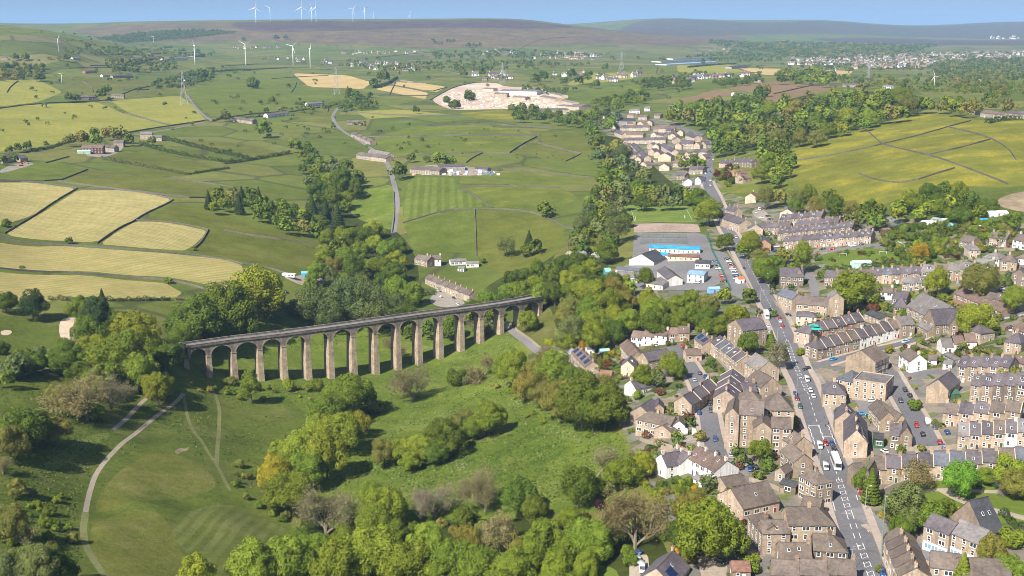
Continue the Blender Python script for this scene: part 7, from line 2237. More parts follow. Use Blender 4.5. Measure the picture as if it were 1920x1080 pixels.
def vehicle(u, v, col, kind='car', turn=0.0, where='', label=None, flip=False):
    x, y, z = P(u, v + 1.2)
    a = heading(x, y) + math.radians(turn) + (math.pi if flip else 0)
    # lie along the slope of the road
    z1, z0 = tz(x + math.cos(a) * 2, y + math.sin(a) * 2), tz(x - math.cos(a) * 2, y - math.sin(a) * 2)
    nm = {'car': 'car', 'van': 'van', 'coach': 'coach', 'truck': 'box_lorry'}[kind]
    root = new_obj(nm, None, None, (x, y, z + .05), a)
    root.rotation_euler = (0, -math.atan2(z1 - z0, 4), a)
    root.empty_display_size = .2
    c4 = (*CARC[col], 1)

    def pt(n, me, loc=(0, 0, 0), rot=None):
        o = new_obj(n, me, root, loc)
        if rot:
            o.rotation_euler = rot
        o.color = c4
        return o
    if kind == 'car':
        pt('body', CAR[0]); pt('windows', CAR[1])
        ax, hw, lx, lz = (-1.3, 1.35), .80, 2.02, .62
    elif kind == 'van':
        pt('body', VAN[0]); pt('windows', VAN[1])
        ax, hw, lx, lz = (-1.7, 1.7), .86, 2.5, .75
    elif kind == 'coach':
        pt('body', COACH); pt('windows', COACHW)
        ax, hw, lx, lz = (-3.4, 4.0), 1.15, 6.1, .8
    else:
        pt('cargo_box', TRUCKB); pt('cab', TRUCKC); pt('windows', TRUCKW)
        ax, hw, lx, lz = (-2.6, 2.6), 1.1, 3.74, .8
    for axx in ax:
        for sg in (-1, 1):
            w = pt('wheel', CAR[2], (axx, sg * hw, .32 if kind in ('car', 'van') else .45), (math.pi / 2 * (-1 if sg > 0 else 1), 0, 0))
            if kind in ('coach', 'truck'):
                w.scale = (1.45, 1.45, 1.2)
    for sg in (-1, 1):
        pt('headlight', CAR[3], (lx, sg * .52 * (hw / .8), lz))
    lab = label or f'{CARN[col]} {nm.replace("_", " ")} {where}'
    tag(root, lab, nm.replace('_', ' '), f'{nm.replace("_", " ")}s {where}' if where else None, at=(x, y))


vehicle(1567, 872, 'w', 'coach', flip=True, label='long white coach driving down the main street')
vehicle(1437, 595, 'w', 'truck', flip=True, label='white box lorry on the upper main street')
for where, txt in [
    ('on the main street', '1461,596,r,0;1463,603,w,0;1467,611,r,0;1443,581,k,0;1513,713,w,v;1520,733,w,0;1525,743,w,0;1537,838,w,v;1548,832,r,0;1548,878,w,v;1654,1075,b,0;1373,430,r,0;1380,445,w,0;1388,460,w,0;1395,471,k,0;1395,503,k,0;1417,510,w,0'),
    ('parked along the main street kerb', '1440,612,w,0;1443,622,s,0;1446,632,w,0;1452,640,s,0;1494,748,m,0;1491,738,b,0;1500,763,g,0;1560,833,b,0;1564,843,k,0;1526,850,d,0'),
    ('on the side street past the church hall', '1512,692,k,0;1563,674,B,0;1698,641,l,0;1753,618,k,0;1634,658,d,0'),
    ('parked in the steep side street', '1648,677,r,0;1652,686,b,0;1663,705,d,0;1697,732,k,0;1706,742,k,0;1689,752,d,0;1719,798,r,0;1739,793,w,v;1730,815,k,0;1752,803,d,0;1776,811,b,0;1762,830,r,0;1768,838,b,0'),
    ('in the shop car park', '1637,752,w,90;1632,748,s,90;1616,777,B,90;1658,847,w,20'),
    ('parked in the back street', '1310,757,d,0;1331,757,k,0;1333,770,d,0;1311,775,b,0;1341,824,b,0;1344,850,d,0;1323,708,b,0;1328,711,w,0;1312,700,d,0;1302,713,s,0'),
    ('behind the apartment block', '1370,853,s,0;1383,853,d,0;1393,871,s,40;1402,868,k,40;1407,881,b,0;1416,877,k,20;1444,872,s,0'),
    ('beside the broad stone house', '1267,804,w,v;1285,812,w,v;1301,813,w,v'),
    ('in the school car park', '1340,490,b,70;1345,497,d,70;1347,504,w,70;1354,517,r,70;1356,522,r,70;1357,528,k,70;1364,486,k,70;1367,490,w,70;1370,495,d,70;1372,500,r,70;1374,504,w,70;1376,508,s,70;1378,513,s,70;1379,517,b,70;1381,523,w,70;1316,512,w,0;1307,530,w,60'),
    ('in front of the slate terrace', '1542,467,k,0;1560,467,r,0;1600,461,w,0;1617,458,d,0;1457,462,w,0;1452,471,b,60'),
    ('on the main road bend', '1332,268,w,0;1332,277,w,0;1329,292,w,0;1337,299,w,0;1331,323,B,v;1323,325,w,0;1322,334,k,0;1332,338,w,0;1332,347,w,0;1317,348,w,0'),
    ('in the estate close', '1228,302,w,90;1220,301,d,90;1262,300,w,0;1260,290,s,0'),
    ('by the hillside houses', '1850,461,w,0;1864,462,m,0;1892,515,k,0;1880,533,k,60;1878,541,s,60;1882,546,w,60;1892,616,m,20;1900,619,w,20;1795,530,s,0'),
    ('outside the solar-roofed house', '1195,1038,b,60;1198,1053,s,0;1204,1068,w,v'),
    ('under the big sycamore', '1352,1054,k,60'), ('outside the white cottage row', '1280,649,r,0;1205,646,w,0;1230,648,s,0'),
    ('behind the valley terrace', '821,545,s,0;826,556,w,0;851,559,d,0;858,570,w,0;775,563,w,0;790,565,m,0'),
    ('beside the mill yard', '1473,572,s,v;1478,591,k,30;1504,527,k,0'), ('at the white caravan clearing', '536,547,k,0'),
    ('parked in front of the far terraces', '1418,398,w,0;1424,393,w,v;1440,405,k,60;1444,411,d,60;1428,408,w,60')]:
    for it in txt.split(';'):
        u_, v_, c_, k_ = it.split(',')
        if k_ == 'v':
            vehicle(float(u_), float(v_), c_, 'van', where=where, flip=True)
        else:
            vehicle(float(u_), float(v_), c_, 'car', float(k_), where=where, flip=(int(float(u_)) % 2 == 0))

# ------------------------------------------------------------------ turbines, pylons, lamps, small things
M_TURB = flat_mat('turbine_white', (0.80, 0.81, 0.82), .03, .1, .5)
M_STEEL = flat_mat('galvanised_steel', (0.30, 0.31, 0.32), .1, .1, .6)


def blade_mesh():
    mb = MB()
    secs = [(0.0, .030, .022), (.12, .050, .022), (.35, .042, .014), (.7, .026, .008), (1.0, .008, .003)]
    vs = []
    for z, c, t in secs:
        vs += [(-c * .35, -t, z), (c * .65, 0, z), (-c * .35, t, z)]
    fs = []
    for i in range(len(secs) - 1):
        for j in range(3):
            fs.append((3 * i + j, 3 * i + (j + 1) % 3, 3 * i + 3 + (j + 1) % 3, 3 * i + 3 + j))
    mb.add(vs, fs + [(0, 2, 1), (12, 13, 14)])
    return mb.mesh('blade', [M_TURB])


ME_BLADE = blade_mesh()
mb = MB(); mb.frustum(0, 1, .034, .017, 12); ME_TOWER = mb.mesh('tower', [M_TURB], True)
mb = MB(); mb.box(-.018, .018, -.03, .07, -.016, .022); ME_NAC = mb.mesh('nacelle', [M_TURB])
mb = MB(); mb.frustum(-.02, .02, .022, .012, 8); ME_HUB = mb.mesh('hub', [M_TURB])


def turbine(u, vb, vh, bl, rot, label, face=0.35, thick=0.72):
    x, y, z = P(u, vb)
    H = (vb - vh) / pxm(x, y, z)
    root = new_obj('wind_turbine', None, None, (x, y, z), face)
    tag(root, label, 'wind turbine', 'wind turbines', at=(x, y))
    t = new_obj('tower', ME_TOWER, root, (0, 0, -H * .03)); t.scale = (H * thick, H * thick, H * 1.03)
    n_ = new_obj('nacelle', ME_NAC, root, (0, 0, H)); n_.scale = (H * thick,) * 3
    hb = new_obj('hub', ME_HUB, root, (0, -H * .05 * thick, H)); hb.scale = (H * thick,) * 3; hb.rotation_euler = (math.pi / 2, 0, 0)
    R = bl / pxm(x, y, z)
    for k in range(3):
        b_ = new_obj('blade', ME_BLADE, root, (0, -H * .055 * thick, H))
        b_.scale = (R * 1.5, R * 1.5, R)
        b_.rotation_euler = (0, math.radians(rot + 120 * k), 0)


for i_, (u_, vb_, vh_, b_, rt_) in enumerate([(480, 42, 15, 13, 10), (507, 39, 16, 12, 60), (566, 37, 14, 14, 2), (585, 40, 15, 10, 100), (593, 40, 14, 14, -4), (662, 41, 18, 13, 40), (684, 37, 15, 12, 85), (700, 34, 13, 13, 5), (767, 34, 13, 13, 20)]):
    turbine(u_, vb_ + 1, vh_, b_, rt_, 'white wind turbine on the moor skyline', 0.2 + .1 * i_, 0.6)
turbine(366, 122, 86, 13, 90, 'white turbine beside the black farm shed', 1.1)
turbine(461, 122, 84, 14, 60, 'white turbine with drooping blades above the turbine field')
turbine(550, 123, 87, 14, 45, 'white turbine between the bladed pair', .2)
turbine(582, 128, 92, 11, 0, 'white turbine standing end-on by the straw field', 1.5)
turbine(110, 97, 73, 9, 30, 'white turbine below the hill quarry', 1.2)
turbine(1751, 166, 143, 12, -20, 'white turbine with spread blades beyond the hillside wood', 0.1)
turbine(1566, 148, 130, 9, 80, 'white turbine beside the far tree clump', .3)
turbine(1838, 163, 151, 7, 50, 'small white turbine beside the far road', .3)
turbine(116, 156, 139, 6, 45, 'small white turbine by the yellow-green field', .3)
turbine(288, 80, 69, 5, 30, 'tiny white turbine on the hill crest', .3)


def pylon(u, vb, vt, label):
    x, y, z = P(u, vb)
    H = (vb - vt) / pxm(x, y, z)
    root = new_obj('electricity_pylon', None, None, (x, y, z), .4)
    tag(root, label, 'pylon', 'electricity pylons', at=(x, y))
    lv = [(0, .11), (.3, .075), (.55, .045), (.75, .03), (.9, .025), (1.0, .008)]
    th = max(.0035, 0.22 / H)
    for sx in (-1, 1):
        for sy in (-1, 1):
            m_ = MB()
            for (z0, w0), (z1, w1) in zip(lv[:-1], lv[1:]):
                m_.tube((sx * w0 * H, sy * w0 * H, z0 * H), (sx * w1 * H, sy * w1 * H, z1 * H), th * H, th * H, 4)
            new_obj('leg', m_.mesh('leg', [M_STEEL]), root)
    m_ = MB()
    for (z0, w0), (z1, w1) in zip(lv[:-1], lv[1:]):
        for sg in (-1, 1):
            m_.tube((-w0 * H, sg * w0 * H, z0 * H), (w1 * H, sg * w1 * H, z1 * H), th * H * .6, th * H * .6, 3)
            m_.tube((w0 * H, sg * w0 * H, z0 * H), (-w1 * H, sg * w1 * H, z1 * H), th * H * .6, th * H * .6, 3)
            m_.tube((sg * w0 * H, -w0 * H, z0 * H), (sg * w1 * H, w1 * H, z1 * H), th * H * .6, th * H * .6, 3)
    new_obj('bracing', m_.mesh('bracing', [M_STEEL]), root)
    for zz, hw in ((.66, .17), (.78, .21), (.9, .15)):
        m_ = MB()
        for sg in (-1, 1):
            m_.tube((sg * .03 * H, 0, zz * H + .03 * H), (sg * hw * H, 0, zz * H), th * H * .8, th * H * .5, 4)
            m_.tube((sg * .03 * H, 0, zz * H - .012 * H), (sg * hw * H, 0, zz * H), th * H * .8, th * H * .5, 4)
            m_.tube((sg * hw * H, 0, zz * H), (sg * hw * H, 0, zz * H - .05 * H), th * H * .5, th * H * .5, 4)
        new_obj('cross_arm', m_.mesh('cross_arm', [M_STEEL]), root)


for u_, vb_, vt_, lb_ in [(345, 198, 135, 'steel pylon in the small yellow field'), (631, 178, 127, 'steel pylon beside the straw field'), (942, 158, 119, 'steel pylon behind the quarry'), (1165, 138, 97, 'steel pylon beside the moor edge estate'), (1627, 158, 125, 'steel pylon below the far town')]:
    pylon(u_, vb_, vt_, lb_)

mb = MB(); mb.frustum(0, 8, .11, .07, 8); mb.tube((0, 0, 8), (1.4, 0, 8.3), .06, .05, 6); ME_POLE = mb.mesh('pole', [M_STEEL])
mb = MB(); mb.box(1.2, 1.9, -.14, .14, 8.24, 8.38); ME_LANT = mb.mesh('lantern', [M_WHITE])
for k in range(11):
    s = 25 + k * 42
    for sg in ((1,) if k % 2 else (-1,)):
        x, y, z = along(s, sg * 5.2)
        z -= .035
        root = new_obj('street_lamp', None, None, (x, y, z + .1), heading(x, y) + (math.pi / 2 * sg))
        tag(root, 'grey street lamp on the main street pavement', 'street lamp', 'main street lamps', at=(x, y))
        new_obj('pole', ME_POLE, root); new_obj('lantern', ME_LANT, root)
x, y, z = P(1652, 1046)
root = new_obj('mast', None, None, (x, y, z))
tag(root, 'tall grey-green telecom mast beside the branch road', 'mast', at=(x, y))
mb = MB(); mb.frustum(-.5, 20, .22, .13, 10); new_obj('pole', mb.mesh('pole', [flat_mat('mast_green', (0.16, 0.22, 0.19), .1)]), root)
mb = MB(); mb.frustum(0, 1.7, .5, .5, 8, .9, 0); new_obj('cabinet', mb.mesh('cabinet', [flat_mat('cabinet_green', (0.03, 0.11, 0.07), .1)]), root)
mb = MB(); mb.box(-.1, .6, -.1, .1, 19.6, 19.9); new_obj('lamp_head', mb.mesh('lamp_head', [M_STEEL]), root)
mb = MB(); mb.frustum(0, 1.0, .12, .10, 8); mb.frustum(1.0, 1.1, .13, .05, 8); ME_BOL = mb.mesh('bollard', [flat_mat('bollard_black', (0.03, 0.03, 0.03), .1)])
for k, (u_, v_) in enumerate([(1597, 907), (1600, 914), (1607, 922), (1609, 929), (1642, 965), (1548, 800), (1556, 812), (1562, 820), (1545, 785), (1553, 795)]):
    x, y, z = P(u_, v_)
    o = new_obj('bollard', ME_BOL, None, (x, y, z + .1))
    tag(o, 'black bollard on the main street pavement', 'bollard', 'pavement bollards', at=(x, y))
# park benches
M_GRN = flat_mat('green_paint', (0.02, 0.09, 0.07), .1, 1)
for u_, v_, lb_ in ((1835, 915, 'green bench beside the round park tree'), (1871, 916, 'green bench at the end of the park path'), (1794, 958, 'dark green bench by the amber park bush')):
    x, y, z = P(u_, v_)
    root = new_obj('park_bench', None, None, (x, y, z)); tag(root, lb_, 'bench', at=(x, y))
    m_ = MB(); m_.box(-1.1, 1.1, -.3, .3, .42, .50); new_obj('seat', m_.mesh('seat', [M_GRN]), root)
    m_ = MB(); m_.box(-1.1, 1.1, .26, .36, .55, 1.0); new_obj('backrest', m_.mesh('backrest', [M_GRN]), root)
    for sx in (-.95, .95):
        m_ = MB(); m_.box(sx - .06, sx + .06, -.28, .36, 0, .42); m_.box(sx - .06, sx + .06, .28, .36, .42, 1.0); new_obj('leg', m_.mesh('leg', [M_GRN]), root)
# goals
for u_, v_, lb_, rz_ in ((1191, 412, 'white football goal at the near school corner', 1.5), (1284, 410, 'white football goal at the far school side', 1.5), (1580, 482, 'white football goal on the village pitch', .3), (1655, 478, 'white football goal beside the pitch hedge', .3)):
    x, y, z = P(u_, v_)
    root = new_obj('football_goal', None, None, (x, y, z), rz_); tag(root, lb_, 'goal', at=(x, y))
    for sx in (-2.7, 2.7):
        m_ = MB(); m_.frustum(0, 2.3, .09, .09, 6, sx, 0); new_obj('post', m_.mesh('post', [M_WHITE]), root)
    m_ = MB(); m_.tube((-2.7, 0, 2.3), (2.7, 0, 2.3), .09, .09, 6); new_obj('crossbar', m_.mesh('crossbar', [M_WHITE]), root)
# ball court fence
def fence(uv, label, h, col, name='mesh_fence'):
    line = ground_line(uv, 0, 0.006)
    line = dense(line, 0.0035, False)
    x0, y0 = line[0]; z0 = tz(x0, y0)
    root = new_obj(name, None, None, (x0, y0, z0)); tag(root, label, 'fence', at=line[len(line) // 2])
    mt = flat_mat('fence_paint', col, .1, 1)
    m_ = MB(); m_.frustum(-.3, h, .07, .07, 6); pm = m_.mesh('post', [mt])
    for i, (x, y) in enumerate(line):
        new_obj('post', pm, root, (x - x0, y - y0, tz(x, y) - z0))
        if i + 1 < len(line):
            a, b = line[i], line[i + 1]
            m_ = MB()
            za, zb = tz(*a) - z0, tz(*b) - z0
            for t in np.linspace(.1, h - .05, 9):
                m_.tube((a[0] - x0, a[1] - y0, za + t), (b[0] - x0, b[1] - y0, zb + t), .03, .03, 3)
            for t in np.linspace(0.1, .9, 7):
                q = (a[0] + (b[0] - a[0]) * t - x0, a[1] + (b[1] - a[1]) * t - y0, za + (zb - za) * t)
                m_.tube((q[0], q[1], q[2] + .1), (q[0], q[1], q[2] + h), .025, .025, 3)
            new_obj('panel', m_.mesh('panel', [mt]), root)


fence([(1200, 457), (1290, 457)], 'green mesh fence across the school ball court', 3.0, (0.03, 0.12, 0.08))
fence([(1202, 447), (1287, 447)], 'rear green mesh fence of the school ball court', 3.0, (0.03, 0.12, 0.08))
fence([(1326, 440), (1334, 470), (1352, 505), (1370, 545)], 'tall green fence between school and car park', 2.6, (0.02, 0.14, 0.12))
fence([(1632, 412), (1660, 426), (1690, 421)], 'green fence of the court by the allotments', 3.0, (0.03, 0.12, 0.08))
# scaffolding sheets on the upper terrace
x, y, z = P(1538, 620, 6.4)
root = new_obj('scaffold', None, None, (x, y, z), heading(x, y)); tag(root, 'teal sheeted scaffold over the upper terrace roof', 'scaffold', at=(x, y))
M_TEAL = flat_mat('teal_sheet', (0.03, 0.42, 0.33), .12, .8)
for dx, dy, w_, d_, zz in ((-4.2, 0, 3.8, 4.6, 7.8), (.4, .8, 4.2, 4.6, 8.3)):
    m_ = MB(); m_.box(dx, dx + w_, dy, dy + d_, zz, zz + .08); new_obj('sheet', m_.mesh('sheet', [M_TEAL]), root)
for dx in (-4.3, -2, .3, 2.5, 4.8):
    for dy in (-.6, 5.2):
        m_ = MB(); m_.frustum(0, 8.6, .05, .05, 5, dx, dy); new_obj('pole', m_.mesh('pole', [M_STEEL]), root)
m_ = MB(); m_.box(-4.4, 4.9, -1.3, -.5, 5.0, 5.08); new_obj('walkway', m_.mesh('walkway', [flat_mat('orange_board', (0.50, 0.16, 0.04), .2)]), root)
# caravan and clearing
x, y, z = P(542, 520)
root = new_obj('caravan', None, None, (x, y, z), -.25); tag(root, 'white static caravan in the gravel clearing', 'caravan', at=(x, y))
m_ = MB(); loft(m_, [(-5, 1.4, 1.35, .5, 2.8), (-4.8, 1.5, 1.42, .45, 3.0), (4.8, 1.5, 1.42, .45, 3.0), (5, 1.4, 1.35, .5, 2.8)]); o = new_obj('body', m_.mesh('body', [M_WHITE]), root)
for k in (-3, 0, 2.6):
    m_ = MB(); m_.box(k, k + 1.3, -1.5, -1.44, 1.5, 2.3); new_obj('window', m_.mesh('window', [M_GLASS]), root)
for k in (-.6, .6):
    m_ = MB(); m_.frustum(-.1, .1, .35, .35, 10); o = new_obj('wheel', m_.mesh('wheel', [M_TYRE]), root, (k, -1.2, .35)); o.rotation_euler = (math.pi / 2, 0, 0)


def hut(u, v, w, d, h, wc, rc, label, rz=0.2, name='garden_shed'):
    x, y, z = P(u, v)
    root = new_obj(name, None, None, (x, y, z), rz); tag(root, label + (' in the plots' if len(label.split()) < 4 else ''), 'shed', at=(x, y))
    m_ = MB(); m_.box(-w / 2, w / 2, -d / 2, d / 2, -.6, h); m_.add([(-w / 2, -d / 2, h), (-w / 2, d / 2, h), (-w / 2, 0, h + d * .22)], [(0, 2, 1)]); m_.add([(w / 2, -d / 2, h), (w / 2, d / 2, h), (w / 2, 0, h + d * .22)], [(0, 1, 2)])
    o = new_obj('wall', m_.mesh('wall', [M_METAL]), root); o.color = (*wc, 1)
    m_ = MB()
    for sg in (-1, 1):
        v4 = [(-w / 2 - .15, sg * (d / 2 + .15), h - .06), (w / 2 + .15, sg * (d / 2 + .15), h - .06), (w / 2 + .15, 0, h + d * .22 + .05), (-w / 2 - .15, 0, h + d * .22 + .05)]
        m_.add(v4, [(0, 1, 2, 3) if sg < 0 else (3, 2, 1, 0)])
    o = new_obj('roof', m_.mesh('roof', [M_METAL]), root); o.color = (*rc, 1)
    m_ = MB(); m_.box(-.4, .4, -d / 2 - .04, -d / 2 - .005, 0, 1.8); o = new_obj('door', m_.mesh('door', [M_METAL]), root); o.color = (.1, .08, .06, 1)


TE, GRY, BRN, WHT, GRN = (0.10, 0.30, 0.30), (0.40, 0.42, 0.44), (0.15, 0.09, 0.05), (0.7, 0.7, 0.7), (0.06, 0.13, 0.07)
for u_, v_, w_, d_, h_, wc, rc, lb_ in [
    (1690, 462, 5, 4, 2.6, (0.2, 0.4, 0.55), (0.3, 0.45, 0.55), 'pale blue allotment shed'), (1770, 418, 5, 4, 2.4, GRY, (0.35, 0.45, 0.42), 'grey-green allotment hut'), (1755, 416, 5, 4, 2.4, GRY, (0.25, 0.38, 0.34), 'green-roofed allotment hut'),
    (1740, 422, 9, 4, 2.6, WHT, (0.75, 0.68, 0.6), 'white allotment building'), (1785, 428, 4, 6, 2.4, TE, (0.25, 0.42, 0.42), 'teal allotment shed'), (1825, 413, 6, 4, 2.4, GRY, (0.5, 0.55, 0.6), 'silver-roofed allotment greenhouse'),
    (1845, 416, 12, 3, 1.8, (0.05, 0.3, 0.6), (0.04, 0.33, 0.65), 'blue tarpaulin shelter in the allotments'), (1868, 404, 14, 6, 2.0, WHT, (0.72, 0.74, 0.76), 'long white polytunnel above the allotments'), (1838, 430, 12, 4, 1.8, WHT, (0.68, 0.70, 0.72), 'short white polytunnel in the allotments'),
    (1660, 436, 5, 4, 2.4, BRN, (0.2, 0.12, 0.1), 'brown allotment hut'), (1705, 430, 4, 3, 2.2, WHT, (0.6, 0.6, 0.5), 'pale allotment hut'), (1614, 500, 12, 5, 3.0, (0.45, 0.65, 0.6), (0.5, 0.6, 0.56), 'pale mint shed behind the long terrace'),
    (1452, 522, 6, 3, 2.2, WHT, WHT, 'white garden shed by the villa'), (1106, 663, 4, 4, 3.0, WHT, (0.12, 0.14, 0.17), 'white summerhouse in the gardens'), (1133, 664, 5, 4, 2.2, TE, (0.3, 0.5, 0.5), 'pale green garden shed'),
    (1138, 514, 4, 8, 2.6, TE, (0.22, 0.42, 0.38), 'green container beside the school'), (1338, 548, 7, 4, 2.6, (0.2, 0.4, 0.7), (0.25, 0.42, 0.65), 'blue shelter by the car park gate'), (1387, 530, 4, 5, 2.8, WHT, (0.55, 0.15, 0.05), 'orange-roofed kiosk in the car park'),
    (573, 518, 6, 5, 2.8, (0.1, 0.35, 0.6), (0.12, 0.42, 0.7), 'blue-roofed shed in the gravel clearing'), (583, 532, 5, 3, 2.0, BRN, (0.35, 0.28, 0.2), 'brown hut in the gravel clearing'), (612, 531, 9, 4, 2.2, GRY, (0.38, 0.45, 0.52), 'grey container in the gravel clearing'),
    (1728, 575, 6, 4, 2.6, WHT, WHT, 'white van-like cabin behind the terrace'), (158, 288, 14, 5, 3.0, (0.3, 0.45, 0.35), (0.55, 0.62, 0.58), 'pale green trailer beside the brown barn'), (1616, 930, 1.8, 1.0, 1.9, (0.25, 0.03, 0.05), (0.3, 0.05, 0.06), 'dark red notice cabin beside the pavement'),
    (1785, 746, 4, 5, 2.4, GRN, (0.05, 0.12, 0.08), 'dark green shed beside the blank gable'), (1348, 500 + 108, 7, 4, 2.6, WHT, WHT, 'white cabin below the tall stone house')]:
    hut(u_, v_, w_, d_, h_, wc, rc, lb_)
# excavator
x, y, z = P(40, 311)
root = new_obj('excavator', None, None, (x, y, z), .4); tag(root, 'orange excavator in the pale farmyard', 'excavator', at=(x, y))
M_OR = flat_mat('excavator_orange', (0.62, 0.14, 0.02), .1, .5)
m_ = MB(); m_.box(-2, 2, -1.3, -.7, 0, .9); new_obj('track', m_.mesh('track', [M_TYRE]), root)
m_ = MB(); m_.box(-2, 2, .7, 1.3, 0, .9); new_obj('track', m_.mesh('track', [M_TYRE]), root)
m_ = MB(); loft(m_, [(-2.2, 1.2, 1.1, 1.0, 2.3), (.6, 1.3, 1.2, 1.0, 2.2), (1.4, 1.2, 1.0, 1.0, 1.6)]); new_obj('body', m_.mesh('body', [M_OR]), root)
m_ = MB(); m_.box(-.2, 1.4, -1.1, .0, 1.7, 3.1); new_obj('cab', m_.mesh('cab', [M_GLASS]), root)
m_ = MB(); m_.tube((1.0, .5, 1.6), (4.0, .5, 4.6), .35, .28, 6); m_.tube((4.0, .5, 4.6), (6.5, .5, 2.6), .28, .2, 6); new_obj('boom', m_.mesh('boom', [M_OR]), root)
m_ = MB(); m_.frustum(1.5, 2.7, .7, .4, 6, 6.6, .5); new_obj('bucket', m_.mesh('bucket', [M_TYRE]), root)
# quarry heaps and stone stacks, pallets too many to count
r = random.Random(3)
m_ = MB()
for k in range(900):
    t = r.random()
    u_, v_ = r.uniform(830, 1060), r.uniform(162, 204)
    if v_ < 162 + abs(u_ - 950) * .12 or (u_ > 1000 and v_ < 176 + (u_ - 1000) * .3) or (u_ < 870 and v_ > 200):
        continue
    if 930 < u_ < 1010 and v_ < 174:
        continue
    x, y, z = P(u_, v_)
    s = r.uniform(1.5, 5.5) if u_ > 930 else r.uniform(1.0, 4.0)
    m_.frustum(z - .3, z + s * r.uniform(.3, .7), s, s * r.uniform(.3, .8), 5, x, y, r.randrange(3))
o = new_obj('stone_heaps', m_.mesh('stone_heaps', [G['quarry'], flat_mat('quarry_rock', (0.33, 0.25, 0.19), .3, .2), flat_mat('pale_block', (0.55, 0.47, 0.37), .2, .2)]))
tag(o, 'heaps and stacks of quarried stone on the quarry floor', 'stone heaps', kind='stuff')
# clutter in the riding yard
m_ = MB()
for k in range(90):
    u_, v_ = r.uniform(770, 935), r.uniform(321, 329)
    x, y, z = P(u_, v_)
    s = r.uniform(.6, 1.7)
    m_.box(x - s, x + s * r.uniform(.5, 2), y - s, y + s, z - .3, z + s * r.uniform(.5, 1.4), r.randrange(4))
o = new_obj('yard_clutter', m_.mesh('yard_clutter', [flat_mat('clutter_rust', (0.30, 0.14, 0.08), .3), M_WHITE, M_TRIM, flat_mat('clutter_blue', (0.1, 0.2, 0.35), .3)]))
tag(o, 'trailers, pallets and scrap strewn across the riding yard', 'clutter', kind='stuff')


# ------------------------------------------------------------------ garden shrubs and long grass (nobody could count them)
def in_poly(u, v, poly):
    ins = False
    for i in range(len(poly)):
        (x0, y0), (x1, y1) = poly[i - 1], poly[i]
        if (y0 > v) != (y1 > v) and u < (x1 - x0) * (v - y0) / (y1 - y0) + x0:
            ins = not ins
    return ins


def free_spot(x, y, gap=1.0):
    for ox, oy, ang, w, d in FOOT:
        dx, dy = x - ox, y - oy
        if dx * dx + dy * dy > 4000:
            continue
        lx = dx * math.cos(ang) + dy * math.sin(ang); ly = -dx * math.sin(ang) + dy * math.cos(ang)
        if -gap < lx < w + gap and -gap < ly < d + gap:
            return False
    return True


def off_road(x, y, d=6.5):
    return ((ROADPTS[:, 0] - x) ** 2 + (ROADPTS[:, 1] - y) ** 2).min() > d * d


def garden_shrubs():
    r = random.Random(77)
    town = [(1080, 690), (1180, 640), (1300, 615), (1400, 600), (1400, 470), (1460, 400), (1560, 395), (1700, 420), (1925, 400), (1925, 900), (1660, 900), (1600, 960), (1640, 1080), (1400, 1080), (1340, 950), (1220, 880), (1160, 770)]
    dense_ = [(1440, 640), (1640, 610), (1700, 640), (1740, 690), (1925, 690), (1925, 870), (1600, 900), (1640, 1090), (1400, 1090), (1400, 900), (1440, 900), (1500, 800), (1400, 760), (1400, 690)]
    lod = []
    for sd in range(5):
        q = np.random.default_rng(900 + sd)
        c, n = crown_pts(q, 14, 130, 0.85, -0.2, (0.4, 0.6), 0.0)
        V, Fc = cards(c, n, q.uniform(0.16, 0.28, len(c)), q)
        V[:, 2] = np.maximum(V[:, 2] + 0.34, 0)
        lod.append(V)
    VV, CC = [], []
    tint = [(0.11, 0.165, 0.026), (0.075, 0.12, 0.022), (0.17, 0.215, 0.03), (0.14, 0.15, 0.045), (0.20, 0.17, 0.05), (0.13, 0.06, 0.03), (0.095, 0.15, 0.04), (0.08, 0.125, 0.022)]
    n = 0
    for _ in range(6000):
        if n >= 640:
            break
        u, v = r.uniform(1080, 1925), r.uniform(395, 1080)
        if r.random() > 0.35 + 0.65 * (v - 395) / 685 and v > 500 and r.random() < .3:
            continue
        if not in_poly(u, v, town) or (in_poly(u, v, dense_) and r.random() < .9):
            continue
        x, y, z = P(u, v)
        if not free_spot(x, y, 1.2) or not off_road(x, y):
            continue
        W = r.uniform(1.2, 3.4) if r.random() < .85 else r.uniform(3.5, 5)
        Vt = lod[r.randrange(5)]
        a = r.uniform(0, 6.28)
        ca_, sa_ = math.cos(a), math.sin(a)
        VV.append(np.stack([Vt[:, 0] * ca_ - Vt[:, 1] * sa_, Vt[:, 0] * sa_ + Vt[:, 1] * ca_, Vt[:, 2] * r.uniform(.7, 1.3)], 1) * W + np.array([x, y, z]))
        c = tint[r.randrange(len(tint))]; j = r.uniform(.8, 1.25)
        CC.append(np.tile(np.array([c[0] * j, c[1] * j, c[2] * j, 1.0]), (len(Vt), 1)))
        n += 1
    V = np.concatenate(VV); C = np.concatenate(CC)
    me = mesh_np('garden_shrubs', V, np.arange(len(V)).reshape(-1, 4), [M_LEAF_FAR])
    me.color_attributes.new('tint', 'FLOAT_COLOR', 'POINT').data.foreach_set('color', C.astype(np.float32).ravel())
    tag(new_obj('garden_shrubs', me), 'small garden shrubs and borders between the town houses', 'shrubs', kind='stuff')


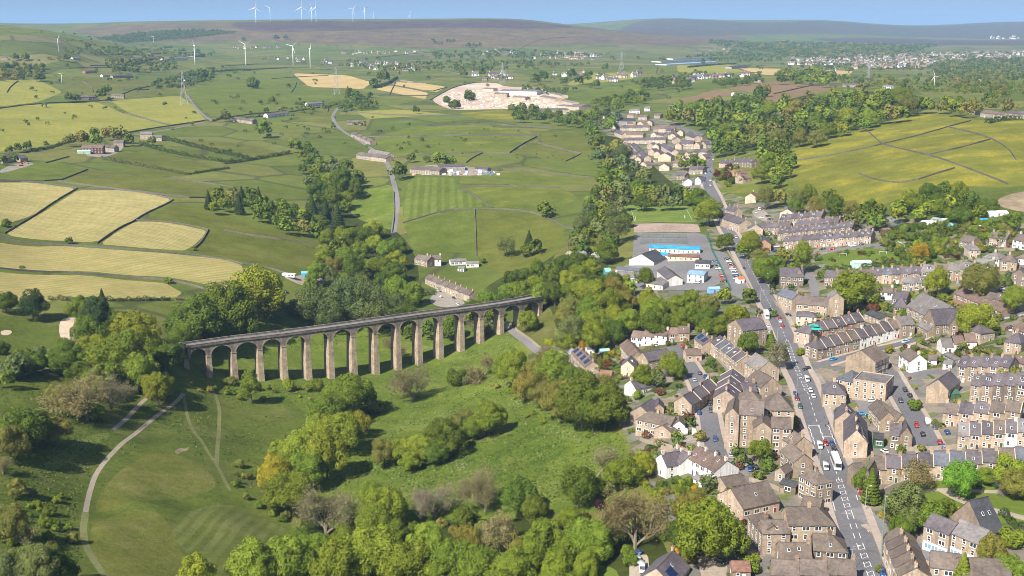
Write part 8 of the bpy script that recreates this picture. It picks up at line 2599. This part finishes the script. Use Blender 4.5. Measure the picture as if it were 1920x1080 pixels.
def long_grass():
    r = np.random.default_rng(31)
    areas = [  # outline, tufts, size range, tints
        ([(345, 712), (600, 725), (760, 700), (900, 650), (960, 640), (990, 690), (960, 740), (1120, 780), (1180, 840), (1170, 930), (1000, 950), (760, 960), (620, 900), (690, 790), (600, 740), (480, 750)], 17000, (.45, 1.1),
         [(0.075, 0.13, 0.020), (0.12, 0.18, 0.03), (0.16, 0.20, 0.045), (0.06, 0.105, 0.018), (0.19, 0.20, 0.07)]),
        ([(0, 690), (330, 760), (345, 745), (430, 730), (590, 740), (560, 860), (500, 920), (420, 920), (380, 850), (300, 800), (200, 880), (150, 960), (130, 1080), (0, 1080)], 11000, (.4, .95),
         [(0.07, 0.12, 0.020), (0.115, 0.16, 0.03), (0.15, 0.17, 0.05), (0.055, 0.095, 0.018)]),
        ([(350, 655), (420, 600), (560, 580), (760, 560), (800, 590), (660, 640), (480, 670)], 4000, (.5, 1.0), [(0.08, 0.135, 0.022), (0.12, 0.18, 0.03), (0.15, 0.19, 0.04)]),
        ([(1030, 540), (1060, 470), (1110, 410), (1170, 385), (1150, 470), (1100, 520)], 3000, (.6, 1.5), [(0.10, 0.13, 0.03), (0.15, 0.16, 0.05), (0.08, 0.11, 0.025), (0.20, 0.18, 0.09)]),
        ([(960, 740), (1010, 735), (1000, 760), (960, 765)], 250, (.35, .7), [(0.30, 0.32, 0.22), (0.3, 0.33, 0.22)]),
        ([(1020, 790), (1060, 795), (1110, 830), (1060, 825)], 300, (.35, .7), [(0.30, 0.32, 0.22), (0.3, 0.33, 0.22)]),
        ([(840, 868), (870, 850), (880, 875), (850, 885)], 175, (.35, .7), [(0.30, 0.32, 0.22), (0.3, 0.33, 0.22)]),
        ([(930, 640), (960, 630), (985, 665), (960, 680)], 250, (.35, .7), [(0.30, 0.32, 0.22), (0.28, 0.32, 0.2)]),
    ]
    cen, siz, col = [], [], []
    for poly, n, (s0, s1), tints in areas:
        us = [p[0] for p in poly]; vs = [p[1] for p in poly]
        spots = []
        for _ in range(n * 3):
            if len(spots) >= n // 14:
                break
            u, v = r.uniform(min(us), max(us)), r.uniform(min(vs), max(vs))
            if in_poly(u, v, poly):
                spots.append(P(u, v)[:2])
        for (x, y) in spots:                       # clumps
            k = 14
            c = tints[int(r.integers(len(tints)))]
            px, py = x + r.normal(size=k) * 2.6, y + r.normal(size=k) * 3.6
            cen.append(np.stack([px, py, terrain(px, py)], 1))
            siz.append(r.uniform(s0, s1, k))
            col.append(np.tile(np.array([*c, 1.0]), (k, 1)) * np.concatenate([np.repeat(r.uniform(.8, 1.2, (k, 1)), 3, 1), np.ones((k, 1))], 1))
    cen, siz, col = np.concatenate(cen), np.concatenate(siz), np.concatenate(col)
    near = ROADPTS[(ROADPTS[:, 1] < 900) & (ROADPTS[:, 0] < 120)]
    keep = np.ones(len(cen), bool)
    for i in range(0, len(cen), 4000):
        c4 = cen[i:i + 4000]
        keep[i:i + 4000] = ((c4[:, None, 0] - near[None, :, 0]) ** 2 + (c4[:, None, 1] - near[None, :, 1]) ** 2).min(1) > 3.0 ** 2
    cen, siz, col = cen[keep], siz[keep], col[keep]
    cen[:, 2] += siz * .2
    nr = r.normal(size=cen.shape) * .8 + np.array([0, 0, 1.0])
    V, Fc = cards(cen, nr, siz, r)
    me = mesh_np('long_grass', V, Fc, [M_LEAF_FAR])
    me.color_attributes.new('tint', 'FLOAT_COLOR', 'POINT').data.foreach_set('color', np.repeat(col, 4, 0).astype(np.float32).ravel())
    tag(new_obj('long_grass', me), 'tussocks of long grass and cow parsley in the valley meadows', 'grass', kind='stuff')


garden_shrubs()
long_grass()

# ------------------------------------------------------------------ the air
mb = MB(); mb.box(-19000, 19000, -600, 26500, -520, 330)
t_ = bpy.data.materials.new('haze'); t_.use_nodes = True
t_.node_tree.nodes.clear()
hv = t_.node_tree.nodes.new('ShaderNodeVolumePrincipled'); ho = t_.node_tree.nodes.new('ShaderNodeOutputMaterial')
hv.inputs['Color'].default_value = (0.40, 0.67, 1.0, 1); hv.inputs['Density'].default_value = 4.6e-5; hv.inputs['Anisotropy'].default_value = 0.0
t_.node_tree.links.new(hv.outputs[0], ho.inputs['Volume'])
hz = new_obj('haze', mb.mesh('haze', [t_]))
tag(hz, 'thin blue haze over the far hills', 'haze', kind='stuff')

# ------------------------------------------------------------------ labels that single each thing out
ORD = ['', 'first', 'second', 'third', 'fourth', 'fifth', 'sixth', 'seventh', 'eighth', 'ninth', 'tenth', 'eleventh', 'twelfth']


def ordinal(n):
    if n < len(ORD):
        return ORD[n]
    return f"{n}{'th' if 10 <= n % 100 <= 20 else {1: 'st', 2: 'nd', 3: 'rd'}.get(n % 10, 'th')}"


def finish_labels():
    by = {}
    for o, at in REG:
        by.setdefault(o['label'], []).append((o, at))
    marks = {k: P(*uv)[:2] for k, uv in LANDMARKS.items()}
    for lab, lst in by.items():
        if len(lst) < 2:
            continue
        pos = [(at if at else o.location[:2]) for o, at in lst]
        mx, my = np.mean([p[0] for p in pos]), np.mean([p[1] for p in pos])
        best = None
        for k, m in marks.items():
            d = math.hypot(m[0] - mx, m[1] - my)
            if k.replace('the ', '') in lab:
                d *= 0.6
            if best is None or d < best[0]:
                best = (d, k, m)
        _, k, m = best
        srt = sorted(zip(pos, lst), key=lambda q: math.hypot(q[0][0] - m[0], q[0][1] - m[1]))
        for i, (_, (o, _)) in enumerate(srt):
            tail = f', {ordinal(i + 1)} from {k}'
            room = 16 - len(tail.split()) + 1
            o['label'] = ' '.join(lab.split()[:room]) + tail


finish_labels()
